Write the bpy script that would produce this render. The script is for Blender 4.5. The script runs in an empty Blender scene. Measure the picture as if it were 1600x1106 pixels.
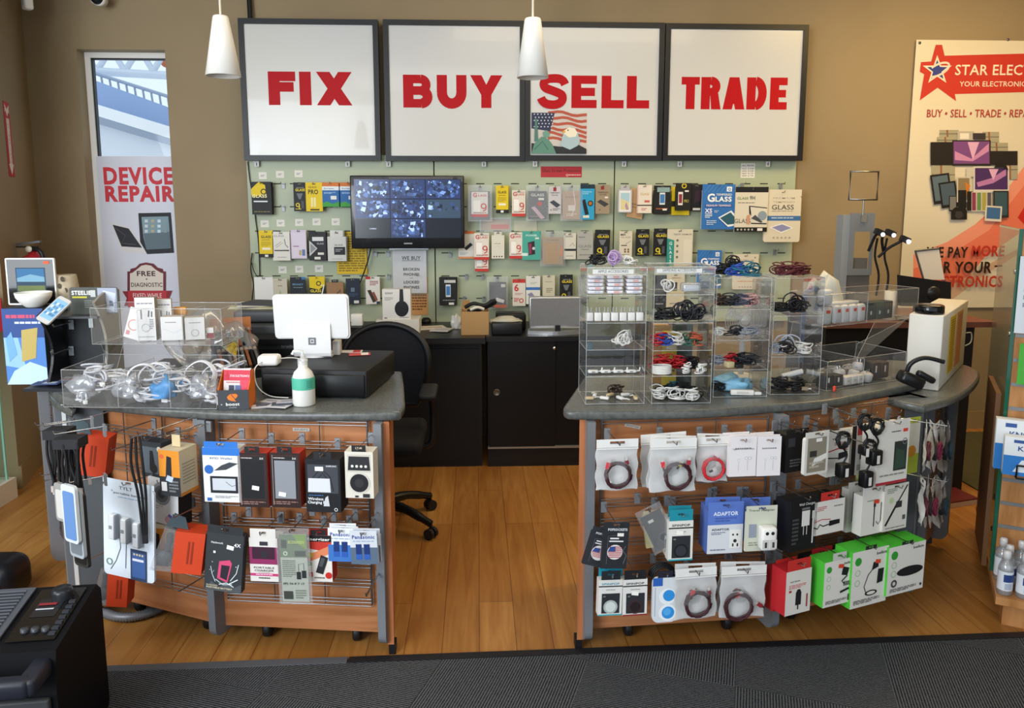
import bpy, bmesh, math, random
from mathutils import Vector as V, Matrix as Mx
random.seed(11)
S = bpy.context.scene
COL = S.collection
pi = math.pi
# ------------------------------------------------------------------ camera model (pixel -> point on a known surface)
F, CX, CY, H = 1200.0, 800.0, 490.0, 1.6
PIT = math.atan(165 / F)
YAW = math.atan(55 / F * math.cos(PIT))
FW = V((math.sin(YAW) * math.cos(PIT), math.cos(YAW) * math.cos(PIT), -math.sin(PIT)))
RT = V((math.cos(YAW), -math.sin(YAW), 0))
UP = RT.cross(FW)
O = V((0, 0, H))
def ray(x, y): return FW + RT * ((x - CX) / F) - UP * ((y - CY) / F)
def atz(x, y, z): r = ray(x, y); return O + r * ((z - H) / r.z)
def atY(x, y, Y): r = ray(x, y); return O + r * (Y / r.y)
def onpl(x, y, p, n): r = ray(x, y); return O + r * ((p - O).dot(n) / r.dot(n))
def mpp(p): return (V(p) - O).dot(FW) / F          # metres per photo pixel at a point

# ------------------------------------------------------------------ materials
MATS = {}
def lin(h):
    h = h.lstrip('#')
    if len(h) == 3: h = ''.join(c * 2 for c in h)
    o = []
    for i in (0, 2, 4):
        c = int(h[i:i + 2], 16) / 255
        o.append(c / 12.92 if c <= .04045 else ((c + .055) / 1.055) ** 2.4)
    return (*o, 1)
def newmat(name):
    m = bpy.data.materials.new(name); m.use_nodes = True
    nt = m.node_tree; b = nt.nodes['Principled BSDF']
    return m, nt, b
def C(h, rough=.55, metal=0, spec=.35, emit=0, coat=0):
    k = (h, rough, metal, spec, emit, coat)
    if k in MATS: return MATS[k]
    m, nt, b = newmat('paint_' + h.lstrip('#'))
    b.inputs['Base Color'].default_value = lin(h); b.inputs['Roughness'].default_value = rough
    b.inputs['Metallic'].default_value = metal; b.inputs['Specular IOR Level'].default_value = spec
    b.inputs['Coat Weight'].default_value = coat
    if emit:
        b.inputs['Emission Color'].default_value = lin(h); b.inputs['Emission Strength'].default_value = emit
    MATS[k] = m
    return m
def mm(x): return C(x) if isinstance(x, str) else x
def node(nt, t, **kw):
    n = nt.nodes.new(t)
    for k, v in kw.items():
        if k in n.inputs: n.inputs[k].default_value = v
        else: setattr(n, k, v)
    return n
def see(name, tint='#ffffff', dens=.06, gloss=.10, rough=.03, col='#ffffff'):
    """clear plastic or glass sheet: mostly see-through, a faint milky body and a mirror film"""
    if name in MATS: return MATS[name]
    m = bpy.data.materials.new(name); m.use_nodes = True; nt = m.node_tree; nt.nodes.clear()
    out = node(nt, 'ShaderNodeOutputMaterial'); tr = node(nt, 'ShaderNodeBsdfTransparent', Color=lin(tint))
    df = node(nt, 'ShaderNodeBsdfDiffuse', Color=lin(col)); gl = node(nt, 'ShaderNodeBsdfGlossy', Roughness=rough)
    m1 = node(nt, 'ShaderNodeMixShader', Fac=dens); m2 = node(nt, 'ShaderNodeMixShader')
    fr = node(nt, 'ShaderNodeLayerWeight', Blend=.25); mu = node(nt, 'ShaderNodeMath', operation='MULTIPLY_ADD')
    mu.inputs[1].default_value = .5; mu.inputs[2].default_value = gloss * .4
    L = nt.links.new
    L(tr.outputs[0], m1.inputs[1]); L(df.outputs[0], m1.inputs[2]); L(fr.outputs['Fresnel'], mu.inputs[0])
    L(mu.outputs[0], m2.inputs[0]); L(m1.outputs[0], m2.inputs[1]); L(gl.outputs[0], m2.inputs[2]); L(m2.outputs[0], out.inputs[0])
    MATS[name] = m
    return m
def noisy(name, stops, scale=(8, 8, 8), rough=.5, detail=4, bump=0, spec=.3, metal=0, coat=0, lo=.35, hi=.65):
    """colour ramp over noise in object space"""
    if name in MATS: return MATS[name]
    m, nt, b = newmat(name); L = nt.links.new
    tc = node(nt, 'ShaderNodeTexCoord'); mp = node(nt, 'ShaderNodeMapping'); mp.inputs['Scale'].default_value = scale
    nz = node(nt, 'ShaderNodeTexNoise', Scale=1.0, Detail=detail); cr = node(nt, 'ShaderNodeValToRGB')
    L(tc.outputs['Object'], mp.inputs[0]); L(mp.outputs[0], nz.inputs['Vector']); L(nz.outputs[0], cr.inputs[0]); L(cr.outputs[0], b.inputs['Base Color'])
    n = len(stops); e = cr.color_ramp.elements
    while len(e) < n: e.new(.5)
    for i, s in enumerate(stops): e[i].position = lo + (hi - lo) * i / (n - 1); e[i].color = lin(s)
    b.inputs['Roughness'].default_value = rough; b.inputs['Specular IOR Level'].default_value = spec; b.inputs['Metallic'].default_value = metal; b.inputs['Coat Weight'].default_value = coat
    if bump:
        bp = node(nt, 'ShaderNodeBump', Strength=bump, Distance=.01); L(nz.outputs[0], bp.inputs['Height']); L(bp.outputs[0], b.inputs['Normal'])
    MATS[name] = m
    return m

CHROME = C('#c9ccd0', .22, 1); STEEL = C('#9a9da1', .35, 1); DSTEEL = C('#6d7075', .4, .8)
BLK = C('#101113', .45); BLKG = C('#0b0c0e', .2, coat=.3); WHT = C('#eceae4', .5); PAPER = C('#e6e3d9', .7, spec=.1)
ACRYL = see('clear_acrylic_sheet', dens=.035, gloss=.12); ACRE = see('acrylic_cut_edge', dens=.42, gloss=.25, col='#dfe6e6')
BAG = see('thin_polythene_bag', dens=.07, gloss=.14, rough=.2); BLIST = see('clear_blister_plastic', dens=.10, gloss=.25, rough=.08)
FOIL = see('frosted_zip_bag', dens=.92, gloss=.16, rough=.25, col='#f0efec')
GREENEDGE = C('#1d5a46', .15, coat=.5)

# ------------------------------------------------------------------ text
TX = {}
def tmesh(s, bold):
    k = (s, bold)
    if k not in TX:
        c = bpy.data.curves.new('t', 'FONT'); c.body = s; c.offset = bold; c.resolution_u = 2 if len(s) > 8 else 3
        c.space_character = 1 + bold * 3.4
        o = bpy.data.objects.new('t', c); m = bpy.data.meshes.new_from_object(o)
        vs = [(v.co.x, v.co.y) for v in m.vertices]; fs = [tuple(p.vertices) for p in m.polygons]
        bpy.data.objects.remove(o); bpy.data.curves.remove(c); bpy.data.meshes.remove(m)
        if vs:
            x0 = min(v[0] for v in vs); x1 = max(v[0] for v in vs)
            vs = [((x - x0) / .7, y / .7) for x, y in vs]; TX[k] = (vs, fs, (x1 - x0) / .7)
        else: TX[k] = ([], [], 1)
    return TX[k]

# ------------------------------------------------------------------ mesh builder
class MB:
    def __init__(s): s.v = []; s.f = []; s.mi = []; s.sm = []; s.ms = []; s.X = Mx()
    def add(s, vs, fs, m, smooth=False):
        m = mm(m)
        if m not in s.ms: s.ms.append(m)
        i = s.ms.index(m); b = len(s.v)
        s.v += [s.X @ V(v) for v in vs]
        for f in fs: s.f.append(tuple(b + k for k in f)); s.mi.append(i); s.sm.append(smooth)
        return s
    def box(s, c, z, m, R=None):
        hx, hy, hz = z[0] / 2, z[1] / 2, z[2] / 2
        vs = [V((x, y, w)) for x in (-hx, hx) for y in (-hy, hy) for w in (-hz, hz)]
        if R: vs = [R @ v for v in vs]
        c = V(c)
        return s.add([v + c for v in vs], [(0, 1, 3, 2), (4, 6, 7, 5), (0, 4, 5, 1), (2, 3, 7, 6), (0, 2, 6, 4), (1, 5, 7, 3)], m)
    def bx(s, a, b, m): return s.box([(a[i] + b[i]) / 2 for i in range(3)], [abs(b[i] - a[i]) for i in range(3)], m)
    def rbox(s, c, z, m, r=.005, seg=2, R=None, smooth=True):
        bm = bmesh.new(); bmesh.ops.create_cube(bm, size=1)
        for v in bm.verts: v.co = V((v.co.x * z[0], v.co.y * z[1], v.co.z * z[2]))
        bmesh.ops.bevel(bm, geom=bm.edges[:], offset=min(r, min(z) * .48), segments=seg, affect='EDGES', profile=.5)
        bm.verts.index_update(); c = V(c)
        s.add([(R @ v.co if R else v.co) + c for v in bm.verts], [tuple(v.index for v in f.verts) for f in bm.faces], m, smooth); bm.free()
        return s
    def prism(s, pts, a, b, m, ax='y', side=None, smooth=False):
        """2-D outline swept from a to b along ax: ax y -> points are (x,z), z -> (x,y), x -> (y,z)"""
        n = len(pts)
        P = {'y': lambda p, t: (p[0], t, p[1]), 'z': lambda p, t: (p[0], p[1], t), 'x': lambda p, t: (t, p[0], p[1])}[ax]
        vs = [P(p, a) for p in pts] + [P(p, b) for p in pts]
        s.add(vs, [tuple(range(n)), tuple(range(2 * n - 1, n - 1, -1))], m)
        return s.add(vs, [(i, (i + 1) % n, n + (i + 1) % n, n + i) for i in range(n)], side or m, smooth)
    def quad(s, p, m): return s.add(p, [tuple(range(len(p)))], m)
    def tube(s, path, r, m, n=6, close=False, caps=True):
        P = [V(p) for p in path]; k = len(P); vs = []; rr = r if isinstance(r, (list, tuple)) else [r] * k
        up = None
        for i, p in enumerate(P):
            if close: t = P[(i + 1) % k] - P[i - 1]
            else: t = P[min(i + 1, k - 1)] - P[max(i - 1, 0)]
            if t.length < 1e-9: t = V((0, 0, 1))
            t.normalize()
            if up is None: up = V((0, 0, 1)) if abs(t.z) < .9 else V((1, 0, 0))
            a = t.cross(up)
            if a.length < 1e-6: a = t.orthogonal()
            a.normalize(); b = a.cross(t); up = b
            vs += [p + (a * math.cos(2 * pi * j / n) + b * math.sin(2 * pi * j / n)) * rr[i] for j in range(n)]
        fs = [(i * n + j, i * n + (j + 1) % n, ((i + 1) % k) * n + (j + 1) % n, ((i + 1) % k) * n + j) for i in range(k if close else k - 1) for j in range(n)]
        s.add(vs, fs, m, True)
        if caps and not close: s.add(vs, [tuple(range(n - 1, -1, -1)), tuple(range((k - 1) * n, k * n))], m)
        return s
    def lathe(s, prof, c, m, n=20, ax='z', a0=0, a1=2 * pi):
        c = V(c); full = abs(a1 - a0 - 2 * pi) < 1e-6; k = n if full else n + 1; vs = []
        for r, z in prof:
            for j in range(k):
                a = a0 + (a1 - a0) * j / n; x, y = r * math.cos(a), r * math.sin(a)
                vs.append(c + (V((x, y, z)) if ax == 'z' else V((x, z, y)) if ax == 'y' else V((z, x, y))))
        fs = [(i * k + j, i * k + (j + 1) % k, (i + 1) * k + (j + 1) % k, (i + 1) * k + j) for i in range(len(prof) - 1) for j in range(n)]
        return s.add(vs, fs, m, True)
    def disc(s, c, r, m, n=20, nrm='y', ry=None):
        ry = ry or r; c = V(c)
        vs = [c + (V((r * math.cos(2 * pi * i / n), 0, ry * math.sin(2 * pi * i / n))) if nrm == 'y' else V((r * math.cos(2 * pi * i / n), ry * math.sin(2 * pi * i / n), 0))) for i in range(n)]
        return s.add(vs, [tuple(range(n))], m)
    def text(s, t, x, z, h, m, y=0, w=None, al='c', bold=.0):
        """lettering on the plane y, facing -y; x is the anchor, z the baseline, h the cap height, w an exact width"""
        vs, fs, W = tmesh(t, bold)
        k = (w / W) if w else h
        ww = W * k; x0 = x - ww / 2 if al == 'c' else x - ww if al == 'r' else x
        return s.add([(x0 + a * k, y, z + b * h) for a, b in vs], [f for f in fs], m)
    def sheet(s, x0, z0, x1, z1, m, y=0): return s.quad([(x0, y, z0), (x1, y, z0), (x1, y, z1), (x0, y, z1)], m)
    def draw(s, D, x0, z0, w, h, y):
        """flat print: every op lies a hair in front of the last"""
        e = 0
        for d in D:
            e += .00022; o = d[0]; yy = y - e
            X = lambda a: x0 + a * w
            Z = lambda a: z0 + a * h
            if o == 'r': s.sheet(X(d[1]), Z(d[2]), X(d[3]), Z(d[4]), d[5], yy)
            elif o == 't': s.text(d[1], X(d[2]), Z(d[3]), d[4] * h, d[5], yy, (d[6] * w) if len(d) > 6 and d[6] else None, d[8] if len(d) > 8 else 'c', d[7] if len(d) > 7 else .012)
            elif o == 'c': s.disc((X(d[1]), yy, Z(d[2])), d[3] * w, d[4], 18, ry=(d[5] * w if len(d) > 5 else None))
            elif o == 'o':
                n = 22; ri, ro = (d[3] - d[4]) * w, d[3] * w
                vs = [(X(d[1]) + r * math.cos(2 * pi * i / n), yy, Z(d[2]) + r * math.sin(2 * pi * i / n)) for i in range(n) for r in (ri, ro)]
                s.add(vs, [(2 * i, 2 * i + 1, (2 * i + 3) % (2 * n), (2 * i + 2) % (2 * n)) for i in range(n)], d[5])
            elif o == 'p': s.quad([(X(a), yy, Z(b)) for a, b in d[1]], d[2])
            elif o == 'L':
                x_0, z_0, x_1, z_1, n, c = d[1:7]; st = (z_1 - z_0) / n; rnd = random.Random(int(x_0 * 997 + z_0 * 7919 + n))
                for i in range(n):
                    x = x_0; zt = z_1 - i * st
                    end = x_1 if i < n - 1 or n == 1 else x_0 + (x_1 - x_0) * .7
                    while x < end:
                        l = min((x_1 - x_0) * rnd.uniform(.08, .26), end - x)
                        s.sheet(X(x), Z(zt - st * .55), X(x + l), Z(zt), c, yy); x += l + (x_1 - x_0) * .03
            elif o == 's':
                pts = [V((X(a), yy, Z(b))) for a, b in d[1]]; hw = d[2] * w / 2; L_ = []
                for i, p in enumerate(pts):
                    t = (pts[min(i + 1, len(pts) - 1)] - pts[max(i - 1, 0)]).normalized(); nn = V((-t.z, 0, t.x)) * hw; L_ += [p + nn, p - nn]
                s.add(L_, [(2 * i, 2 * i + 1, 2 * i + 3, 2 * i + 2) for i in range(len(pts) - 1)], d[3])
        return s
    def obj(s, name, parent=None, loc=None, rot=None, label=None, cat=None, group=None, kind=None, local=False, smooth_all=False):
        """links everything gathered as ONE mesh object; a top-level mesh gets its origin at its base"""
        vs = s.v
        if parent is None and loc is None and not local:
            lo = V([min(v[i] for v in vs) for i in range(3)]); hi = V([max(v[i] for v in vs) for i in range(3)])
            loc = V(((lo.x + hi.x) / 2, (lo.y + hi.y) / 2, lo.z)); vs = [v - loc for v in vs]
        me = bpy.data.meshes.new(name); me.from_pydata([tuple(v) for v in vs], [], s.f)
        for m in s.ms: me.materials.append(m)
        me.polygons.foreach_set('material_index', s.mi); me.polygons.foreach_set('use_smooth', s.sm); me.update()
        o = bpy.data.objects.new(name, me); COL.objects.link(o)
        if parent:
            o.parent = parent
            if not local: o.matrix_parent_inverse = PINV.get(parent.name, Mx())
        if loc is not None: o.location = loc
        if rot is not None: o.rotation_euler = rot
        if label: o['label'] = label
        if cat: o['category'] = cat
        if group: o['group'] = group
        if kind: o['kind'] = kind
        PINV[o.name] = Mx.LocRotScale(o.location, o.rotation_euler, None).inverted() if parent is None else Mx()
        return o
PINV = {}
def thing(name, label, cat, loc, rot=(0, 0, 0), group=None):
    o = bpy.data.objects.new(name, None); COL.objects.link(o); o.empty_display_size = .05
    o.location = loc; o.rotation_euler = rot; o['label'] = label; o['category'] = cat
    if group: o['group'] = group
    PINV[o.name] = Mx.LocRotScale(V(loc), o.rotation_euler, None).inverted()
    return o
def dup(root, loc, rot=None, label=None):
    r = root.copy(); COL.objects.link(r); r.location = loc
    if rot is not None: r.rotation_euler = rot
    if label: r['label'] = label
    for ch in list(root.children):
        c = ch.copy(); COL.objects.link(c); c.parent = r
        for g in list(ch.children): d = g.copy(); COL.objects.link(d); d.parent = c
    return r
def rz(a): return Mx.Rotation(a, 4, 'Z')
def arc(cx, cy, r, a0, a1, n): return [(cx + r * math.cos(a0 + (a1 - a0) * i / n), cy + r * math.sin(a0 + (a1 - a0) * i / n)) for i in range(n + 1)]
def rrect(x0, y0, x1, y1, r, n=4):
    return arc(x1 - r, y1 - r, r, 0, pi / 2, n) + arc(x0 + r, y1 - r, r, pi / 2, pi, n) + arc(x0 + r, y0 + r, r, pi, 1.5 * pi, n) + arc(x1 - r, y0 + r, r, 1.5 * pi, 2 * pi, n)
def smoothpath(P, n=6):
    P = [V(p) for p in P]; out = []
    for i in range(len(P) - 1):
        a, b, c, d = P[max(i - 1, 0)], P[i], P[i + 1], P[min(i + 2, len(P) - 1)]
        for k in range(n):
            t = k / n; out.append(.5 * ((2 * b) + (c - a) * t + (2 * a - 5 * b + 4 * c - d) * t * t + (3 * b - a - 3 * c + d) * t ** 3))
    return out + [P[-1]]

# ------------------------------------------------------------------ camera and light
cd = bpy.data.cameras.new('camera'); cam = bpy.data.objects.new('camera', cd); COL.objects.link(cam)
cd.sensor_width = 36; cd.lens = 36 * F / 1600; cd.shift_y = (CY - 553) / 1600; cd.clip_start = .05
cam.location = O; cam.rotation_euler = (pi / 2 - PIT, 0, -YAW); S.camera = cam
S.cycles.transparent_max_bounces = 40; S.cycles.max_bounces = 7; S.cycles.caustics_reflective = False; S.cycles.caustics_refractive = False
S.cycles.sample_clamp_indirect = 4
S.view_settings.view_transform = 'Standard'; S.view_settings.look = 'None'
# ------------------------------------------------------------------ room shell
YW = 5.31                                            # back wall
def wallmat():
    return noisy('tan_wall_paint', ['#8b7a5e', '#938163', '#978567'], (1.2, 1.2, 1.2), .6, 3, spec=.25)
def woodfloor():
    m, nt, b = newmat('honey_floor_boards'); L = nt.links.new
    tc = node(nt, 'ShaderNodeTexCoord'); mp = node(nt, 'ShaderNodeMapping'); mp.inputs['Rotation'].default_value = (0, 0, pi / 2)
    br = node(nt, 'ShaderNodeTexBrick', Scale=1.0); br.offset = .37; br.offset_frequency = 3
    for k, v in {'Color1': lin('#c08d4c'), 'Color2': lin('#aa783b'), 'Mortar': lin('#6b441f'), 'Mortar Size': .0012, 'Brick Width': 1.25, 'Row Height': .137, 'Bias': -.1}.items(): br.inputs[k].default_value = v
    m2 = node(nt, 'ShaderNodeMapping'); m2.inputs['Scale'].default_value = (16, 1.3, 1)
    nz = node(nt, 'ShaderNodeTexNoise', Scale=1.6, Detail=7); nz.inputs['Distortion'].default_value = 1.2
    cr = node(nt, 'ShaderNodeValToRGB'); e = cr.color_ramp.elements; e[0].position = .3; e[0].color = lin('#b98d5a'); e[1].position = .72; e[1].color = lin('#ffffff')
    mx = node(nt, 'ShaderNodeMix', data_type='RGBA', blend_type='MULTIPLY'); mx.inputs[0].default_value = .55
    n3 = node(nt, 'ShaderNodeTexNoise', Scale=.9, Detail=2); m3 = node(nt, 'ShaderNodeMix', data_type='RGBA', blend_type='MULTIPLY')
    c3 = node(nt, 'ShaderNodeValToRGB'); f = c3.color_ramp.elements; f[0].position = .4; f[0].color = lin('#d9c9b4'); f[1].position = .6; f[1].color = lin('#ffffff'); m3.inputs[0].default_value = .6
    L(tc.outputs['Object'], mp.inputs[0]); L(mp.outputs[0], br.inputs[0]); L(tc.outputs['Object'], m2.inputs[0]); L(m2.outputs[0], nz.inputs['Vector']); L(nz.outputs[0], cr.inputs[0])
    L(br.outputs[0], mx.inputs[6]); L(cr.outputs[0], mx.inputs[7]); L(tc.outputs['Object'], n3.inputs['Vector']); L(n3.outputs[0], c3.inputs[0])
    L(mx.outputs[2], m3.inputs[6]); L(c3.outputs[0], m3.inputs[7]); L(m3.outputs[2], b.inputs['Base Color'])
    b.inputs['Roughness'].default_value = .32; b.inputs['Specular IOR Level'].default_value = .4
    bp = node(nt, 'ShaderNodeBump', Strength=.06, Distance=.004); L(nz.outputs[0], bp.inputs['Height']); L(bp.outputs[0], b.inputs['Normal'])
    return m
def carpetmat(name, a, c):
    m, nt, b = newmat(name); L = nt.links.new
    tc = node(nt, 'ShaderNodeTexCoord'); ck = node(nt, 'ShaderNodeTexChecker', Scale=2.0)
    mp = node(nt, 'ShaderNodeMapping'); mp.inputs['Rotation'].default_value = (0, 0, .35)
    w1 = node(nt, 'ShaderNodeTexWave', Scale=34.0, Distortion=1.5); w2 = node(nt, 'ShaderNodeTexWave', Scale=34.0, Distortion=1.5, bands_direction='Y')
    for w in (w1, w2): w.inputs['Detail Scale'].default_value = 14; w.inputs['Detail'].default_value = 2
    mx = node(nt, 'ShaderNodeMix', data_type='RGBA'); nz = node(nt, 'ShaderNodeTexNoise', Scale=160.0, Detail=2)
    ad = node(nt, 'ShaderNodeMix', data_type='RGBA'); ad.inputs[0].default_value = .5; cr = node(nt, 'ShaderNodeValToRGB')
    e = cr.color_ramp.elements; e[0].position = .28; e[0].color = lin(a); e[1].position = .72; e[1].color = lin(c)
    L(tc.outputs['Object'], mp.inputs[0]); L(mp.outputs[0], ck.inputs[0]); L(mp.outputs[0], w1.inputs[0]); L(mp.outputs[0], w2.inputs[0]); L(tc.outputs['Object'], nz.inputs['Vector'])
    L(ck.outputs['Fac'], mx.inputs[0]); L(w1.outputs[0], mx.inputs[6]); L(w2.outputs[0], mx.inputs[7]); L(mx.outputs[2], ad.inputs[6]); L(nz.outputs[0], ad.inputs[7])
    L(ad.outputs[2], cr.inputs[0]); L(cr.outputs[0], b.inputs['Base Color']); b.inputs['Roughness'].default_value = .95; b.inputs['Specular IOR Level'].default_value = .1
    bp = node(nt, 'ShaderNodeBump', Strength=.5, Distance=.004); L(ad.outputs[2], bp.inputs['Height']); L(bp.outputs[0], b.inputs['Normal'])
    return m
WALL = wallmat(); X0, X1, YF, ZC = -3.4, 4.3, -1.6, 3.25
MB().bx((X0, YF, -.05), (X1, YW, 0), woodfloor()).obj('floor', loc=(0, 0, 0), kind='structure')
def ce(x): return 2.532 + (x + 1.286) * .0195                                     # front edge of the carpet
MB().prism([(X0, YF), (X1, YF), (X1, ce(X1)), (X0, ce(X0))], .0005, .008, carpetmat('charcoal_carpet_tile', '#1f2022', '#5d5e60'), 'z').obj('carpet', loc=(0, 0, 0), kind='structure', label='charcoal carpet tiles in front of the counters')
e = MB()
for a, c, mt in ((X0, -.47, C('#55575b', .5)), (-.465, X1, C('#1b1b1e', .5))):
    e.prism([(a, ce(a) - .005), (c, ce(c) - .005), (c, ce(c) + .03), (a, ce(a) + .03)], .0005, .011, mt, 'z')
e.obj('trim_1', loc=(0, 0, 0), kind='structure', label='rubber strip along the edge of the carpet')
p = [atz(x, y, 0) for x, y in ((1481, 740), (1600, 808))]
MB().prism([(p[0].x, p[0].y), (p[1].x, p[1].y), (4.2, 3.9), (4.2, 5.2), (2.6, 5.2)], .0005, .007, carpetmat('greenish_carpet', '#3b3a2e', '#67654f'), 'z').obj('carpet_2', loc=(0, 0, 0), kind='structure')
wx0, wx1, wz0, wz1 = -2.598, -2.033, .25, 2.625
b = MB(); T = .2
b.bx((X0, YW, 0), (wx0, YW + T, ZC), WALL).bx((wx1, YW, 0), (X1, YW + T, ZC), WALL).bx((wx0, YW, 0), (wx1, YW + T, wz0), WALL).bx((wx0, YW, wz1), (wx1, YW + T, ZC), WALL)
b.obj('wall_back', loc=(0, 0, 0), kind='structure')
lw = [(-2.925, YW), (-2.63, 4.36), (X0, 4.36)]
b = MB().prism([lw[0], lw[1], (X0, 4.36), (X0, YW)], 0, ZC, WALL, 'z'); b.obj('wall_left', loc=(0, 0, 0), kind='structure')
MB().bx((X0 - .1, YF, 0), (X0, 4.36, ZC), WALL).obj('wall_side', loc=(0, 0, 0), kind='structure')
MB().bx((X1, YF, 0), (X1 + .1, YW, ZC), WALL).obj('wall_right', loc=(0, 0, 0), kind='structure')
MB().bx((X0, YF, ZC), (X1, YW + T, ZC + .1), C('#d8d2c4', .8)).obj('ceiling', loc=(0, 0, 0), kind='structure')
BASE = C('#8f7c5a', .5)
d = V((lw[1][0] - lw[0][0], lw[1][1] - lw[0][1])).normalized(); n_ = V((-d.y, d.x)) * -1
n_ = V((-d.y, d.x)) if V((-d.y, d.x)).x > 0 else V((d.y, -d.x))
A_ = [V(q) for q in lw[:2]]; A2 = [A_[0] + n_ * .014, A_[1] + n_ * .014]
MB().prism([tuple(A_[0]), tuple(A2[0]), tuple(A2[1]), tuple(A_[1])], 0, .135, BASE, 'z').obj('baseboard_left', loc=(0, 0, 0), kind='structure')
MB().bx((-2.9, YW - .014, 0), (X1, YW, .13), BASE).obj('baseboard_back', loc=(0, 0, 0), kind='structure')
# window: frame and pane set deep in the wall
wn = thing('window_1', 'tall narrow window with a white frame', 'window', ((wx0 + wx1) / 2, YW + .14, wz0)); wn['kind'] = 'structure'
b = MB(); fw = .035; WF = C('#e8e6e0', .4)
for q in (((wx0, wz0), (wx0 + fw, wz1)), ((wx1 - fw, wz0), (wx1, wz1)), ((wx0 + fw, wz1 - fw), (wx1 - fw, wz1)), ((wx0 + fw, wz0), (wx1 - fw, wz0 + fw))):
    b.bx((q[0][0], YW + .10, q[0][1]), (q[1][0], YW + .16, q[1][1]), WF)
b.obj('window_frame', wn)
b = MB(); g = .008
for q in (((wx0 + fw, wz0 + fw), (wx0 + fw + g, wz1 - fw)), ((wx1 - fw - g, wz0 + fw), (wx1 - fw, wz1 - fw)), ((wx0 + fw, wz1 - fw - g), (wx1 - fw, wz1 - fw))):
    b.bx((q[0][0], YW + .115, q[0][1]), (q[1][0], YW + .15, q[1][1]), BLK)
b.obj('gasket', wn)
MB().sheet(wx0 + fw, wz0 + fw, wx1 - fw, wz1 - fw, see('window_glass', '#f4fbff', .01, .05), YW + .135).obj('window_pane', wn)

# outside the window: neighbouring eave and steel roof trusses under an open sky
def outside():
    YO = 8.6; P = lambda x, y, dy=0: atY(x, y, YO + dy)
    t = thing('building_exterior', 'pale eave and white wall of the next building seen through the window', 'building', (-3.8, YO + .2, 0)); t['kind'] = 'structure'
    b = MB()
    def band(a0, a1, h0, h1, m, dy, th=.05):
        q = [P(a0[0], a0[1], dy), P(a1[0], a1[1], dy), P(a1[0], a1[1] + h1, dy), P(a0[0], a0[1] + h0, dy)]
        b.prism([(v.x, v.z) for v in q], YO + dy, YO + dy + th, m, 'y')
    band((100, 175), (330, 236), 400, 340, C('#e9edf3', .6), .1); b.obj('wall', t); b = MB()
    band((100, 148), (330, 218), 17, 18, C('#ffffff', .5), -.3, .3); b.obj('gutter', t); b = MB()
    band((100, 160), (330, 232), 18, 14, C('#a3adbd', .6), .0); b.obj('soffit', t); b = MB()
    band((100, 108), (330, 192), 42, 30, C('#9fb6dd', .6), .3); b.obj('roof', t)
    t2 = thing('roof_truss', 'white steel roof truss outside, seen at the top of the window', 'truss', tuple(P(210, 130, .6))); WS = C('#dfe7f2', .4)
    b = MB(); Q = lambda x, y: tuple(P(x, y, .6))
    b.tube([Q(120, 110), Q(330, 122)], .05, WS, 6); b.obj('bottom_chord', t2); b = MB()
    b.tube([Q(120, 70), Q(330, 92)], .05, C('#c7d3e6'), 6); b.obj('top_chord', t2)
    xs = list(range(130, 330, 22))
    for i, x in enumerate(xs[:-1]):
        MB().tube([Q(x, 111 if i % 2 else 75), Q(x + 22, 75 if i % 2 else 112)], .035, WS, 5).obj('web_member', t2)
    t3 = thing('guard_rail', 'thin railing outside along the sloping roof edge', 'railing', tuple(P(210, 160, .45)))
    R = lambda x, y: tuple(P(x, y, .45)); G = C('#aab6c9', .5)
    MB().tube([R(140, 112), R(330, 172)], .02, G, 5).obj('top_rail', t3)
    b = MB()
    for i in range(14): x = 145 + i * 13; b.tube([R(x, 114 + (x - 140) * .31), R(x + 5, 140 + (x - 140) * .36)], .012, G, 4)
    b.obj('balusters', t3)
    t4 = MB(); q = [P(190, 40, 1.0), P(330, 40, 1.0), P(330, 130, 1.0), P(255, 104, 1.0)]
    t4.prism([(v.x, v.z) for v in q], YO + 1, YO + 1.06, C('#c96a4a', .6), 'y').obj('roof_panel', label='rust red roof panel outside behind the truss', cat='roof')
outside()

# ------------------------------------------------------------------ light
w = bpy.data.worlds.new('daylight'); S.world = w; w.use_nodes = True; nt = w.node_tree
bg = nt.nodes['Background']; bg.inputs[0].default_value = (.80, .90, 1, 1); bg.inputs[1].default_value = 1.15
def area(name, loc, tgt, sx, sy, power, col):
    l = bpy.data.lights.new(name, 'AREA'); l.shape = 'RECTANGLE'; l.size = sx; l.size_y = sy; l.energy = power; l.color = col
    o = bpy.data.objects.new(name, l); COL.objects.link(o); o.location = loc; o.rotation_euler = (V(tgt) - V(loc)).to_track_quat('-Z', 'Y').to_euler()
area('storefront_daylight', (-2.6, -.9, 2.0), (-1.0, 3.6, .6), 2.2, 2.2, 190, (.86, .93, 1))
area('left_floor_fill', (-3.3, 1.7, 1.7), (-1.6, 3.6, 0), 1.6, 1.6, 55, (.86, .93, 1))  # added cool fill brightening the left floor; the side wall has no window
area('ceiling_panel_light', (.9, 3.4, 3.2), (.9, 3.9, 0), 2.2, .8, 34, (1, .83, .55))
area('ceiling_panel_light', (3.1, 3.9, 3.2), (3.1, 4.4, 0), 1.4, .8, 52, (1, .70, .28))
area('ceiling_panel_light', (0, .8, 3.2), (0, 1.6, 0), 3, 1, 44, (1, .96, .90))
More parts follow.
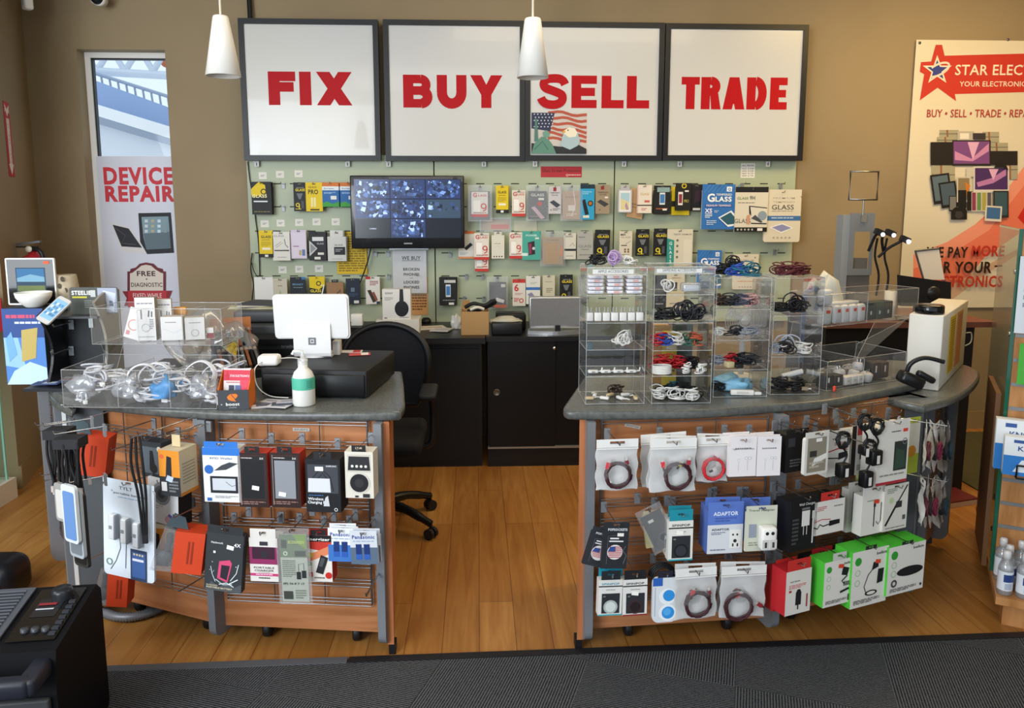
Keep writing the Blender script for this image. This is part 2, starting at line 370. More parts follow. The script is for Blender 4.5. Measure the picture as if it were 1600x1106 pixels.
# ------------------------------------------------------------------ planes that things hang from
class PL:
    def __init__(s, p, yaw, par): s.p = V(p); s.yaw = yaw; s.n = V((math.sin(yaw), -math.cos(yaw), 0)); s.u = V((math.cos(yaw), math.sin(yaw), 0)); s.par = par
    def at(s, x, y, off=0): return onpl(x, y, s.p + s.n * off, s.n)
def slotted(b, w, h, t, m, sw=.022, sh=.007, top=0):
    """card header whose punched slot is centred on the origin's rod"""
    u, v = h * .42, h * .58                                  # above / below the rod
    b.bx((-w / 2, 0, sh / 2), (w / 2, t, u), m).bx((-w / 2, 0, -v), (w / 2, t, -sh / 2), m)
    b.bx((-w / 2, 0, -sh / 2), (-sw / 2, t, sh / 2), m).bx((sw / 2, 0, -sh / 2), (w / 2, t, sh / 2), m)
CLIP = C('#8d9094', .45, .4)
def rod(pl, P, tip=.02, clip=True, r=.0022, part='hook', up=.012, m=None):
    """display hook from the panel to the point P and a little beyond it"""
    m = m or CHROME; n = pl.n; d = (P - pl.p).dot(n); A = P - n * d; b = MB()
    b.tube([A, P + n * tip, P + n * (tip + .004) + V((0, 0, up))], r, m, 6)
    if clip:
        R = rz(pl.yaw).to_3x3()
        b.box(A + n * .006 - V((0, 0, .012)), (.02, .006, .038), CLIP, R)
    return b.obj(part, pl.par)
def backlabel(label, i):
    return ('copy half hidden behind the ', 'rearmost copy behind the ')[i] + ' '.join(label.split()[:11]).strip(',')
def place(pl, cx, y0, w, h, off):
    c = pl.at(cx, y0, off); W = (pl.at(cx + w / 2, y0 + h / 2, off) - pl.at(cx - w / 2, y0 + h / 2, off)).length
    return c, W, (c - pl.at(cx, y0 + h, off)).length
def pack(pl, name, label, cat, cx, y0, w, h, fc, D=(), d=.014, off=.07, hh=.13, tab=None, sc=None, roll=0, yaw=0, group=None, bag=None, st=None, back=0, hook=True, body=None, tabw=.5, stc='#f4f2ea', rd=0):
    """flat or boxed goods hanging by a slotted header; sizes come from the photo, depth d from the kind of goods"""
    c, W, Hh = place(pl, cx, y0, w, h, off); hz = Hh * hh
    R = Mx.Translation(c - V((0, 0, hz * .42))) @ rz(pl.yaw + yaw) @ Mx.Rotation(roll, 4, 'Y')
    z1, z0 = -hz * .58, -Hh + hz * .42
    b = MB(); fcm = mm(fc)
    if bag:
        e = .10 * W; b.bx((-W / 2, -.001, z0), (W / 2, .0005, z1), bag); ins = (-W / 2 + e, W / 2 - e, z0 + e * .7, z1 - e * .6)
        slotted(b, W, hz, .0012, bag)
    else:
        ins = (-W / 2, W / 2, z0, z1)
        if rd: b.prism(rrect(-W / 2, z0, W / 2, z1, rd * W, 4), 0, d, sc or fcm, 'y')
        else: b.bx((-W / 2, 0, z0), (W / 2, d, z1), sc or fcm)
        if body: body(b, W, z0, z1, d)
        if not tab: slotted(b, W, hz, .0012, fcm)
    def face(q, y=0):
        x0, x1, a0, a1 = ins
        if not bag and not rd: q.sheet(x0, a0, x1, a1, fcm, y - .0002)
        top = a1 if (bag or tab) else a1 + hz
        if bag:
            q.bx((x0, y, a0), (x1, y + .006, a1), fcm); q.draw(D, x0, a0, x1 - x0, a1 - a0, y - .0002)
        else: q.draw(D, x0, a0, x1 - x0, top - a0, y - .0002)
    if not bag: face(b)
    b.X = Mx(); o = b.obj(name, local=True, label=label, cat=cat, group=group); o.matrix_world = R
    if bag:
        q = MB(); face(q, .001); q.obj('insert_card', o, local=True)
    if tab:
        q = MB(); slotted(q, W * tabw, hz, .0012, tab); q.obj('hang_tab', o, local=True)
    if st:
        q = MB(); sx, sz = ins[0] + st[0] * W, ins[2] + st[1] * (ins[3] - ins[2]); q.box((sx, -.0022, sz), (.024, .0004, .014), stc, Mx.Rotation(.15, 3, 'Y')); q.obj('price_sticker', o, local=True)
    for i in range(back):
        k = o.copy(); COL.objects.link(k); k.matrix_world = R @ Mx.Translation(((-1) ** i * .006, (d + .004) * (i + 1), .001 * i)) @ Mx.Rotation(.02 * (-1) ** i, 4, 'Y'); k['label'] = backlabel(label, i)
        for ch in o.children: c2 = ch.copy(); COL.objects.link(c2); c2.parent = k
    if hook: rod(pl, R.translation.copy())
    return o

# ------------------------------------------------------------------ the four framed signs
RED = C('#b30d18', .5, spec=.15)
def stroke(P, t):
    P = [V((a, c)) for a, c in P]; L_ = []
    for i, p in enumerate(P):
        d = (P[min(i + 1, len(P) - 1)] - P[max(i - 1, 0)]).normalized(); n = V((-d.y, d.x)) * t / 2; L_.append((tuple(p + n), tuple(p - n)))
    return [[L_[i][0], L_[i][1], L_[i + 1][1], L_[i + 1][0]] for i in range(len(L_) - 1)]
def R4(a, c, e, f): return [[(a, c), (e, c), (e, f), (a, f)]]
def glyph(ch, W, t):
    v = t * .82                                                 # horizontal strokes a little thinner
    if ch == 'I': return R4(0, 0, W, 1)
    if ch == 'F': return R4(0, 0, t, 1) + R4(t, 1 - v, W, 1) + R4(t, .40, W * .93, .40 + v)
    if ch == 'E': return R4(0, 0, t, 1) + R4(t, 1 - v, W, 1) + R4(t, .5 - v / 2, W * .93, .5 + v / 2) + R4(t, 0, W, v)
    if ch == 'L': return R4(0, 0, t, 1) + R4(t, 0, W, v)
    if ch == 'T': return R4(W / 2 - t / 2, 0, W / 2 + t / 2, 1) + R4(0, 1 - v, W, 1)
    if ch == 'X':
        k = t * 1.18; return [[(0, 1), (k, 1), (W, 0), (W - k, 0)], [(0, 0), (k, 0), (W, 1), (W - k, 1)]]
    if ch == 'Y':
        k = t * 1.12; c = W / 2
        return [[(0, 1), (k, 1), (c + t / 2, .40), (c - t / 2, .40)], [(W - k, 1), (W, 1), (c + t / 2, .40), (c - t / 2, .40)]] + R4(c - t / 2, 0, c + t / 2, .41)
    if ch == 'A':
        k = t * 1.05; c = W / 2
        return [[(0, 0), (k, 0), (c + k * .52, 1), (c - k * .52, 1)], [(W - k, 0), (W, 0), (c + k * .52, 1), (c - k * .52, 1)], [(W * .25, .17), (W * .75, .17), (W * .69, .36), (W * .31, .36)]]
    if ch == 'U':
        r = W / 2 - t / 2; return R4(0, r + t / 2 - .01, t, 1) + R4(W - t, r + t / 2 - .01, W, 1) + stroke([(W / 2 + r * math.cos(a), r + t / 2 + (r + .03) * math.sin(a) + .0) for a in [pi + pi * i / 14 for i in range(15)]], t)
    def bowl(x, z0, z1, xe, tt):
        h = (z1 - z0) / 2 - v / 2; r = min(h, xe - x - tt / 2); zc = (z0 + z1) / 2; cx = xe - tt / 2 - r
        return R4(x, z1 - v, cx + .002, z1) + R4(x, z0, cx + .002, z0 + v) + stroke([(cx + r * math.cos(a), zc + h * math.sin(a)) for a in [-pi / 2 + pi * i / 14 for i in range(15)]], tt * .95)
    if ch == 'B': return R4(0, 0, t, 1) + bowl(t, .52 - v / 2, 1, W * .94, t * .9) + bowl(t, 0, .52 + v / 2, W, t)
    if ch == 'R': return R4(0, 0, t, 1) + bowl(t, .42, 1, W * .97, t * .95) + [[(W * .45, .5), (W * .45 + t * .9, .5), (W, 0), (W - t * 1.05, 0)]]
    if ch == 'D': return R4(0, 0, t, 1) + bowl(t, 0, 1, W, t)
    if ch == 'S':
        pts = [(.93, .72), (.86, .83), (.72, .895), (.5, .905), (.30, .88), (.19, .80), (.17, .70), (.24, .61), (.42, .55), (.64, .48), (.81, .40), (.84, .28), (.77, .17), (.6, .105), (.42, .10), (.25, .13), (.13, .21), (.07, .31)]
        P = [V((a * W, c, 0)) for a, c in pts]; return stroke([(q.x, q.y) for q in smoothpath(P, 3)], t * .86)
FRAME = C('#17181a', .4); FACE = noisy('sign_face_white', ['#c9cbcd', '#d1d0cb'], (.7, .7, .7), .25, 2, spec=.4, coat=.2)
def sign(x0, x1, yt, yb, s, lx, lz, widths, label, tilt=.03):
    """lx: photo x of every letter's left and right edge; lz: photo y of letter top and bottom"""
    YS = 5.20; a, c = atY(x0, yt, YS), atY(x1, yb, YS); fw = .034
    t = thing('framed_sign', label, 'sign', ((a.x + c.x) / 2, YS, c.z), (0, 0, 0), 'the four framed signs')
    b = MB(); X_0, X_1, Z0, Z1 = a.x, c.x, c.z, a.z
    for q in ([(X_0, Z1), (X_1, Z1), (X_1 - fw, Z1 - fw), (X_0 + fw, Z1 - fw)], [(X_1, Z1), (X_1, Z0), (X_1 - fw, Z0 + fw), (X_1 - fw, Z1 - fw)], [(X_1, Z0), (X_0, Z0), (X_0 + fw, Z0 + fw), (X_1 - fw, Z0 + fw)], [(X_0, Z0), (X_0, Z1), (X_0 + fw, Z1 - fw), (X_0 + fw, Z0 + fw)]):
        b.prism(q, YS, YS + .05, FRAME, 'y')
    b.obj('frame', t)
    f = MB(); f.bx((X_0 + fw, YS + .012, Z0 + fw), (X_1 - fw, YS + .04, Z1 - fw), FACE); yl = YS + .0115
    zt, zb = atY(lx[0], lz[0], yl).z, atY(lx[0], lz[1], yl).z; h = zt - zb; tk = widths
    for ch, (p, q) in zip(s, zip(lx[::2], lx[1::2])):
        P, Q = atY(p, lz[0], yl).x, atY(q, lz[0], yl).x
        for i, g in enumerate(glyph(ch, (Q - P) / h, tk)): f.quad([(P + u * h, yl - i * .00012, zb + k * h) for u, k in g], RED)
    f.obj('sign_face', t)
    return t, (X_0, X_1, Z0, Z1)
k = 500 / 1600
def cx_(o, *a): return [o + q * k for q in a]
sign(371, 595, 28, 251, 'FIX', cx_(360, 186, 323, 342, 401, 427, 606), (111.5, 164), .35, 'black framed white sign reading FIX in red letters')
sign(598, 820, 30, 252, 'BUY', cx_(360, 862, 1010, 1031, 1180, 1198, 1360), (116.5, 168), .32, 'black framed white sign reading BUY in red letters')
sign(821, 1034, 33, 251, 'SELL', cx_(800, 135, 276, 298, 425, 449, 561, 576, 689), (117.5, 168.5), .31, 'black framed white sign reading SELL with an eagle picture in its corner')
sign(1041, 1254, 36, 251, 'TRADE', cx_(800, 849, 940, 948, 1048, 1058, 1168, 1177, 1278, 1294, 1380), (120, 170.5), .29, 'black framed white sign reading TRADE in red letters')
# the picture stuck in the corner of the SELL sign: striped flag, a pale headed eagle and a green robed figure
def sticker():
    y = 5.2095; a, c = atY(830.5, 176, y), atY(916, 240.5, y); w, h = c.x - a.x, a.z - c.z; b = MB(); D = [('r', 0, 0, 1, 1, '#c9c3bd')]
    for i in range(6):
        yb = .28 + i * .13; pts = [(.3 + .7 * j / 8, yb + .03 * math.sin(j * 1.1 + i) + (.10 * (1 - j / 8))) for j in range(9)]
        D.append(('s', pts, .05, '#b3543f'))
    D += [('p', [(0, .62), (.34, .55), (.42, 1), (0, 1)], '#2b3350')]
    for r in range(5):
        for q in range(6): D.append(('c', .05 + q * .062 + (r % 2) * .02, .66 + r * .075, .011, '#d8dbe6'))
    D += [('p', [(0, .0), (0, .26), (.35, .2), (.55, .17), (.8, .26), (1, .12), (1, 0)], '#23262b'), ('p', [(.0, 0), (.05, .25), (.18, .42), (.30, .36), (.38, .22), (.45, 0)], '#5d8a7a'), ('p', [(.05, .3), (.12, .32), (.10, .85), (.06, .85)], '#4d7a70'),
          ('p', [(.22, .40), (.20, .52), (.27, .58), (.33, .50), (.31, .40)], '#6d9a88'), ('s', [(.05, .1), (.2, .3), (.3, .1)], .02, '#3f6b60'),
          ('p', [(.52, .2), (.56, .42), (.60, .56), (.68, .64), (.78, .62), (.84, .5), (.88, .3), (.84, .2), (.7, .1)], '#a9bfc6'), ('p', [(.58, .5), (.60, .58), (.68, .645), (.78, .625), (.83, .52), (.80, .42), (.68, .40)], '#ece4cf'),
          ('p', [(.59, .58), (.565, .55), (.57, .49), (.62, .53)], '#d9a441'), ('c', .66, .575, .012, '#2a2118')]
    b.bx((a.x, y, c.z), (c.x, y + .0007, a.z), '#c9c3bd'); b.draw(D, a.x, c.z, w, h, y - .0002)
    b.obj('picture_sticker', label='small flag and eagle picture stuck in the SELL sign corner', cat='sticker')
sticker()

# ------------------------------------------------------------------ pendant lamps, cameras, sensor
SHADE = C('#efece4', .35, spec=.4)
def pendant(px, yt, yb, wt, wb, Y, label):
    a = atY(px, yt, Y); s = mpp(a); c = atY(px, yb - wb * .13, Y); h = a.z - c.z; r0, r1 = wt * s / 2, wb * s / 2
    t = thing('pendant_lamp', label, 'lamp', (a.x, a.y, c.z), group='white cone pendant lamps')
    MB().lathe([(0.006, h), (r0 * .9, h), (r0, h - .006), (r1, 0), (r1 - .004, 0), (r0 - .004, h - .012), (.004, h - .012)], (a.x, a.y, c.z), SHADE, 32).obj('lamp_shade', t)
    MB().tube([(a.x, a.y, a.z), (a.x, a.y, ZC)], .0045, C('#d9d3c2', .5), 8).obj('cord', t)
    MB().lathe([(0, 0), (.008, .002), (.01, .006), (.008, .01)], (a.x - r0 * .2, a.y - (r0 + r1) / 2 * .62, a.z - h * .22), CHROME, 10, 'y').obj('set_screw', t)
    MB().lathe([(0, 0), (.028, .01), (.034, .04), (.02, .08), (0, .09)], (a.x, a.y, c.z + .06), C('#fffaf0', .4), 16).obj('bulb', t)
    MB().lathe([(0, .03), (.06, .028), (.065, 0), (0, 0)], (a.x, a.y, ZC - .03), SHADE, 24).obj('ceiling_rose', t)
pendant(344.5, 25, 126, 24, 54, 3.3, 'white cone pendant lamp hanging to the left of the FIX sign')
pendant(832.5, 29, 128, 26, 50, 3.3, 'white cone pendant lamp hanging in front of the BUY and SELL signs')
t = thing('motion_sensor', 'white motion sensor box fixed high in the wall corner', 'sensor', tuple(atY(42, 10, 5.0)))
p = atY(42, -4, 5.0); R = Mx.Rotation(-.7, 3, 'Z')
MB().rbox(p, (.062, .05, .145), WHT, .012, 3, R).obj('housing', t); MB().box(p + R @ V((0, -.0265, -.03)), (.034, .002, .04), C('#b9bcc0', .3), R).obj('lens', t)
p = atY(155, 0, 5.18); t = thing('security_camera', 'small black bullet security camera with a white mount at the top', 'camera', tuple(p))
MB().lathe([(0, -.06), (.03, -.058), (.036, -.03), (.036, .03), (.02, .05), (0, .05)], p, C('#1a1b1f', .3), 20, 'y').obj('camera_body', t)
MB().lathe([(.04, -.03), (.043, -.03), (.043, .03), (.04, .03)], p + V((0, 0, .006)), WHT, 20, 'y').obj('sun_shield', t)
MB().lathe([(0, 0), (.014, 0), (.02, -.008), (.022, -.01)], p + V((0, -.052, 0)), BLKG, 16, 'y').obj('camera_lens', t)
MB().tube([p + V((0, .04, .02)), p + V((0, .09, .06)), p + V((0, YW - p.y, .06))], .012, WHT, 8).obj('mount_arm', t)
MB().tube([atY(391, 30, 5.27), atY(389, -8, 5.28), atY(389, -40, 5.28)], .016, BLK, 8).obj('hanging_cord', label='thick black cable running up the wall from the FIX sign', cat='cable')

# fire extinguisher sign on the left wall
yl = math.atan2(lw[0][1] - lw[1][1], lw[0][0] - lw[1][0])           # direction of the wall
PW = PL((lw[1][0], lw[1][1], 0), yl - pi, None); PW.n = n_; PW.u = V((n_.y * -1, n_.x, 0)) if True else None
PW.n = V((n_.x, n_.y, 0)); PW.u = V((-PW.n.y, PW.n.x, 0)); PW.yaw = math.atan2(PW.u.y, PW.u.x)
c0, c1 = PW.at(6, 157, .002), PW.at(24, 276, .002); hgt = c0.z - c1.z; wd = (PW.at(29, 160, .002) - PW.at(6, 157, .002)).length
wd = hgt * .28; b = MB(); b.bx((-wd / 2, -.001, 0), (wd / 2, .001, hgt), '#b8222a'); D = [('p', [(.12, .93), (.5, .80), (.88, .93), (.88, .97), (.5, .9), (.12, .97)], '#eadfd8'), ('t', 'FIRE', .5, .86, .045, '#eadfd8', .8, .03), ('p', [(.26, .78), (.74, .78), (.74, .17), (.92, .17), (.5, .02), (.08, .17), (.26, .17)], '#e9e4da')]
for i, ch in enumerate('EXTINGUISHER'): D.append(('t', ch, .5, .735 - i * .050, .036, '#b8222a', None, .03))
b.draw(D, -wd / 2, 0, wd, hgt, -.0014)
o = b.obj('fire_extinguisher_sign', local=True, label='tall red FIRE EXTINGUISHER arrow sign on the left wall', cat='sign'); mid = PW.at(19, 276, .002)
o.matrix_world = Mx.Translation(mid) @ rz(PW.yaw)

# ------------------------------------------------------------------ pegboard panels
YP = 5.27; PEG = C('#aab398', .45, spec=.4); SLOT = C('#2c2e28', .8)
def pegx(px): return atY(px, 340, YP).x
PEGS = []
rows = [287, 361, 431, 323, 395, 466]
for i, (a, c) in enumerate(((389, 678), (680, 958), (960, 1240))):
    zt, zb = atY(760, 250, YP).z, atY(760, 500, YP).z
    t = thing('slotted_wall_panel', ['pale green slotted display panel at the left, behind the monitor', 'pale green slotted display panel in the middle, under the red label', 'pale green slotted display panel at the right end'][i], 'panel', ((pegx(a) + pegx(c)) / 2, YP, zb), group='pale green slotted panels')
    b = MB(); b.bx((pegx(a), YP, zb - .02), (pegx(c), YP + .02, zt + .03), PEG); b.obj('board', t); b = MB()
    for r in rows:
        x = a + 16
        while x < c - 12:
            p = atY(x, r, YP); b.box(p + V((0, -.0003, 0)), (.055, .0008, .007), SLOT); x += 27.2
    b.obj('slots', t); PEGS.append(PL((0, YP, 0), 0, t))
def pg(x): return PEGS[0] if x < 679 else PEGS[1] if x < 959 else PEGS[2]
def peg(name, label, x0, x1, y0, y1, fc, D=(), **k):
    return pack(pg((x0 + x1) / 2), name, label, k.pop('cat', 'package'), (x0 + x1) / 2, y0, x1 - x0, y1 - y0, fc, D, **k)
YL, RD, BK = '#e0c312', '#c43a33', '#17181b'
def nine(c='#e6cf2a', bg=None): return [('t', 'IMPROVED', .55, .80, .035, '#a9a89a', .6), ('t', 'GLASS', .55, .70, .085, c, .78, .03), ('p', [(.25, .62), (.75, .62), (.58, .42), (.42, .42)], '#6d7075'), ('o', .32, .22, .17, .07, c), ('r', .40, .07, .48, .24, c), ('r', .62, .1, .82, .36, '#4a4c50'), ('L', .12, .05, .6, .09, 1, c)]
def redg(): return [('r', 0, 0, 1, .11, RD), ('t', 'G', .22, .78, .15, RD, None, .03), ('t', 'LASS', .66, .80, .08, RD, .5, .02), ('L', .42, .90, .95, .93, 1, '#8d4a45'), ('r', .1, .22, .52, .66, '#f2eee6'), ('s', [(.1, .22), (.1, .66), (.52, .66)], .02, '#b9605a'), ('L', .12, .14, .6, .18, 1, '#6e3a36'), ('o', .72, .44, .17, .07, RD), ('s', [(.87, .44), (.84, .3), (.68, .25)], .07, RD), ('L', .55, .14, .92, .2, 1, RD)]
def ylw(): return [('r', 0, 0, 1, .13, BK), ('t', 'GLASS', .5, .72, .09, '#2b2508', .7, .03), ('L', .2, .62, .8, .66, 1, '#7a6a10'), ('L', .15, .4, .85, .58, 4, '#b39c10'), ('r', .2, .28, .8, .36, '#f1ead0'), ('r', .38, .02, .62, .1, '#e8e6dc')]
def phone(c1, c2='#20242c', x=.28, w=.44): return [('p', [(x, .16), (x + w, .16), (x + w, .8), (x, .8)], c2), ('r', x + .03, .22, x + w - .03, .74, c1)]
# first row
peg('screen_protector_pack', 'black and yellow pack at the far left end of the top row', 392, 423, 284, 335, BK, [('p', [(.0, .78), (.2, .9), (.4, 1), (.7, .9), (.75, .62), (.1, .55), (0, .6)], YL), ('o', .62, .70, .15, .05, BK), ('t', 'GLASS', .4, .52, .09, '#f0e9b0', .75, .03), ('r', .1, .38, .8, .42, '#dfe7ea'), ('L', .1, .05, .9, .1, 1, '#7a7440')], back=1, d=.02)
peg('screen_protector_pack', 'black pack with yellow 9 beside the yellow PRO pack', 458, 477, 285, 330, BK, nine(), d=.012)
peg('screen_protector_pack', 'yellow GLASS PRO pack in the top row left of the monitor', 477, 503, 285, 330, YL, [('t', 'GLASS', .42, .80, .07, '#5a4a08', .5), ('t', 'PRO', .45, .60, .15, '#2b2508', .6, .03), ('r', .3, .15, .43, .48, '#efe3a0'), ('r', .47, .15, .6, .48, '#efe3a0'), ('r', .25, .03, .8, .08, '#2b2508')], d=.016)
for a, q in ((503, 'nearer the PRO pack'), (531, 'half hidden behind the monitor')):
    peg('screen_protector_pack', 'blue and green pack with orange top, ' + q, a, a + 26, 285, 323, '#2565a8', [('r', 0, .84, 1, 1, '#d0742c'), ('r', 0, .68, 1, .84, '#e4e8ea'), ('t', 'Screen', .4, .73, .05, '#2a5f9c', .6, .02), ('p', [(0, 0), (1, 0), (1, .22), (.6, .12), (.3, .22), (0, .16)], '#3d9a3c'), ('r', .5, .3, .85, .45, '#e6e6dc'), ('L', .1, .52, .8, .6, 2, '#a9c6e2')], back=1)
# second row
peg('screen_protector_pack', 'plain yellow GLASS pack at the left end of the second row', 404, 426, 360, 402, YL, ylw())
peg('screen_protector_pack', 'white GLASS pack with sketched corner beside the yellow one', 425, 452, 362, 407, '#dcdad3', [('t', 'GLASS', .38, .82, .07, '#8b8d90', .6), ('s', [(.15, .5), (.5, .66)], .02, '#55585c'), ('s', [(.18, .44), (.6, .62)], .02, '#77797c'), ('s', [(.7, .75), (.75, .55), (.9, .45)], .04, '#55585c'), ('r', .1, .33, .95, .37, '#2a2b2d'), ('L', .25, .08, .8, .13, 1, '#aaa')], back=1)
peg('screen_protector_pack', 'pale lilac phone case pack in the second row', 454, 478, 359, 404, '#cfc3d6', [('r', .05, .05, .95, .92, '#d9cfe0'), ('r', .5, .12, .66, .3, '#bba46c'), ('r', .7, .1, .9, .32, '#5d78a4'), ('L', .12, .38, .5, .45, 1, '#9a6d93')])
peg('screen_protector_pack', 'black pack with white triangle in the second row', 482, 509, 362, 407, '#1d1e20', [('r', .2, .68, .85, .82, '#d8dadb'), ('p', [(.02, .7), (.02, .15), (.48, .42)], '#c9cbcd'), ('p', [(.08, .6), (.08, .25), (.42, .42)], '#8a8d90'), ('t', 'GLASS', .66, .56, .06, '#b9bcbe', .4), ('r', .5, .2, .85, .28, '#dcdad2'), ('r', .3, .04, .65, .13, '#dcdad2')], back=1)
peg('screen_protector_pack', 'white pack with black GLASS square nearest the yellow sheet', 511, 540, 360, 408, '#cfcfcb', [('t', 'GLASS', .6, .63, .06, '#3a3b3d', .45, .02), ('r', .35, .26, .95, .58, '#1e2024'), ('L', .42, .36, .8, .5, 2, '#9a9da1'), ('L', .2, .06, .8, .1, 1, '#9a9a96')], back=1, tab='#d4d4d0', tabw=.7, hh=.2)
# third row
peg('clear_phone_case_bag', 'clear milky bag at the left end of the bottom row', 397, 426, 433, 471, '#bccbd3', [('r', .1, .1, .9, .9, '#c9d6dd'), ('s', [(.2, .9), (.5, .5), (.3, .1)], .04, '#e4ecf0')], bag=FOIL)
peg('screen_protector_pack', 'beige pack beside the clear bag in the bottom row', 426, 448, 435, 480, '#c9c3b0', [('p', [(.3, .3), (.5, .62), (.7, .3)], '#9db08a'), ('L', .35, .7, .65, .76, 1, '#8a7f68')])
peg('screen_protector_pack', 'dark navy pack with blue tab in the bottom row', 453, 477, 433, 478, '#1b222c', [('t', 'PRIVACY', .5, .72, .06, '#6fa3c9', .7, .02), ('r', .75, .92, 1, 1, '#2c77b0'), ('L', .2, .6, .8, .66, 1, '#6d7d8a')])
peg('screen_protector_pack', 'black GLASS 7 pack with yellow print above the tablet stand', 483, 507, 432, 477, '#1b1b1a', [('p', [(0, 1), (1, 1), (1, .7), (.6, .55), (.0, .62)], YL), ('o', .6, .76, .16, .06, BK), ('t', 'GLASS', .4, .46, .09, '#e7d23a', .7, .03), ('s', [(.72, .7), (.95, .7), (.8, .4)], .07, '#f0efe6')])
peg('screen_protector_pack', 'brown kraft paper pack with a diagonal window', 510, 536, 437, 480, '#9a7450', [('p', [(.15, .3), (.85, .3), (.85, .75)], '#6d5236'), ('p', [(.3, .35), (.8, .35), (.8, .6)], '#b5946d')], tab='#2a2723', tabw=.4, hh=.1)
peg('screen_protector_pack', 'tall dark blue pack with a small code square', 540, 562, 435, 475, '#1b2436', [('r', .35, .48, .62, .64, '#5f7288'), ('L', .2, .28, .85, .42, 3, '#3d5270'), ('r', .55, .03, .9, .14, '#d5d5d0')])
peg('screen_protector_pack', 'white pack with red corner and brown phone picture', 571, 593, 432, 475, '#dedbd5', [('r', 0, .9, .35, 1, '#b5272d'), ('L', .3, .66, .9, .84, 3, '#99534f'), ('p', [(.1, .5), (.35, .52), (.75, .1), (.5, .05)], '#3a2b26'), ('p', [(.4, .42), (.6, .45), (.85, .15), (.7, .1)], '#8a4d3c'), ('r', .75, 0, 1, .1, '#2b3a55')])
peg('phone_case_pack', 'black phone case pack with blue phone picture beside the empty hooks', 686, 713, 433, 477, '#141416', [('r', .3, .8, .95, .9, '#c4c4c0'), ('r', .38, .30, .66, .74, '#d4dbe0'), ('r', .41, .36, .63, .68, '#3d78b8'), ('L', .2, .14, .9, .2, 1, '#8a8a88'), ('r', .55, .02, .85, .1, '#e2e0d8')], back=1, d=.022)
peg('phone_case_bag', 'clear bag with a black and orange card under the second row', 761, 794, 432, 483, '#2a2a2d', [('r', 0, .05, .3, .22, '#d65b2b'), ('r', .3, 0, 1, .12, '#d65b2b'), ('r', .7, .8, .95, .92, '#d6d6d0'), ('p', [(.38, .26), (.85, .18), (.9, .3), (.42, .4)], '#e6e4dd')], bag=BAG)
peg('screen_protector_pack', 'white pack with large red 6 in the bottom row', 801, 821, 436, 478, '#ddd6ca', [('r', 0, .86, 1, 1, RD), ('t', '6', .3, .56, .24, RD, None, .03), ('L', .2, .4, .8, .48, 2, '#b98078'), ('o', .68, .2, .18, .07, RD), ('L', .1, .14, .5, .3, 3, RD)])
peg('screen_protector_pack', 'white pack with a blue band in the bottom row', 822, 844, 431, 475, '#dddcd5', [('r', 0, .5, 1, .6, '#3b6fb5'), ('p', [(.1, .35), (.4, .42), (.8, .15), (.5, .1)], '#8a86a8'), ('L', .3, .68, .8, .78, 2, '#b5b5b0')])
peg('screen_protector_pack', 'plain cream pack in the bottom row behind the speaker', 848, 867, 430, 470, '#cdc6b0', [('L', .3, .3, .8, .5, 3, '#8e886f'), ('L', .2, .7, .8, .76, 1, '#a39c80')])
peg('screen_protector_pack', 'black pack with yellow 9 in the bottom row', 875, 895, 429, 471, BK, nine())
peg('phone_case_bag', 'pale clear pack half hidden behind the first acrylic tower', 903, 917, 430, 472, '#c7ccc9', [('r', .2, .2, .8, .8, '#d8dcda')], bag=BAG)
# right of the monitor, first row
peg('phone_case_bag', 'white bag holding a red and white 9 pack nearest the monitor', 731, 769, 289, 346, '#3a3a3d', [('r', .05, .1, .9, .98, '#e4ddd2')] + [('r', .05, .1, .9, .2, RD), ('t', 'G', .24, .80, .14, RD, None, .03), ('t', 'LASS', .62, .82, .07, RD, .42, .02), ('r', .14, .28, .5, .68, '#f2eee6'), ('o', .68, .48, .15, .06, RD), ('s', [(.82, .48), (.79, .36), (.65, .3)], .06, RD), ('L', .15, .22, .8, .26, 1, '#6e3a36')], bag=BAG)
peg('screen_protector_pack', 'yellow GLASS pack with black foot beside the white bag', 775, 794, 290, 333, YL, ylw(), back=1)
peg('screen_protector_pack', 'white pack with red 9 hanging from the bare black hook', 800, 821, 297, 338, '#ded6c8', redg())
peg('phone_case_bag', 'clear bag with black GLASS card in the first row', 822, 858, 289, 345, '#1b1b1e', [('t', 'GLASS', .5, .82, .09, '#d9d9d6', .7, .02), ('r', .55, .68, .85, .76, '#d6d4cc'), ('c', .62, .55, .12, '#c23b35'), ('p', [(.15, .42), (.35, .46), (.9, .05), (.7, 0)], '#c9a9b5'), ('L', .1, .06, .6, .12, 1, '#8d8d8d')], bag=BAG)
peg('screen_protector_pack', 'white TEMPERED GLASS pack with red crest in the first row', 857, 877, 291, 334, '#c6c4c6', [('r', .38, .82, .62, .96, '#9b2b33'), ('t', 'TEMPERED', .5, .74, .045, '#55565c', .8, .02), ('t', 'GLASS', .5, .66, .045, '#55565c', .5, .02), ('p', [(.1, .42), (.4, .5), (.95, .32), (.65, .22)], '#3e4552'), ('c', .2, .14, .05, '#5a5a60'), ('L', .35, .1, .9, .2, 2, '#77777c')])
peg('phone_case_bag', 'clear bag with brown kraft card in the first row', 876, 911, 289, 345, '#b18f6b', [('t', 'GLASS', .5, .76, .07, '#6b4d34', .7), ('r', .3, .3, .7, .5, '#d6cfc8'), ('L', .2, .1, .8, .2, 2, '#d9cfc4'), ('s', [(.6, 1), (.7, .5), (.5, .1)], .03, '#e5e0da')], bag=BAG)
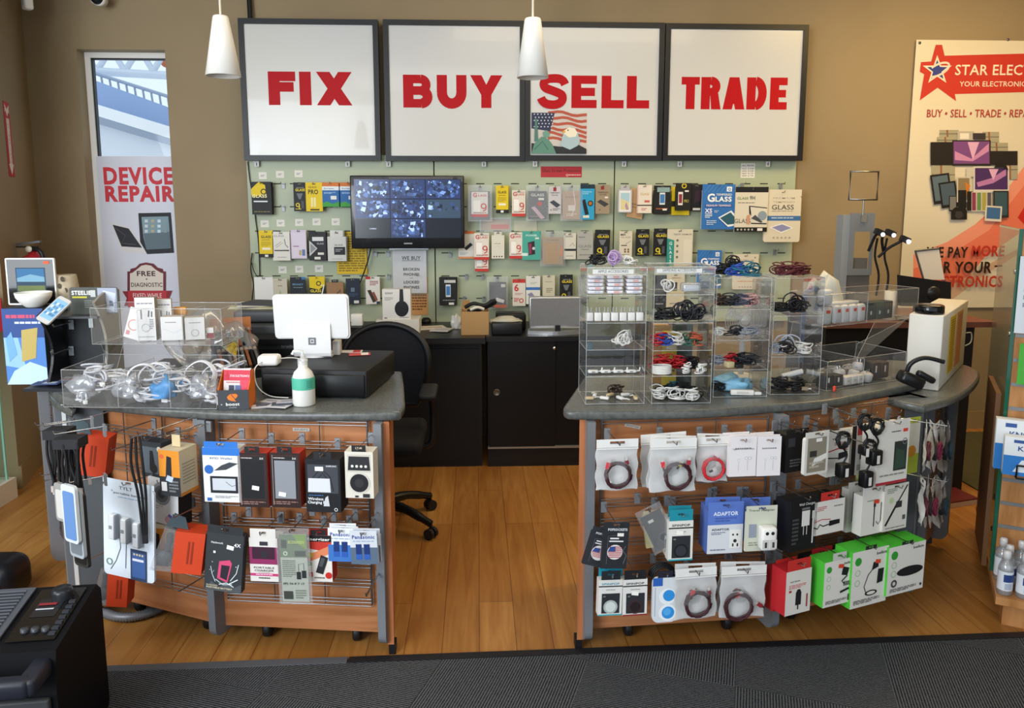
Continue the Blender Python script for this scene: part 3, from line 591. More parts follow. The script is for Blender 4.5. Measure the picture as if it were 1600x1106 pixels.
peg('phone_case_box', 'bright blue box with a black phone picture in the first row', 907, 929, 288, 343, '#2a9cc9', [('r', 0, .88, 1, 1, '#14303c'), ('p', [(.12, .55), (.35, .58), (.62, .16), (.36, .12)], '#16181c'), ('c', .72, .46, .2, '#151517'), ('c', .72, .46, .13, '#b06a2a'), ('r', .2, .05, .65, .12, '#e0d9c4'), ('L', .15, .7, .8, .8, 2, '#8fd0e6')], back=1)
peg('screen_protector_pack', 'taupe TEMPERED GLASS pack with red crest at the panel seam', 931, 953, 289, 334, '#9b8a72', [('r', .36, .84, .6, .96, '#8d2f2c'), ('t', 'TEMPERED', .5, .72, .05, '#5b4c3a', .8, .02), ('t', 'GLASS', .5, .65, .045, '#5b4c3a', .5, .02), ('p', [(.1, .42), (.35, .5), (.95, .34), (.65, .24)], '#3b3a3c'), ('r', .65, .54, .88, .6, '#e2ddd0'), ('c', .3, .14, .06, '#6b5c48')])
peg('phone_case_pack', 'pack with a pastel rainbow phone beside the seam', 966, 988, 290, 332, '#b5b3b8', [('r', .1, .04, .9, .94, '#e5e6e2'), ('p', [(.18, .12), (.82, .12), (.82, .45), (.18, .6)], '#d9cf9a'), ('p', [(.18, .6), (.82, .45), (.82, .84), (.18, .84)], '#a9c9d6'), ('p', [(.5, .3), (.6, .45), (.78, .12), (.6, .12)], '#b58aa8')], rd=.1, tab='#b9b6ba', tabw=.6)
peg('screen_protector_pack', 'brown kraft pack hanging askew behind a white one', 986, 1011, 296, 341, '#c39a6b', [('L', .2, .3, .8, .5, 2, '#9a774d')], roll=.17, off=.04)
peg('screen_protector_pack', 'white GLASS pack with pink edge over the kraft pack', 996, 1019, 289, 333, '#e2d8c8', [('r', 0, 0, .08, 1, '#d6b3b0'), ('t', 'GLASS', .5, .64, .08, '#c9a35a', .6, .02), ('r', .5, .38, .85, .46, '#c9625a'), ('r', 0, .26, 1, .3, '#2a2622'), ('L', .3, .08, .7, .18, 2, '#c97b70')])
peg('phone_case_pack', 'black pack with a blue screened phone in the first row', 1022, 1048, 290, 335, '#151515', [('r', .2, .78, .95, .94, '#8aa6a6'), ('r', .35, .34, .68, .76, '#d9dde0'), ('r', .38, .4, .65, .7, '#3f7bb5'), ('L', .15, .14, .85, .22, 1, '#a55a3a'), ('r', .55, .14, .8, .2, '#e6e2d8')], back=1, rd=.1)
peg('screen_protector_pack', 'yellow pack behind the black 9 pack', 1050, 1078, 292, 336, YL, [('r', .0, .3, .2, .5, '#222')], off=.04)
peg('screen_protector_pack', 'black 9H pack with a phone in front of the yellow one', 1056, 1080, 286, 329, '#1a1913', [('o', .55, .9, .16, .06, YL), ('r', .18, .2, .48, .68, '#e4e1da'), ('r', .22, .27, .44, .6, '#8a2a3a'), ('t', 'PRO', .72, .3, .1, '#b9ae4a', .3), ('r', .6, .68, .85, .74, '#dedbd0')], off=.085)
peg('screen_protector_pack', 'dark plum pack beside the big blue pack', 1080, 1098, 288, 330, '#1e181c', [('p', [(.3, .3), (.8, .4), (.9, .8), (.4, .75)], '#3a2430'), ('r', .2, .04, .85, .12, '#e0dcd2')], off=.05)
GB = [('r', 0, .0, 1, 1, '#2f6fb5')] + [('s', [(i / 8, 1), (i / 8 - .2, .82)], .012, '#5a92cc') for i in range(2, 10)] + [('r', .74, .84, .9, .95, '#e9eef2'), ('t', 'Q', .82, .865, .055, '#2f6fb5', None, .03), ('t', 'G', .27, .62, .17, '#f0f3f4', None, .035), ('t', 'TEMPERED', .66, .75, .045, '#e6ecf0', .48, .02), ('t', 'LASS', .65, .62, .105, '#f0f3f4', .5, .035), ('r', .1, .5, .92, .56, '#3a4a98'), ('t', 'PREMIUM TEMPERED', .51, .51, .04, '#e9e4f0', .76, .02), ('t', 'XS', .2, .37, .09, '#eef', None, .03), ('L', .1, .24, .32, .35, 3, '#d6e2ee'), ('L', .38, .36, .52, .42, 2, '#bcd0e6'), ('p', [(.5, .26), (.9, .42), (1, .34), (1, .08), (.82, .05)], '#e4eaee'), ('p', [(.56, .25), (.88, .38), (1, .28), (1, .12), (.8, .10)], '#2a5a6c'), ('L', .15, .08, .45, .2, 3, '#b6cbe4')]
peg('tablet_screen_protector_pack', 'large blue TEMPERED GLASS pack in the first row', 1098, 1149, 288, 358, '#2f6fb5', GB, off=.10, sc='#cfe0ee', back=1, d=.012)
peg('tablet_screen_protector_pack', 'large cream and black GLASS 9H pack beside the blue one', 1150, 1201, 292, 362, '#d9d3c0', [('r', 0, .88, 1, 1, '#17171a'), ('r', 0, 0, 1, .1, '#17171a'), ('t', 'GLASS', .22, .72, .055, '#6f8a4a', .34, .03), ('t', '9H', .52, .72, .08, '#55564e', .16, .02), ('L', .08, .62, .6, .66, 1, '#9a9684'), ('t', 'GLASS', .24, .2, .09, '#77756c', .5, .02), ('p', [(.42, .58), (.47, .58), (.50, .36), (.44, .4)], '#26262a'), ('p', [(.46, .56), (.98, .52), (.98, .2), (.55, .2)], '#dad5c6'), ('s', [(.46, .57), (.98, .53)], .03, '#26262a'), ('s', [(.5, .19), (.98, .18)], .03, '#26262a'), ('c', .84, .36, .14, '#8c9aa8'), ('p', [(.5, .3), (.62, .38), (.86, .22), (.8, .2)], '#4a4d55'), ('p', [(.36, .36), (.46, .4), (.46, .16), (.36, .18)], '#c9977a'), ('r', .7, .02, .86, .08, '#e8e6df')] + [('c', .1 + i * .11, .05, .03, '#b9b6ac') for i in range(5)], off=.11, roll=0)
peg('tablet_screen_protector_pack', 'large cream PREMIUM TEMPERED GLASS pack at the right end', 1196, 1253, 296, 378, '#d8d0bc', [('t', 'PREMIUM', .52, .82, .035, '#b5ad9a', .6), ('t', 'TEMPERED', .52, .745, .035, '#b5ad9a', .6), ('t', 'GLASS', .5, .62, .09, '#4e4a44', .6, .01), ('L', .2, .57, .8, .6, 1, '#a9a190'), ('r', 0, .41, 1, .5, '#3f6fa6'), ('L', .2, .44, .8, .47, 1, '#cfdcea'), ('p', [(.16, .28), (.5, .36), (.82, .27), (.48, .17)], '#eeece6'), ('p', [(.22, .28), (.5, .34), (.76, .27), (.48, .195)], '#8a8fb8')] + [('c', .28 + i * .11, .085, .025, '#a8a08e') for i in range(5)], off=.09, rd=.06, roll=0)
# right of the monitor, second row
peg('screen_protector_pack', 'white and orange pack half hidden behind the monitor', 716, 741, 361, 404, '#d9d4cb', [('r', 0, .9, 1, 1, '#c56a35'), ('p', [(.35, .38), (.75, .58), (.9, .5), (.5, .3)], '#1d1e22'), ('r', 0, 0, 1, .07, '#d98a55'), ('L', .1, .12, .6, .22, 2, '#9aa')], off=.04)
peg('screen_protector_pack', 'white pack with red 9, the upper of a hanging pair', 741, 764, 364, 406, '#e0d9cc', redg(), off=.08)
peg('screen_protector_pack', 'white pack with red 9 showing below its twin', 742, 763, 383, 424, '#e0d9cc', redg(), off=.055, hook=False)
peg('screen_protector_pack', 'plain white pack with four dark dots', 768, 788, 362, 404, '#dcd8c8', [('L', .2, .6, .7, .66, 1, '#aaa58f'), ('s', [(.2, .45), (.4, .55), (.7, .52)], .02, '#b5b09c')] + [('c', .2 + i * .2, .09, .055, '#3a3833') for i in range(4)], tab='#d6d2c4', tabw=.6)
peg('screen_protector_pack', 'white pack with red 9 beside the teal box', 796, 816, 363, 404, '#e0d9cc', redg())
peg('phone_case_box', 'teal box with a burgundy phone picture', 816, 845, 361, 406, '#4aa596', [('t', 'POWER', .5, .82, .06, '#d6ebe6', .6, .02), ('p', [(.3, .6), (.66, .66), (.7, .2), (.36, .16)], '#2b1f28'), ('p', [(.34, .56), (.5, .58), (.5, .2), (.38, .2)], '#8d3550'), ('c', .62, .4, .08, '#c9ccd0'), ('r', .0, .14, .3, .24, '#d9ece8'), ('r', .7, .72, .9, .78, '#e2ded2')])
peg('phone_case_bag', 'big clear bag with a kraft card in the second row', 844, 884, 361, 416, '#b08e62', [('t', 'CASE', .5, .86, .06, '#75562f', .6), ('r', .1, .05, .75, .8, '#b89468'), ('p', [(.8, .35), (1, .3), (1, .7), (.85, .6)], '#d08a5a')], bag=BAG)
peg('screen_protector_pack', 'white GLASS pack with sketched phone right of the kraft bag', 881, 900, 364, 405, '#d3cec0', [('t', 'GLASS', .45, .84, .06, '#6f6c64', .6, .02), ('s', [(.5, .5), (.75, .62), (.9, .5)], .03, '#55534d'), ('r', .05, .32, 1, .4, '#26262a'), ('L', .2, .08, .8, .14, 1, '#a5a093')])
peg('screen_protector_pack', 'silver grey GLASS pack in the second row', 902, 927, 361, 405, '#a9a9a2', [('t', 'GLASS', .5, .42, .09, '#6b6c6a', .8, .01), ('L', .25, .32, .75, .36, 1, '#5a5b59'), ('L', .1, .74, .5, .8, 1, '#77786f'), ('L', .15, .1, .85, .18, 1, '#85867f')])
peg('screen_protector_pack', 'black pack with yellow 9 left of the seam in the second row', 930, 953, 359, 400, BK, nine(), back=1)
peg('screen_protector_pack', 'white MR GLASS pack right of the seam', 968, 988, 361, 401, '#d5cdb9', [('t', 'MR', .3, .82, .08, '#4a473f', .4, .02), ('t', 'GLASS', .5, .73, .06, '#8a8578', .75, .01), ('r', .15, .42, .6, .46, '#5a564b'), ('s', [(.5, .5), (.9, .62)], .03, '#77735f')] + [('r', .4 + (i % 2) * .25, .16 + (i // 2) * .09, .52 + (i % 2) * .25, .23 + (i // 2) * .09, '#7a4a35') for i in range(4)] + [('L', .2, .05, .8, .09, 1, '#3a3830')])
peg('screen_protector_pack', 'black pack with yellow 9, first of two side by side', 994, 1015, 358, 400, BK, nine())
peg('screen_protector_pack', 'black pack with yellow 9, second of two, beside the teal edged box', 1022, 1043, 357, 400, BK, nine())
peg('screen_protector_pack', 'tall cream pack with teal GLASS edge', 1043, 1083, 358, 416, '#d2ccb8', [('r', 0, 0, .28, .76, '#2f8f84'), ('p', [(0, .76), (.28, .70), (.28, .76)], '#d2ccb8'), ('t', 'TECH ARMOR', .6, .84, .04, '#6f6b5e', .72, .01), ('r', .64, .08, .94, .72, '#dad5c4')] + [('r', .36, .22 + i * .15, .44, .28 + i * .15, '#6f6b5e') for i in range(4)] + [('t', c, .14, .58 - i * .12, .08, '#dff0ea', None, .02) for i, c in enumerate('GLASS')], sc='#2a5f66', off=.085)
peg('tablet_screen_protector_pack', 'blue TEMPERED GLASS pack above the second acrylic tower', 1090, 1128, 391, 450, '#2f6fb5', GB, off=.06, sc='#cfe0ee', back=1)
peg('tablet_screen_protector_pack', 'cream PREMIUM pack behind the coiled cables', 1146, 1186, 397, 452, '#d8d0bc', [('t', 'PREMIUM', .5, .8, .05, '#b5ad9a', .6), ('L', .2, .2, .8, .24, 1, '#c98a4a'), ('c', .85, .9, .03, '#8a8272')] + [('c', .28 + i * .11, .07, .03, '#a8a08e') for i in range(5)], off=.06, rd=.06)
peg('screen_protector_pack', 'black pack seen through the second acrylic tower', 1021, 1042, 430, 482, '#2a2b2e', [('r', .1, .5, .9, .75, '#3d3f43'), ('L', .2, .1, .8, .16, 1, '#9a9a96')], off=.05)
peg('screen_protector_pack', 'cream pack seen through the second acrylic tower', 1042, 1070, 427, 482, '#cfc6ac', [('r', .1, .5, .6, .75, '#3a3833'), ('L', .2, .1, .8, .16, 1, '#8a8470'), ('L', .3, .84, .8, .88, 1, '#9a7a5a')], off=.05)
for x, y in ((439, 287), (439, 323), (585, 395), (605, 395), (606, 431), (703, 396), (729, 431), (755, 431), (725, 466), (756, 466), (1165, 287), (1226, 287), (1216, 392), (652, 431)):
    pl = pg(x); rod(pl, pl.at(x, y, .07), .0)

# price cards, labels, notices
def card(pts, z=.0012, name='price_card', label='', cat='card', fc=PAPER, D=(), off=.002, pl=None):
    x0, y0, x1, y1 = pts; a, c = atY(x0, y0, YP - off), atY(x1, y1, YP - off); b = MB()
    b.bx((a.x, a.y, c.z), (c.x, a.y + z, a.z), fc); b.draw(D, a.x, c.z, c.x - a.x, a.z - c.z, a.y - .0002)
    return b.obj(name, label=label, cat=cat)
pos = {'top': 'above the first row', 'mid': 'above the second row', 'low': 'above the bottom row'}
for i, (x0, y0, r, q) in enumerate([(404, 269, 'top', 'first'), (431, 267, 'top', 'second'), (460, 266, 'top', 'third'), (407, 344, 'mid', 'first'), (432, 343, 'mid', 'second'), (461, 342, 'mid', 'third'), (488, 341, 'mid', 'fourth'), (518, 341, 'mid', 'fifth'), (435, 416, 'low', 'first'), (461, 415, 'low', 'second'), (492, 414, 'low', 'third')]):
    card((x0, y0, x0 + 13, y0 + 11), label='small white price card %s, %s from the left end' % (pos[r], q), D=[('L', .25, .3, .75, .62, 2, '#8a8d96')])
card((845, 260, 909, 277), name='shelf_label', label='red label reading Glass Screen Protectors', cat='label', fc='#b02a33', D=[('t', 'Glass Screen Protectors', .5, .48, .30, '#3a1015', .94, .008), ('o', .64, .19, .028, .01, '#e6c9c6'), ('L', .67, .1, .97, .26, 1, '#dfb5b3')])
card((1158, 255, 1179, 278), name='price_list', label='white price list card near the right end of the panels', cat='card', D=[('t', 'ALL PRICES', .5, .8, .1, '#33343f', .85, .02)] + [('t', ['NO1  $ 9.99', 'NO2  $ 9.99', 'NO3  $ 7.99', 'NO4  $ 7.99'][i], .5, .58 - i * .16, .09, '#33343f', .8, .01) for i in range(4)])
card((525, 362, 574, 428), name='notice_sheet', label='bright yellow notice sheet hanging under the monitor', cat='paper', fc='#d8b317', D=[('L', .06, .04, .94, .96, 16, '#8d7410')], off=.012)
card((641, 433, 669, 492), name='notice_sheet', label='orange notice sheet behind the headphone box', cat='paper', fc='#d09a5f', D=[('L', .08, .1, .92, .92, 11, '#7d4d28')], off=.004)
card((749, 340, 799, 362), name='label_holder', label='empty clear label holder with a pink band', cat='holder', fc=BLIST, D=[('r', .05, .1, .95, .9, '#b9b0a6'), ('r', .36, .2, .92, .52, '#c48f90')], off=.006, z=.002)
card((803, 345, 839, 361), name='label_holder', label='plain pale label holder beside the pink banded one', cat='holder', fc='#c3c2ab', off=.006, z=.002)
t = thing('paper_sleeve_sign', 'white WE BUY BROKEN PHONES sheet in a clear sleeve', 'sign', tuple(atY(639, 460, YP - .03)))
a, c = atY(613, 391, YP - .03), atY(667, 458, YP - .03); b = MB(); b.bx((a.x, a.y, c.z), (c.x, a.y + .001, a.z), '#d5d5d6')
b.draw([('t', 'WE BUY', .55, .78, .085, '#26272c', .56, .02), ('r', .27, .755, .83, .765, '#26272c'), ('t', 'BROKEN', .55, .53, .062, '#2c2d32', .48, .03), ('t', 'PHONES', .55, .41, .062, '#2c2d32', .46, .03), ('t', 'AND', .55, .345, .022, '#3a3b40', .1), ('t', 'LOCKED', .55, .23, .062, '#2c2d32', .46, .03), ('t', 'PHONES', .55, .11, .062, '#2c2d32', .46, .03)], a.x, c.z, c.x - a.x, a.z - c.z, a.y - .0002); b.obj('sheet', t)
MB().bx((a.x - .02, a.y - .003, c.z - .02), (c.x + .015, a.y - .0015, a.z + .01), see('paper_sleeve', dens=.03, gloss=.02)).obj('sleeve', t)
MB().bx((a.x - .02, a.y - .004, a.z + .005), (c.x + .015, a.y + .01, a.z + .02), STEEL).obj('holder_bar', t)
# clips under the sign frames, each with its little card
for x, q in ((401, 'left end of the FIX sign'), (543, 'right end of the FIX sign'), (607, 'left end of the BUY sign'), (756, 'right end of the BUY sign'), (836, 'left end of the SELL sign'), (975, 'right end of the SELL sign'), (1062, 'left end of the TRADE sign'), (1200, 'right end of the TRADE sign')):
    p = atY(x, 256, YP - .03); b = MB(); b.tube([p + V((-.01, .03, .03)), p + V((-.012, -.02, .04)), p + V((-.012, -.02, .012))], .003, CHROME, 6); b.box(p + V((0, 0, 0)), (.03, .002, .036), '#cfd0cf'); b.box(p + V((0, -.0015, -.002)), (.006, .001, .02), '#3b3c40')
    b.obj('sign_clip', label='small metal clip with white tag under the ' + q, cat='clip', group='clips under the signs')
b = MB(); b.tube(smoothpath([atY(x, y, YP - .012) for x, y in ((387, 252), (391, 285), (396, 310), (399, 340), (404, 380), (406, 432))], 4), .0035, BLK, 6)
b.obj('loose_cable', label='thin black cable hanging down the left edge of the panel', cat='cable')
b = MB(); b.tube(smoothpath([atY(x, y, YP - .02) for x, y in ((394, 395), (392, 420), (396, 445), (394, 470), (398, 480))], 4), .004, BLK, 6); b.tube(smoothpath([atY(x, y, YP - .03) for x, y in ((393, 410), (398, 426), (406, 436))], 4), .003, BLK, 6)
b.obj('loose_cable', label='tangle of black cables at the lower left corner of the panel', cat='cable')

# ------------------------------------------------------------------ the wall monitor with its camera pictures
def monitor():
    YT = 5.12; a, c = atY(546, 274, YT), atY(726, 388, YT); x0, x1, z0, z1 = a.x, c.x, c.z, a.z; W, Hh = x1 - x0, z1 - z0
    t = thing('wall_monitor', 'wide black monitor showing nine security camera pictures', 'monitor', ((x0 + x1) / 2, YT, z0))
    MB().rbox(((x0 + x1) / 2, YT + .035, (z0 + z1) / 2), (W, .07, Hh), C('#15161a', .25, coat=.3), .008, 3).obj('casing', t)
    b = MB(); sx0, sx1, sz0, sz1 = x0 + W * .038, x1 - W * .03, z0 + Hh * .145, z1 - Hh * .05; b.sheet(sx0, sz0, sx1, sz1, C('#0c1020', .15, emit=.6), YT - .001)
    rnd = random.Random(5); w, h = (sx1 - sx0) / 3, (sz1 - sz0) / 3; pal = ['#1a2544', '#2b3f72', '#456199', '#6d8cc8', '#9db6e0', '#10172b', '#222b3d', '#3a4f78', '#141c30', '#33476f']
    for k in range(9):
        i, j = k % 3, 2 - k // 3; X_0, Z_0 = sx0 + i * w + .003, sz0 + j * h + .003; ww, hh = w - .006, h - .006
        if k in (6, 8): b.sheet(X_0, Z_0, X_0 + ww, Z_0 + hh, C('#10151f', .2, emit=.7), YT - .0013); 
        else:
            b.sheet(X_0, Z_0, X_0 + ww, Z_0 + hh, C('#22305a' if k != 5 else '#2d3f52', .2, emit=.8), YT - .0013)
            for q in range(80 if k != 5 else 16):
                cx, cz = X_0 + ww * rnd.uniform(.06, .94), Z_0 + hh * rnd.uniform(.06, .94); r = min(.03 * rnd.uniform(.2, 1), cx - X_0, X_0 + ww - cx, cz - Z_0, Z_0 + hh - cz); an = rnd.uniform(0, 3)
                n = 4; pts = [(cx + r * math.cos(an + u * 2 * pi / n) * rnd.uniform(.4, 1), YT - .0015 - q * 8e-6, cz + r * math.sin(an + u * 2 * pi / n) * rnd.uniform(.4, 1)) for u in range(n)]
                b.quad(pts, C(rnd.choice(pal), .2, emit=.8))
        if k == 6: b.text('CAMERA', X_0 + ww * .5, Z_0 + hh * .45, .008, C('#cfdcf0', emit=.8), YT - .002)
    b.obj('screen', t); MB().box(((x0 + x1) / 2, YT - .001, z0 + Hh * .07), (.055, .002, .009), C('#8a8d92', .4)).text('', 0, 0, .01, '#888').obj('badge', t)
    MB().bx(((x0 + x1) / 2 - .1, YT + .07, z0 + .1), ((x0 + x1) / 2 + .1, YP, z1 - .1), C('#222327')).obj('wall_bracket', t)
    MB().tube(smoothpath([atY(x, y, YT + .09) for x, y in ((580, 385), (574, 410), (563, 440), (545, 478))], 4), .005, BLK, 6).obj('power_cable', t)
monitor()
# ------------------------------------------------------------------ black cabinets along the back wall
BLAM = noisy('black_wood_laminate', ['#121211', '#1b1a19'], (3, 3, 40), .38, 3, spec=.4)
ZK = .824; YC = 4.62
xl0, xl1 = -1.55, atY(753, 600, YC).x; xr0, xr1 = atY(762, 600, YC).x, atY(1000, 560, YC).x
t = thing('desk_cabinet', 'plain black desk cabinet behind the office chair', 'cabinet', ((xl0 + xl1) / 2, YC, 0))
MB().bx((xl0, YC + .02, .0), (xl1, 5.24, ZK - .045), BLAM).obj('carcass', t)
MB().bx((xl0 - .02, YC - .05, ZK - .035), (xl1 + .02, 5.25, ZK), BLAM).obj('desk_top', t)
MB().bx((xl1 - .62, YC, .04), (xl1 - .02, YC + .018, ZK - .075), C('#141414', .4)).obj('door', t)
t = thing('storage_cabinet', 'black cabinet with sliding doors and two silver strips', 'cabinet', ((xr0 + xr1) / 2, YC, 0))
MB().bx((xr0, YC + .03, 0), (xr1, 5.24, ZK - .03), BLAM).obj('carcass', t)
MB().bx((xr0 - .01, YC - .01, ZK - .03), (xr1 + .01, 5.25, ZK), BLAM).obj('cabinet_top', t)
zs = atY(830, 528, YC).z; zq = atY(830, 698.5, YC).z
MB().bx((xr0, YC - .006, zs - .012), (xr1, YC + .03, zs + .006), C('#a8a5a0', .35, .6)).obj('track', t)
MB().bx((xr0, YC - .006, zq - .006), (xr1, YC + .03, zq + .004), C('#a8a5a0', .35, .6)).obj('track', t)
MB().bx((xr0, YC + .005, 0), (xr1, YC + .03, zq - .006), BLAM).obj('plinth', t)
xm = atY(868, 560, YC).x
for a, c, y in ((xr0 + .008, xm, 0), (xm - .02, xr1, .016)):
    d = MB().bx((a, YC + y, zq + .005), (c, YC + y + .014, zs - .013), C('#0f0f0f', .35)).obj('sliding_door', t)
    if y == 0:
        p = atY(776, 613, YC); MB().lathe([(0, -.001), (.017, -.001), (.019, -.003), (.021, -.0005), (.021, 0)], (p.x, YC, p.z), C('#7a756b', .35, .7), 20, 'y').obj('finger_pull', d)
    else:
        p = atY(866, 544, YC); MB().lathe([(0, -.006), (.009, -.005), (.011, 0)], (p.x, YC - .001, p.z), CHROME, 14, 'y').obj('lock', d)

def bxp(px0, px1, y0, y1, Y, depth, zb=None):
    """photo box -> world box whose front face stands at Y"""
    a, c = atY(px0, y0, Y), atY(px1, y1, Y); return V((a.x, Y, c.z if zb is None else zb)), V((c.x, Y + depth, a.z))
# headphone box on a white carton
a, c = bxp(588, 655, 500, 517, 4.72, .2, ZK); t = MB(); t.bx(a, c, '#d8d4c9'); t.sheet(a.x + .03, a.z + .012, a.x + .1, a.z + .022, '#8d8a84', a.y - .0004)
t.obj('white_carton', label='low white carton under the headphone box', cat='box'); zc_ = c.z
a, c = bxp(597, 642, 452, 501, 4.73, .07, zc_ + .0005); b = MB(); b.bx(a, c, '#d9d7d3'); w, h = c.x - a.x, c.z - a.z
b.draw([('r', 0, 0, 1, 1, '#dedcd8'), ('t', 'SONY', .24, .84, .06, '#3a3b40', .28, .02), ('L', .08, .62, .38, .74, 3, '#9a9a9c'), ('c', .68, .36, .25, '#1d1e22', .29), ('p', [(.6, .55), (.62, 1), (.74, 1), (.76, .55)], '#24252a'), ('r', .06, .04, .16, .07, '#444'), ('L', .6, .05, .92, .08, 1, '#666')], a.x, a.z, w, h, a.y - .0003)
b.sheet(c.x, a.z, c.x + .0001, c.z, '#d9d7d3', a.y); b.obj('headphone_box', label='white headphone box with a black headphone picture', cat='box')
# carton of bits
a, c = bxp(720, 764, 487, 515, 4.68, .16, ZK + .0005); t = thing('open_carton', 'small open brown carton full of black straps', 'box', ((a.x + c.x) / 2, (a.y + c.y) / 2, a.z)); K = '#b08a58'; th = .004
b = MB(); b.bx(a, (c.x, a.y + th, c.z), K).bx((a.x, c.y - th, a.z), c, K).bx(a, (a.x + th, c.y, c.z), K).bx((c.x - th, a.y, a.z), c, K).bx(a, (c.x, c.y, a.z + th), K); b.obj('carton_body', t)
MB().prism([(a.x, c.z), (a.x + .05, c.z), (a.x + .055, c.z + .05), (a.x + .01, c.z + .055)], c.y - .002, c.y, '#a57c48', 'y').obj('flap', t)
def strap(P, r, m, lab, nm='strap', cat='strap', n=6):
    return MB().tube(smoothpath(P, 5), r, m, n).obj(nm, label=lab, cat=cat)
q = lambda x, y, Y: atY(x, y, Y)
strap([q(727, 480, 4.76), q(740, 474, 4.74), q(757, 477, 4.74), q(770, 470, 4.75), q(772, 474, 4.77), q(748, 484, 4.78), q(730, 486, 4.78)], .013, C('#1c1c1d', .6), 'black padded strap lying over the small brown carton')
strap([q(735, 484, 4.72), q(746, 480, 4.72), q(756, 483, 4.73)], .010, C('#d8d3c4', .6), 'pale strap lying in the small brown carton')
def blob(c, sx, sy, sz, m, nm, lab, cat, seed=1, flat=True, sub=3, amp=.25, grp=None):
    """crumpled soft lump resting on its base"""
    bm = bmesh.new(); bmesh.ops.create_icosphere(bm, subdivisions=sub, radius=1); r = random.Random(seed); ph = [(r.uniform(-4, 4), r.uniform(-4, 4), r.uniform(-4, 4), r.uniform(0, 6)) for _ in range(9)]
    b = MB(); vs = []
    for v in bm.verts:
        k = 1 + amp * sum(math.sin(p[0] * v.co.x * 1.6 + p[1] * v.co.y * 1.6 + p[2] * v.co.z * 1.6 + p[3]) for p in ph) / 5
        z = max(v.co.z, -.55) if flat else v.co.z
        vs.append((c[0] + v.co.x * k * sx, c[1] + v.co.y * k * sy, c[2] + (z + .55) / 1.55 * k * sz))
    mz = min(v[2] for v in vs); vs = [(x, y, z + c[2] - mz) for x, y, z in vs]
    bm.verts.index_update(); b.add(vs, [tuple(v.index for v in f.verts) for f in bm.faces], m, True); bm.free()
    return b.obj(nm, label=lab, cat=cat, group=grp)
p = q(790, 502, 4.75); blob((p.x, 4.74, ZK + .0585), .1, .05, .05, C('#b9b4a2', .35), 'wrapped_parcel', 'clear wrapped beige bundle on black boxes beside the carton', 'parcel', 3)
a, c = bxp(768, 816, 504, 517, 4.66, .16, ZK + .0005); MB().rbox((a + c) / 2, c - a, C('#1a1a1c', .4), .01).obj('game_console', label='flat black device lying between the carton and the silver speaker', cat='device')
a, c = bxp(775, 822, 490, 505, 4.84, .14, ZK + .001); MB().rbox((a + c) / 2, c - a, C('#121214', .5), .012).obj('black_case', label='black soft case behind the wrapped bundle', cat='case')
# silver speaker dock
a, c = bxp(827, 912, 464, 517, 4.72, .13, ZK + .0005); t = thing('speaker_dock', 'silver speaker dock with a grey cloth front', 'speaker', ((a.x + c.x) / 2, a.y, a.z)); w = c.x - a.x
MB().rbox(((a.x + c.x) / 2, a.y + .03, (a.z + c.z) / 2 + .015), (w, .06, c.z - a.z - .03), C('#b9bbbe', .3, .7), .008).obj('cabinet', t)
MB().bx((a.x + .008, a.y - .004, a.z + .05), (c.x - .004, a.y, c.z - .008), noisy('grey_speaker_cloth', ['#6b6c6e', '#7c7d7f'], (400, 400, 400), .8)).obj('grille', t)
pts = [(a.x - .01 + (w + .02) * i / 12, a.y - .02 - .05 * math.sin(pi * i / 12)) for i in range(13)] + [(c.x, a.y + .06), (a.x, a.y + .06)]
MB().prism(pts, a.z, a.z + .022, C('#c6c7c9', .28, .8), 'z').obj('base', t); MB().bx((a.x + .16, a.y - .05, a.z + .022), (a.x + .19, a.y - .02, a.z + .055), BLK).obj('dock_connector', t)
# papers, mouse, bags left of the carton
for i, (x, y, r, col, lb) in enumerate(((672, 512, .3, '#dcd7cb', 'white paper sheets with a red line lying left of the carton'), (690, 515, -.25, '#c9c4bb', 'crumpled receipt lying on the desk left of the carton'))):
    p = atz(x, y, ZK + .003 + i * .006); b = MB(); R = Mx.Rotation(r, 3, 'Z'); b.box(p, (.2 - i * .08, .13, .006), col, R); b.box(p + V((0, -.01, .0033)), (.16 - i * .08, .012, .0006), '#b3403c' if i == 0 else '#7d8fb0', R); b.obj('paper_sheets', label=lb, cat='paper')
p = atz(665, 506, ZK); b = MB(); b.lathe([(.0, .036), (.02, .034), (.034, .02), (.036, .004), (.034, 0)], (p.x, p.y + .05, ZK + .001), BLK, 16); b.obj('computer_mouse', label='black computer mouse behind the papers', cat='mouse')
p = atz(716, 512, ZK); blob((p.x - .01, p.y - .04, ZK + .001), .035, .03, .085, see('milky_bag', dens=.5, gloss=.2, rough=.2), 'plastic_bag', 'small crumpled clear bag between the papers and the carton', 'bag', 8, amp=.4)
p = atz(560, 512, ZK); MB().bx((p.x - .16, 4.7, ZK + .001), (p.x + .12, 4.95, ZK + .05), C('#1a1a1b', .4)).obj('set_top_box', label='flat black box lying on the desk behind the tablet stand', cat='device')
a, c = bxp(548, 566, 491, 499, 4.75, .06, ZK + .051); MB().rbox((a + c) / 2, c - a, WHT, .004).obj('white_adapter', label='small white adapter on the flat black box', cat='adapter')

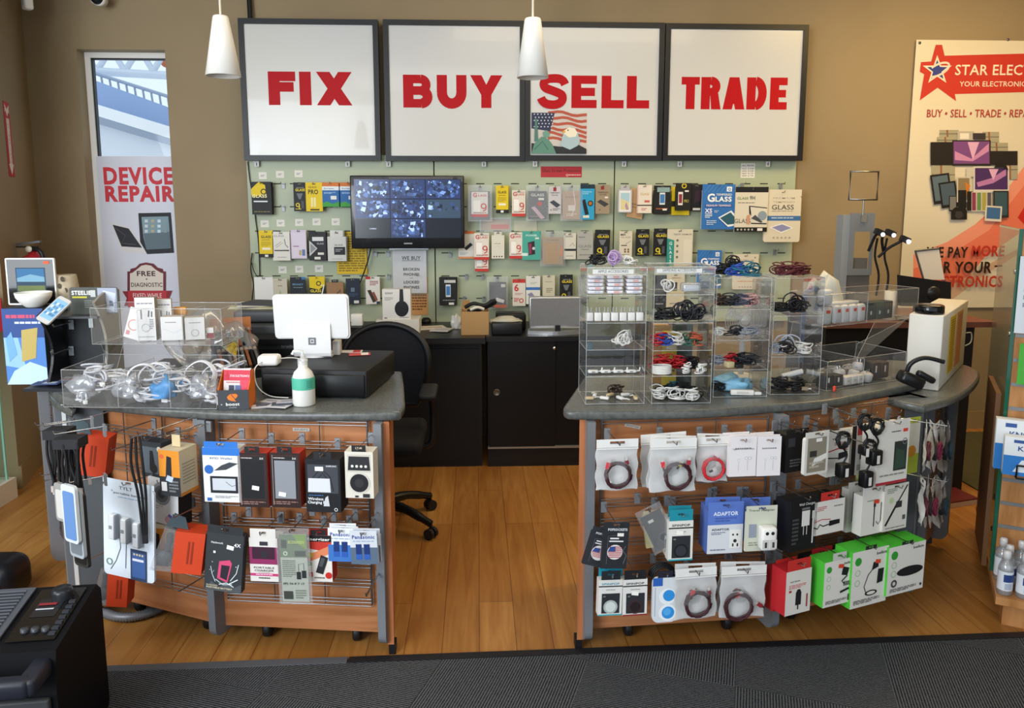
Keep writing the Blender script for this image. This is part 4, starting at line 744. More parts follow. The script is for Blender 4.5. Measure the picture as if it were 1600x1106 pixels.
# ------------------------------------------------------------------ office chair
def chair():
    cx, cy = -.50, 3.75; t = thing('office_chair', 'black mesh back office chair behind the left counter', 'chair', (cx, cy, 0)); yb = 4.0; bx = atY(603, 560, yb).x
    o = []; zt, zb = .99, .56; W = .225
    for i in range(25):
        a = pi * i / 24; o.append((bx + W * math.cos(a) * (1 if True else 1), zt - .20 + .20 * math.sin(a) ** .8))
    out = o + [(bx - W * .93, .66), (bx - W * .7, zb), (bx + W * .7, zb), (bx + W * .93, .66)]
    cur = lambda x, z: yb + .05 - .9 * (x - bx) ** 2 * .9 - .10 * math.sin((z - zb) / (zt - zb) * pi) * .35
    MB().tube([(x, cur(x, z), z) for x, z in out], .017, C('#18191c', .45), 8, close=True).obj('back_frame', t)
    b = MB(); n = len(out); ctr = (bx, .78); rings = 5; vs = []
    for k in range(rings + 1):
        for x, z in out: f = k / rings; X, Z = ctr[0] + (x - ctr[0]) * f, ctr[1] + (z - ctr[1]) * f; vs.append((X, cur(X, Z) - .004, Z))
    b.add(vs, [(k * n + i, k * n + (i + 1) % n, (k + 1) * n + (i + 1) % n, (k + 1) * n + i) for k in range(rings) for i in range(n)], noisy('chair_mesh_cloth', ['#14151a', '#20222a'], (300, 300, 300), .85), True); b.obj('backrest', t)
    MB().rbox((cx, 3.72, .475), (.47, .46, .085), C('#121318', .8), .04, 4).obj('seat', t)
    MB().tube([(cx, yb + .05, .66), (cx, yb + .08, .5), (cx, 3.9, .42), (cx, 3.75, .42)], .022, BLK, 8).obj('back_bracket', t)
    for s in (-1, 1):
        X = cx + s * .265; b = MB(); b.tube(smoothpath([(cx + s * .18, 3.72, .43), (X, 3.72, .44), (X + s * .01, 3.73, .6), (X, 3.70, .70)], 4), .016, C('#141518', .4), 8); ap = b.obj('armrest', t)
        MB().rbox((X - .005, 3.66, .715), (.085, .25, .035), C('#1a1b1e', .55), .016, 3).obj('arm_pad', ap)
    MB().lathe([(.03, .42), (.03, .24), (.045, .22), (.045, .12), (.05, .06), (.0, .06)], (cx, cy, 0), C('#0f0f10', .35), 16).obj('gas_column', t)
    for k in range(5):
        a = math.atan2(3.59 - cy, -.245 - cx) + k * 2 * pi / 5; R = .315; d = V((math.cos(a), math.sin(a), 0)); c = V((cx, cy, 0))
        b = MB(); b.tube(smoothpath([c + d * .03 + V((0, 0, .125)), c + d * .16 + V((0, 0, .12)), c + d * .27 + V((0, 0, .09)), c + d * R + V((0, 0, .075))], 4), [.026] * 4 + [.022] * 4 + [.018] * 5, C('#141516', .35), 8); lg = b.obj('base_leg', t)
        w = MB(); s = V((-d.y, d.x, 0)); e = c + d * R
        for q in (-.016, .016):
            Rm = Mx(((s.x, d.x, 0), (s.y, d.y, 0), (0, 0, 1))); vs = []; m_ = 14
            pts = [(math.cos(2 * pi * i / m_), math.sin(2 * pi * i / m_)) for i in range(m_)]
            P0 = [e + s * (q - .009) + d * (u * .027) + V((0, 0, .028 + v * .027)) for u, v in pts]; P1 = [p + s * .018 for p in P0]
            w.add(P0 + P1, [tuple(range(m_)), tuple(range(2 * m_ - 1, m_ - 1, -1))] + [(i, (i + 1) % m_, m_ + (i + 1) % m_, m_ + i) for i in range(m_)], C('#1c1d1f', .4))
        w.tube([e + V((0, 0, .03)), e + V((0, 0, .085))], .008, BLK, 6); w.obj('caster', lg)
chair()
# ------------------------------------------------------------------ curved counters: wood panels, grey fins, chrome wire grids
WOOD = noisy('cherry_wood_laminate', ['#a3683f', '#b1744b', '#b97e55'], (3, 3, 45), .4, 4, spec=.35)
WOODV = noisy('cherry_wood_edge', ['#a5643c', '#b8754d'], (40, 40, 3), .4, 3)
FIN = C('#787b7f', .5, .1); FINS = C('#55595e', .5, .1)
LAM = noisy('speckled_grey_laminate', ['#3f413f', '#5b5d5a', '#6a6c69', '#7d7f7b'], (170, 170, 170), .28, 5, spec=.5, lo=.3, hi=.7)
EDGE = noisy('grey_laminate_edge', ['#4a4c4a', '#5d5f5c'], (60, 60, 60), .3, 3, spec=.5)
ZT = .900
def gondola(name, label, pts, endside, group, par=None, cat='counter', zt=ZT - .034, casters=True):
    t = thing(name, label, cat, (sum(p[0] for p in pts) / len(pts), pts[0][1] + .15, 0), group=group); pls = []
    P = [V((p[0], p[1], 0)) for p in pts]
    for i in range(len(P) - 1):
        u = (P[i + 1] - P[i]); Lw = u.length; u.normalize(); yaw = math.atan2(u.y, u.x); pl = PL(P[i], yaw, t); pls.append(pl); n = pl.n; R = rz(yaw).to_3x3()
        A = P[i] - n * .045; b = MB(); b.box(A + u * Lw / 2 + V((0, 0, (.07 + zt) / 2)) - n * .009, (Lw, .018, zt - .07), WOOD, R); b.obj('back_panel', t)
        b = MB(); gx0, gx1 = .045, Lw - .045
        if Lw < .5: gx0, gx1 = .03, Lw - .02
        Z = []
        for k in range(10):
            z = .862 - .0728 * k
            for o in (0, .0125, .026) if k else (0, .012): Z.append(z - o)
        for z in Z: b.tube([A + u * gx0 + n * .022 + V((0, 0, z)), A + u * gx1 + n * .022 + V((0, 0, z))], .0021, STEEL, 5)
        for f in (0, .33, .68, 1):
            x = gx0 + (gx1 - gx0) * f; w = .004 if f in (0, 1) else .0022; b.tube([A + u * x + n * .018 + V((0, 0, .185)), A + u * x + n * .018 + V((0, 0, zt - .003))], w, DSTEEL, 5)
        b.obj('wire_grid', t)
        if casters:
            for f in (.25, .8):
                c = A + u * Lw * f - n * .06; b = MB(); b.lathe([(0, -.016), (.03, -.014), (.034, -.008), (.034, .008), (.03, .014), (0, .016)], c + V((0, 0, .034)), C('#151516', .5), 14, 'x'); b.box(c + V((0, 0, .066)), (.05, .06, .006), BLK); b.obj('caster', t)
    for i, p in enumerate(P):
        d = (P[max(i, 1)] - P[max(i, 1) - 1]) if i in (0, len(P) - 1) else (P[i + 1] - P[i - 1]); d.normalize(); yaw = math.atan2(d.y, d.x); R = rz(yaw).to_4x4(); b = MB(); b.X = Mx.Translation(p) @ R
        if i == 0 and False: pass
        prof = [(-.012, zt)] + [(-.012 + .0, .085)] + [(.030 + .042 * math.cos(a), .085 + .04 * math.sin(a)) for a in [pi + pi * .5 * j / 6 for j in range(7)]] + [(.09, .045), (.09, zt)]
        b.prism(prof, -.014, .014, FIN, 'x', FIN); b.obj('fin', t)
    return t, pls
ATL, BTL, CTL = (-.345, 2.585), (-.965, 2.665), (-1.545, 2.93)
ATR, BTR, CTR = (.392, 2.575), (1.093, 2.625), (atY(1441, 640, 2.865).x, 2.865)
LG, (LP2, LP1) = gondola('counter_display', 'left curved counter with a wood front and wire grids, behind the black speaker', [CTL, BTL, ATL], 1, 'curved shop counters')
RG, (RP1, RP2) = gondola('counter_display', 'right curved counter with a wood front and wire grids, under the acrylic towers', [ATR, BTR, CTR], 0, 'curved shop counters')
for par, x, s in ((LG, -.319, 1), (RG, .366, -1)):
    xe = x + (-.045 if s > 0 else .115)
    MB().prism([(x - .011, 2.60), (x + .011, 2.60), (xe + .011, 3.12), (xe - .011, 3.12)], .04, ZT - .034, WOODV, 'z').obj('end_panel', par)
    MB().bx((x - .012 + .004 * s, 2.603, 0), (x + .012 + .004 * s, 2.65, .039), C('#131314', .5)).obj('foot', par)
    MB().bx((x - .2 * s - .003, 3.0, .04), (x - 1.2 * s, 3.06, ZT - .034), BLAM).obj('inner_panel', par)
u_ = V((BTL[0] - CTL[0], BTL[1] - CTL[1], 0)).normalized(); n2_ = V((u_.y, -u_.x, 0)); c_ = V((*CTL, 0)) + n2_ * .035; e_ = V((*CTL, 0)) + u_ * .135 - n2_ * .018
MB().prism([tuple((c_ - u_ * .012).xy), tuple((c_ + u_ * .006).xy), tuple(e_.xy), tuple((e_ - u_ * .02).xy)], .06, ZT - .034, C('#4b4e51', .5), 'z').obj('side_board', LG)
MB().prism([tuple((c_ - u_ * .014 + n2_ * .004).xy), tuple((c_ + u_ * .008 + n2_ * .004).xy), tuple((c_ + u_ * .008).xy), tuple((c_ - u_ * .014).xy)], .06, ZT - .034, C('#c9cccd', .35, .3), 'z').obj('edge_strip', LG)
u_ = V((BTR[0] - CTR[0], BTR[1] - CTR[1], 0)).normalized(); n2_ = V((-u_.y, u_.x, 0)); c_ = V((*CTR, 0)) + n2_ * .012; e_ = V((*CTR, 0)) + u_ * .075 - n2_ * .018
MB().prism([tuple((c_ - u_ * .012).xy), tuple((c_ + u_ * .004).xy), tuple(e_.xy), tuple((e_ - u_ * .02).xy)], .06, ZT - .034, C('#5d6267', .5), 'z').obj('side_board', RG)
# worktops
def worktop(pts, label, zt=ZT, th=.032, group=None, nm='countertop'):
    b = MB(); n = len(pts); r = .010; rings = []
    ctr = V((sum(p[0] for p in pts) / n, sum(p[1] for p in pts) / n))
    def off(k, d):
        p, q, s = V(pts[k - 1]), V(pts[k]), V(pts[(k + 1) % n]); t = ((q - p).normalized() + (s - q).normalized()); t.normalize(); nn = V((t.y, -t.x))
        if nn.dot(q - ctr) < 0: nn = -nn
        return q - nn * d
    lev = [(zt - th, .008), (zt - th + .004, .002), (zt - th + .010, 0), (zt - .010, 0), (zt - .004, .002), (zt, .009)]
    vs = [];
    for z, d in lev:
        for k in range(n): o = off(k, d); vs.append((o.x, o.y, z))
    b.add(vs, [(i * n + k, i * n + (k + 1) % n, (i + 1) * n + (k + 1) % n, (i + 1) * n + k) for i in range(len(lev) - 1) for k in range(n)], EDGE, True)
    b.add(vs[-n:], [tuple(range(n))], LAM); b.add(vs[:n], [tuple(range(n))], EDGE)
    return b.obj(nm, label=label, cat='countertop', group=group)
G2 = lambda *a: [tuple(atz(x, y, ZT).xy) for x, y in a]
def cv(P, k=4): return [(v.x, v.y) for v in smoothpath([(a, c, 0) for a, c in P], k)]
lf = G2((75, 606), (92, 618), (117, 624), (165, 630), (235, 637), (300, 641), (360, 643.5), (488, 645), (612, 644), (628, 640), (633, 630))
worktop(cv(lf, 3) + G2((631, 600), (628, 580), (555, 577)) + [(-1.0, 3.36), (-1.5, 3.45), (-1.78, 3.32)], 'left grey speckled countertop with a curved front edge', group='grey curved countertops')
rf = G2((882, 632), (880, 637), (884, 641), (900, 642.5), (960, 643), (1092, 641), (1200, 633), (1289, 626), (1360, 613), (1407, 604), (1445, 595), (1462, 590), (1465, 585))
worktop(cv(rf, 3) + [(2.0, 3.25), (1.5, 3.3), (.95, 3.22)] + G2((914, 587),), 'right grey speckled countertop carrying the acrylic towers', group='grey curved countertops')
z2 = .866; g2 = lambda *a: [tuple(atz(x, y, z2).xy) for x, y in a]
re = g2((1442, 634), (1465, 629), (1490, 621), (1512, 609), (1526, 596), (1531, 586), (1528, 579), (1516, 572), (1500, 568))
worktop(cv(re, 3) + [(2.0, 3.6), (1.62, 3.3), (1.6, 2.86)], 'low round ended grey countertop at the far right end', zt=z2, nm='countertop')
le = g2((112, 640), (104, 637), (94, 632), (82, 624), (76, 612), (80, 600))
worktop(cv(le, 3) + [(-1.95, 3.45), (-1.68, 3.4)], 'low round ended grey countertop at the far left end', zt=z2)
# end displays facing outwards
dL = atY(66, 640, 3.32); dR = atY(1496, 640, 3.34)
LE, (LP3,) = gondola('end_display', 'narrow hook display at the far left end under the round countertop', [(dL.x, 3.32), (-1.66, 3.03)], 0, None, zt=z2 - .034, casters=False, cat='display')
RE, (RP3,) = gondola('end_display', 'narrow hook display at the far right end, full of clear bags', [(1.88, 3.02), (dR.x, 3.36)], 0, None, zt=z2 - .034, casters=False, cat='display')
for par, x0, x1, y0 in ((LE, dL.x + .03, -1.68, 3.38), (RE, 1.86, dR.x - .02, 3.42)):
    MB().bx((x0, y0, 0), (x1, y0 + .03, z2 - .034), C('#4d5055', .5)).obj('inner_panel', par)

# ------------------------------------------------------------------ cable bags
CABLE = {}
def ringpath(r, turns, w, seed, n=18):
    rd = random.Random(seed); P = []
    for i in range(turns * n + 1):
        a = 2 * pi * i / n; k = i / (turns * n); rr = r * (1 + w * math.sin(3 * a + k * 9) * .3 + w * rd.uniform(-.1, .1) + w * (k - .5))
        P.append(V((rr * math.cos(a), -.004 - .004 * math.sin(a * 2 + k * 7), rr * math.sin(a))))
    return P
def cablebag(pl, label, cx, y0, w, h, col, fx, fz, fr, plugs, off=.15, roll=0, back=0, seed=1, thick=.0042, turns=4, yaw=0):
    c, W, Hh = place(pl, cx, y0, w, h, off); hz = Hh * .16; R = Mx.Translation(c - V((0, 0, hz * .42))) @ rz(pl.yaw + yaw) @ Mx.Rotation(roll, 4, 'Y')
    z1, z0 = -hz * .58, -Hh + hz * .42; b = MB(); rd = random.Random(seed)
    nx, nz = 8, 10; ph = [rd.uniform(0, 6) for _ in range(4)]
    def bulge(i, j): u, v = i / nx, j / nz; return math.sin(pi * u) * math.sin(pi * min(1, v * 1.05)) ** .7
    wob = lambda i, j: .0022 * math.sin(i * 1.7 + ph[0] + j * .6) + .0022 * math.sin(j * 1.9 + ph[1] - i * .8)
    for sgn, mt in ((1, FOIL), (-1, BAG)):
        vs = [(-W / 2 + W * i / nx + .003 * math.sin(j * 1.3 + ph[2]) * (1 if i in (0, nx) else .3), sgn * .014 * bulge(i, j) + .006 + wob(i, j) * (1.2 if sgn > 0 else .8) * bulge(i, j) + (0 if sgn > 0 else -.006), z0 + (z1 - z0) * j / nz + (.003 * math.sin(i * 1.1 + ph[3]) if j == 0 else 0)) for j in range(nz + 1) for i in range(nx + 1)]
        b.add(vs, [(j * (nx + 1) + i, j * (nx + 1) + i + 1, (j + 1) * (nx + 1) + i + 1, (j + 1) * (nx + 1) + i) for j in range(nz) for i in range(nx)], mt, True)
    slotted(b, W, hz, .001, FOIL, sw=.05, sh=.009); b.bx((-W / 2, -.002, z1 - .006), (W / 2, .002, z1 - .002), FOIL)
    o = b.obj('zip_bag', local=True, label=label, cat='bag', group=None); o.matrix_world = R
    X, Z, r = -W / 2 + fx * W, z0 + fz * (z1 - z0), fr * W; q = MB(); q.X = Mx.Translation((X, 0, Z))
    q.tube(ringpath(r, turns, .16, seed), thick, col, 5); q.obj('cable_coil', o, local=True)
    for (a, e, rr, pc, l) in plugs:
        p = V((-W / 2 + a * W, -.006, z0 + e * (z1 - z0))); q = MB(); M3 = Mx.Rotation(rr, 3, 'Y')
        q.box(p, (.013, .006, l), pc, M3); q.box(p + M3 @ V((0, 0, l / 2 + .005)), (.010, .004, .012), '#c5c2bd', M3); q.box(p - M3 @ V((0, 0, l / 2 + .006)), (.006, .005, .012), '#3a2226', M3); q.obj('plug', o, local=True)
    for i in range(back):
        k = o.copy(); COL.objects.link(k); k.matrix_world = R @ Mx.Translation(((-1) ** i * .012 - .004, .030 * (i + 1), .001)) @ Mx.Rotation(.05 * (-1) ** i, 4, 'Y'); k['label'] = backlabel(label, i)
        for ch in o.children: c2 = ch.copy(); COL.objects.link(c2); c2.parent = k
    rod(pl, R.translation.copy(), .03, m=CHROME)
    return o
WINE = noisy('braided_wine_cable', ['#1d1014', '#4a2028', '#2a1519'], (300, 300, 300), .6)
RP = '#d23a44'
cablebag(RP1, 'zip bag with a dark red cable ring, alone at the left of the top row', 965, 686, 65, 80, WINE, .52, .37, .29, [(.27, .60, .2, RP, .022), (.72, .66, -.3, '#7a2a35', .014), (.3, .22, -.5, '#e0dcd2', .010)], seed=2)
cablebag(RP1, 'front zip bag with a dark cable ring and gold label, top row middle', 1053, 685, 72, 83, WINE, .60, .36, .27, [(.27, .63, -.2, RP, .020), (.82, .66, .1, '#a3303a', .016), (.64, .62, .6, '#c9b24a', .014)], back=2, seed=3, off=.16)
cablebag(RP1, 'zip bag with a bright red cable ring in the top row', 1115, 682, 48, 71, C('#c8232e', .45), .52, .36, .33, [(.55, .34, 1.2, '#e8e4dc', .014)], back=1, seed=4, off=.14, thick=.0038)
cablebag(RP1, 'zip bag with a dark red cable ring beside the blue circles, bottom row', 1088, 887, 64, 80, WINE, .53, .36, .29, [(.40, .64, .25, RP, .022), (.80, .62, -.2, '#7a2a35', .014)], back=1, seed=5, off=.16, roll=-.03)
cablebag(RP1, 'zip bag with a dark red cable ring at the right end of the bottom row', 1163, 884, 70, 81, WINE, .40, .28, .29, [(.36, .55, 1.0, RP, .020), (.86, .30, -1.0, '#8a2430', .020)], back=1, seed=6, off=.15)
# ------------------------------------------------------------------ right counter, first panel
def rp1(*a, **k): return pack(RP1, *a, **k)
def usbc(n): return [('L', .2, .66, .8, .72, 1, '#7d7d80'), ('s', [(.35, .15), (.35, .36)], .012, '#a9a9ad'), ('s', [(.68, .15), (.68, .40)], .012, '#a9a9ad'), ('c', .35, .42, .05, '#c5c5c9'), ('c', .62, .46, .06, '#c5c5c9'), ('c', .75, .46, .06, '#c5c5c9'), ('c', .35, .42, .03, '#eeeeee'), ('c', .62, .46, .035, '#eee'), ('c', .75, .46, .035, '#eee')]
rp1('cable_box', 'white cable card box, left of two on the upper right hook', 'box', 1162, 682, 42, 62, '#e4dfe0', usbc(0) + [('t', 'Type-C to USB Cable', .5, .68, .03, '#77777c', .8)], d=.02, off=.17, hh=.22, back=2)
rp1('cable_box', 'white cable card box, right of two on the upper right hook', 'box', 1203, 682, 37, 61, '#e4dfe0', usbc(0), d=.02, off=.17, hh=.22, back=2)
rp1('phone_case_clamshell', 'clear clamshell with a black ring holder hanging askew', 'package', 1013, 792, 42, 74, '#0f1014', [('o', .5, .62, .26, .05, '#26282e'), ('o', .62, .28, .26, .06, '#5d6068'), ('c', .62, .28, .17, '#1c1d22'), ('r', .25, .78, .5, .86, '#e8e4da'), ('s', [(.1, .1), (.2, .9)], .02, '#44474f'), ('p', [(.55, .2), (.7, .32), (.72, .22)], '#aab0ba')], bag=BLIST, roll=-.45, off=.14)
rp1('phone_case_card', 'yellowish card behind the askew clamshell', 'card', 1020, 797, 30, 58, '#cbbf8a', [('L', .1, .6, .9, .9, 4, '#8a8058')], off=.10, roll=-.12, hook=False)
def spin(c1, c2, tc='#2b2b2e'): return [('r', 0, .80, 1, .835, '#2a2a2c'), ('t', 'SPINPOP', .5, .86, .055, tc, .74, .03), ('p', [(.14, .06), (.9, .06), (.9, .62), (.14, .62)], '#2b2d31'), ('c', .52, .24, .30, c1), ('c', .52, .24, .22, c2), ('r', .2, .52, .3, .56, '#777'), ('r', 0, 0, 1, .035, '#2fa7b5'), ('L', .3, .7, .7, .74, 1, '#9a9a9a')]
rp1('phone_grip_box', 'white and teal phone grip box in the middle of the second row', 'box', 1065, 796, 38, 79, '#e0ddd6', spin('#1b1c20', '#33363c'), d=.03, off=.16, hh=.22, tab='#1f8a9c', tabw=.95, st=(.45, .70), back=1)
def adp(): return [('r', 0, 0, 1, .56, '#d7d8dc'), ('t', 'ADAPTOR', .5, .74, .07, '#dfe6f4', .7, .03), ('L', .2, .6, .8, .7, 2, '#4a5fa8'), ('t', 'ADAPTOR', .36, .45, .04, '#3b3f4c', .5, .03), ('L', .1, .36, .5, .42, 2, '#77809a'), ('p', [(.62, .1), (.95, .1), (.95, .46), (.62, .46)], '#e9e8e2'), ('c', .72, .36, .03, '#333'), ('c', .84, .36, .03, '#333'), ('c', .78, .24, .05, '#2c2c2e'), ('r', .7, .13, .74, .19, '#333'), ('r', .83, .13, .87, .19, '#333'), ('L', .08, .05, .5, .09, 1, '#7a8095')]
rp1('travel_adapter_box', 'blue topped ADAPTOR box left of the travel adapter', 'box', 1135, 784, 55, 80, '#5a78c4', adp(), d=.04, off=.15, hh=.16, back=1)
rp1('travel_adapter_card', 'blue ADAPTOR card behind the travel adapter blister', 'card', 1181, 777, 46, 66, '#5a78c4', [('t', 'ADAPTOR', .5, .74, .06, '#e6ecf6', .7, .02)], off=.10, d=.02)
def trav(b, W, z0, z1, d):
    h = z1 - z0; x = W * .12; b.rbox((x, -.02, z0 + h * .40), (W * .5, .04, h * .58), C('#e6e4de', .4), .008, 2)
    for a, c in ((-.1, .56), (.1, .56)): b.disc((x + a * W * .9, -.0405, z0 + h * c), .006, '#222')
    for a in (-.12, .12): b.sheet(x + a * W - .004, z0 + h * .2, x + a * W + .004, z0 + h * .34, '#3a3a3c', -.0405); b.sheet(x + a * W - .012, z0 + h * .17, x + a * W + .012, z0 + h * .4, '#c9c7c2', -.0403)
rp1('travel_adapter_blister', 'blister with a white travel adapter at the right of the second row', 'package', 1191, 790, 48, 70, '#c9cbb9', [('t', 'Travel Adapter', .5, .88, .05, '#4d5748', .85, .01), ('L', .1, .1, .9, .2, 2, '#8f927f'), ('r', .1, .3, .35, .6, '#8d93a0')], off=.19, d=.01, body=trav)
def pop(): return [('t', 'POPSOCKETS', .55, .82, .05, '#dfe3e8', .75, .03), ('r', .55, .70, .8, .77, '#e9e6de'), ('s', [(.2, .1), (.2, .7), (.5, .72)], .012, '#6d7077'), ('r', .28, .64, .62, .67, '#e6e6e6'), ('r', .25, .58, .8, .61, '#d8d8dc'), ('c', .5, .36, .30, '#d9d2cf')] + [('r', .22 + abs(i - 3) * .02, .245 + i * .037, .78 - abs(i - 3) * .02, .262 + i * .037, '#b03a40') for i in range(7)] + [('p', [(.22, .38), (.5, .38), (.5, .49), (.3, .48)], '#2f4a8a'), ('s', [(.85, .12), (.95, .3), (.8, .4), (.9, .5)], .012, '#8a8d93')]
rp1('phone_grip_card', 'dark card with a flag phone grip, front of two at the left', 'card', 964, 816, 40, 72, '#26282c', pop(), off=.19, roll=.06)
rp1('phone_grip_card', 'dark card with a flag phone grip, tilted behind the front one', 'card', 946, 826, 40, 60, '#2b2e33', pop(), off=.16, roll=.28, hook=False)
rp1('phone_grip_box', 'white phone grip box with silver disc, left end of bottom row', 'box', 955, 892, 37, 69, '#dddbd6', spin('#a9b3ae', '#ccd4cf', '#2f8fa5'), d=.03, off=.15, hh=.2, tab='#26282c', tabw=.8, roll=.02)
rp1('phone_grip_box', 'white phone grip box with dark brown disc in the bottom row', 'box', 993, 891, 38, 70, '#dddbd6', [(q if not (q[0] == 'r' and q[-1] == '#2fa7b5') else ('r', 0, 0, 1, .035, '#8d2530')) for q in spin('#3a2a2c', '#241a1c')], d=.03, off=.15, hh=.2, tab='#1d1e21', tabw=.9, st=(.5, .62))
rp1('phone_grip_card', 'teal card showing behind the left phone grip boxes', 'card', 955, 884, 36, 26, '#1f95b0', [], off=.12, hook=False)
rp1('phone_grip_card', 'white rounded card with two blue discs in the bottom row', 'card', 1040, 892, 38, 80, '#d6dadf', [('r', 0, .82, .4, 1, '#2b5fb0'), ('s', [(.1, .15), (.1, .8)], .02, '#8a94a3'), ('c', .6, .58, .34, '#e9edf0'), ('c', .66, .60, .24, '#2f8fd8'), ('c', .62, .22, .36, '#e9edf0'), ('c', .64, .22, .26, '#2f8fd8'), ('c', .60, .24, .16, '#52a8e6')], off=.15, rd=.25, tab='#223', tabw=.6)
b = MB(); c = RP1.at(1036, 888, .13)
for i in range(4): b.tube([c + V(((.034 + .004 * i) * math.cos(pi * k / 10), -.006 + .006 * i, -.03 + (.036 + .003 * i) * math.sin(pi * k / 10))) for k in range(11)], .0035, BLK, 5)
b.obj('black_cable', label='black cable looped above the card with two blue discs', cat='cable')
for x, y in ((1057, 787), (1028, 787), (1123, 770), (1173, 770), (1080, 880), (1147, 870)):
    rod(RP1, RP1.at(x, y, .05), .0)
def sticker_on(pl, x0, y0, x1, y1, txt, label, roll=0):
    a, c = pl.at(x0, y0, -.044), pl.at(x1, y1, -.044); b = MB(); w, h = (c - a).length, .012; b.bx((-w / 2, -.0008, 0), (w / 2, 0, h), '#b9b4ab'); b.text(txt, 0, .003, .006, '#4d4a48', -.001, w * .8)
    o = b.obj('label_sticker', local=True, label=label, cat='sticker'); o.matrix_world = Mx.Translation((a + c) / 2 + pl.n * .001) @ rz(pl.yaw) @ Mx.Rotation(roll, 4, 'Y')
sticker_on(RP1, 976, 664, 999, 672, 'ADAPTER', 'small grey sticker near the top of the right counter front', .25)
sticker_on(LP1, 458, 671, 484, 676, 'BRIEFS', 'small grey sticker near the top of the left counter front')
# ------------------------------------------------------------------ right counter, second panel
def rp2(*a, **k): return pack(RP2, *a, **k)
rp2('charger_box', 'black box at the left end of the upper row, right panel', 'box', 1247, 670, 34, 66, '#131315', [('L', .2, .1, .8, .3, 3, '#55575a'), ('r', .1, .6, .4, .8, '#33353a')], d=.06, off=.12, hh=.12)
rp2('charger_blister', 'white framed blister with a sticker over the black box', 'package', 1278, 674, 36, 66, '#d6d3cb', [('r', .1, .06, .9, .86, '#8a8272'), ('r', .2, .42, .5, .56, '#33332f'), ('p', [(.3, .2), (.95, .36), (.95, .48), (.4, .38)], '#e3e1da'), ('r', .45, .76, .7, .84, '#efece4'), ('L', .2, .12, .8, .3, 2, '#b5ae9d')], off=.18, rd=.08)
rp2('charger_box', 'white and black wireless brand box with a black cable, upper row', 'box', 1312, 672, 34, 70, '#d9d5cd', [('t', 'verizon', .5, .80, .05, '#2a2a2a', .6, .02), ('s', [(.0, .55), (.5, .6), (.9, .55)], .04, '#b03a3a'), ('s', [(.0, .42), (.6, .38)], .04, '#2a2a2c'), ('L', .3, .66, .8, .74, 2, '#b06a66'), ('p', [(.5, .35), (.9, .4), (.9, .52), (.5, .5)], '#1d1d1f')], d=.05, off=.12)
rp2('charger_box', 'black and white boxed charger behind the hanging black chargers', 'box', 1346, 664, 26, 76, '#d5d0c8', [('r', 0, 0, .25, 1, '#1a1a1c'), ('r', .3, .8, 1, 1, '#a8383a'), ('p', [(.5, .3), (.9, .4), (.9, .6), (.5, .6)], '#222'), ('L', .35, .08, .9, .2, 3, '#88857f')], d=.06, off=.10)
rp2('charger_box', 'lime and white box partly covered by the hanging chargers', 'box', 1372, 664, 24, 90, '#c9d18a', [('r', 0, 0, 1, .3, '#8a9a2a'), ('r', .1, .36, .9, .9, '#ddd9cf'), ('p', [(.3, .45), (.8, .45), (.8, .7), (.3, .7)], '#2b2b2d')], d=.05, off=.10)
def charger(pl, x, y, s, lab, cablex):
    P = pl.at(x, y, .19); t = thing('wall_charger', lab, 'charger', tuple(P), (0, 0, pl.yaw)); b = MB(); m = mpp(P)
    b.rbox((0, 0, 0), (s[0] * m, .035, s[1] * m), C('#101012', .4), .006, 2); b.sheet(-.006, -.02, .008, .01, '#d8d6d0', -.0177); b.obj('adapter_block', t, local=True)
    b = MB(); r = .026
    b.tube(smoothpath([(0, 0, s[1] * m / 2), (.01, -.004, s[1] * m / 2 + .03), (-.008, 0, s[1] * m / 2 + .06), (.004, 0, s[1] * m / 2 + .075)], 5), .0035, BLK, 6)
    b.X = Mx.Translation((cablex, 0, s[1] * m / 2 + .085)); b.tube(ringpath(r, 5, .3, int(x)), .0034, BLK, 5); b.obj('cord', t, local=True)
    rod(pl, P + V((0, 0, s[1] * m / 2 + .095)), .02)
charger(RP2, 1317, 734, (20, 22), 'square black wall charger hanging lowest by its cord, left one', -.01)
charger(RP2, 1366, 714, (22, 24), 'black wall charger with white label hanging by a thick cord', .0)
charger(RP2, 1353, 748, (18, 26), 'black wall charger hanging between two other chargers, lowest one', .002)
charger(RP2, 1349, 703, (10, 16), 'small black plug hanging against the red topped box', -.005)
rp2('case_box', 'large white box with a dark window and red foot, upper right', 'box', 1399, 656, 47, 98, '#dcd8d0', [('r', 0, .0, 1, .045, '#a8303a'), ('r', .53, .2, .95, .66, '#2a332f'), ('p', [(.56, .22), (.92, .24), (.86, .5), (.6, .55)], '#33493c'), ('o', .86, .65, .08, .02, '#77777a'), ('r', .78, .80, .93, .85, '#d8402f'), ('L', .4, .80, .7, .83, 1, '#666'), ('L', .1, .12, .9, .16, 1, '#8d8a84')], d=.07, off=.19, hh=.1)
rp2('case_box', 'lime green box at the right end of the upper row', 'box', 1428, 652, 22, 86, '#a8b53a', [('r', 0, .35, 1, .9, '#d5d2c9'), ('c', .5, .4, .3, '#c9882a')], d=.06, off=.12)
for x, lb in ((1380, 'left'), (1420, 'right')):
    b = MB(); P = RP2.at(x, 668, .14 if lb == 'left' else .10); b.tube([P + V((.022 * math.cos(a), 0, .02 * math.sin(a))) for a in [pi * i / 12 for i in range(13)]], .006, C('#9aa63a', .5), 6)
    b.obj('box_handle', label='lime hanging loop above the boxes, the %s one of two' % lb, cat='handle')
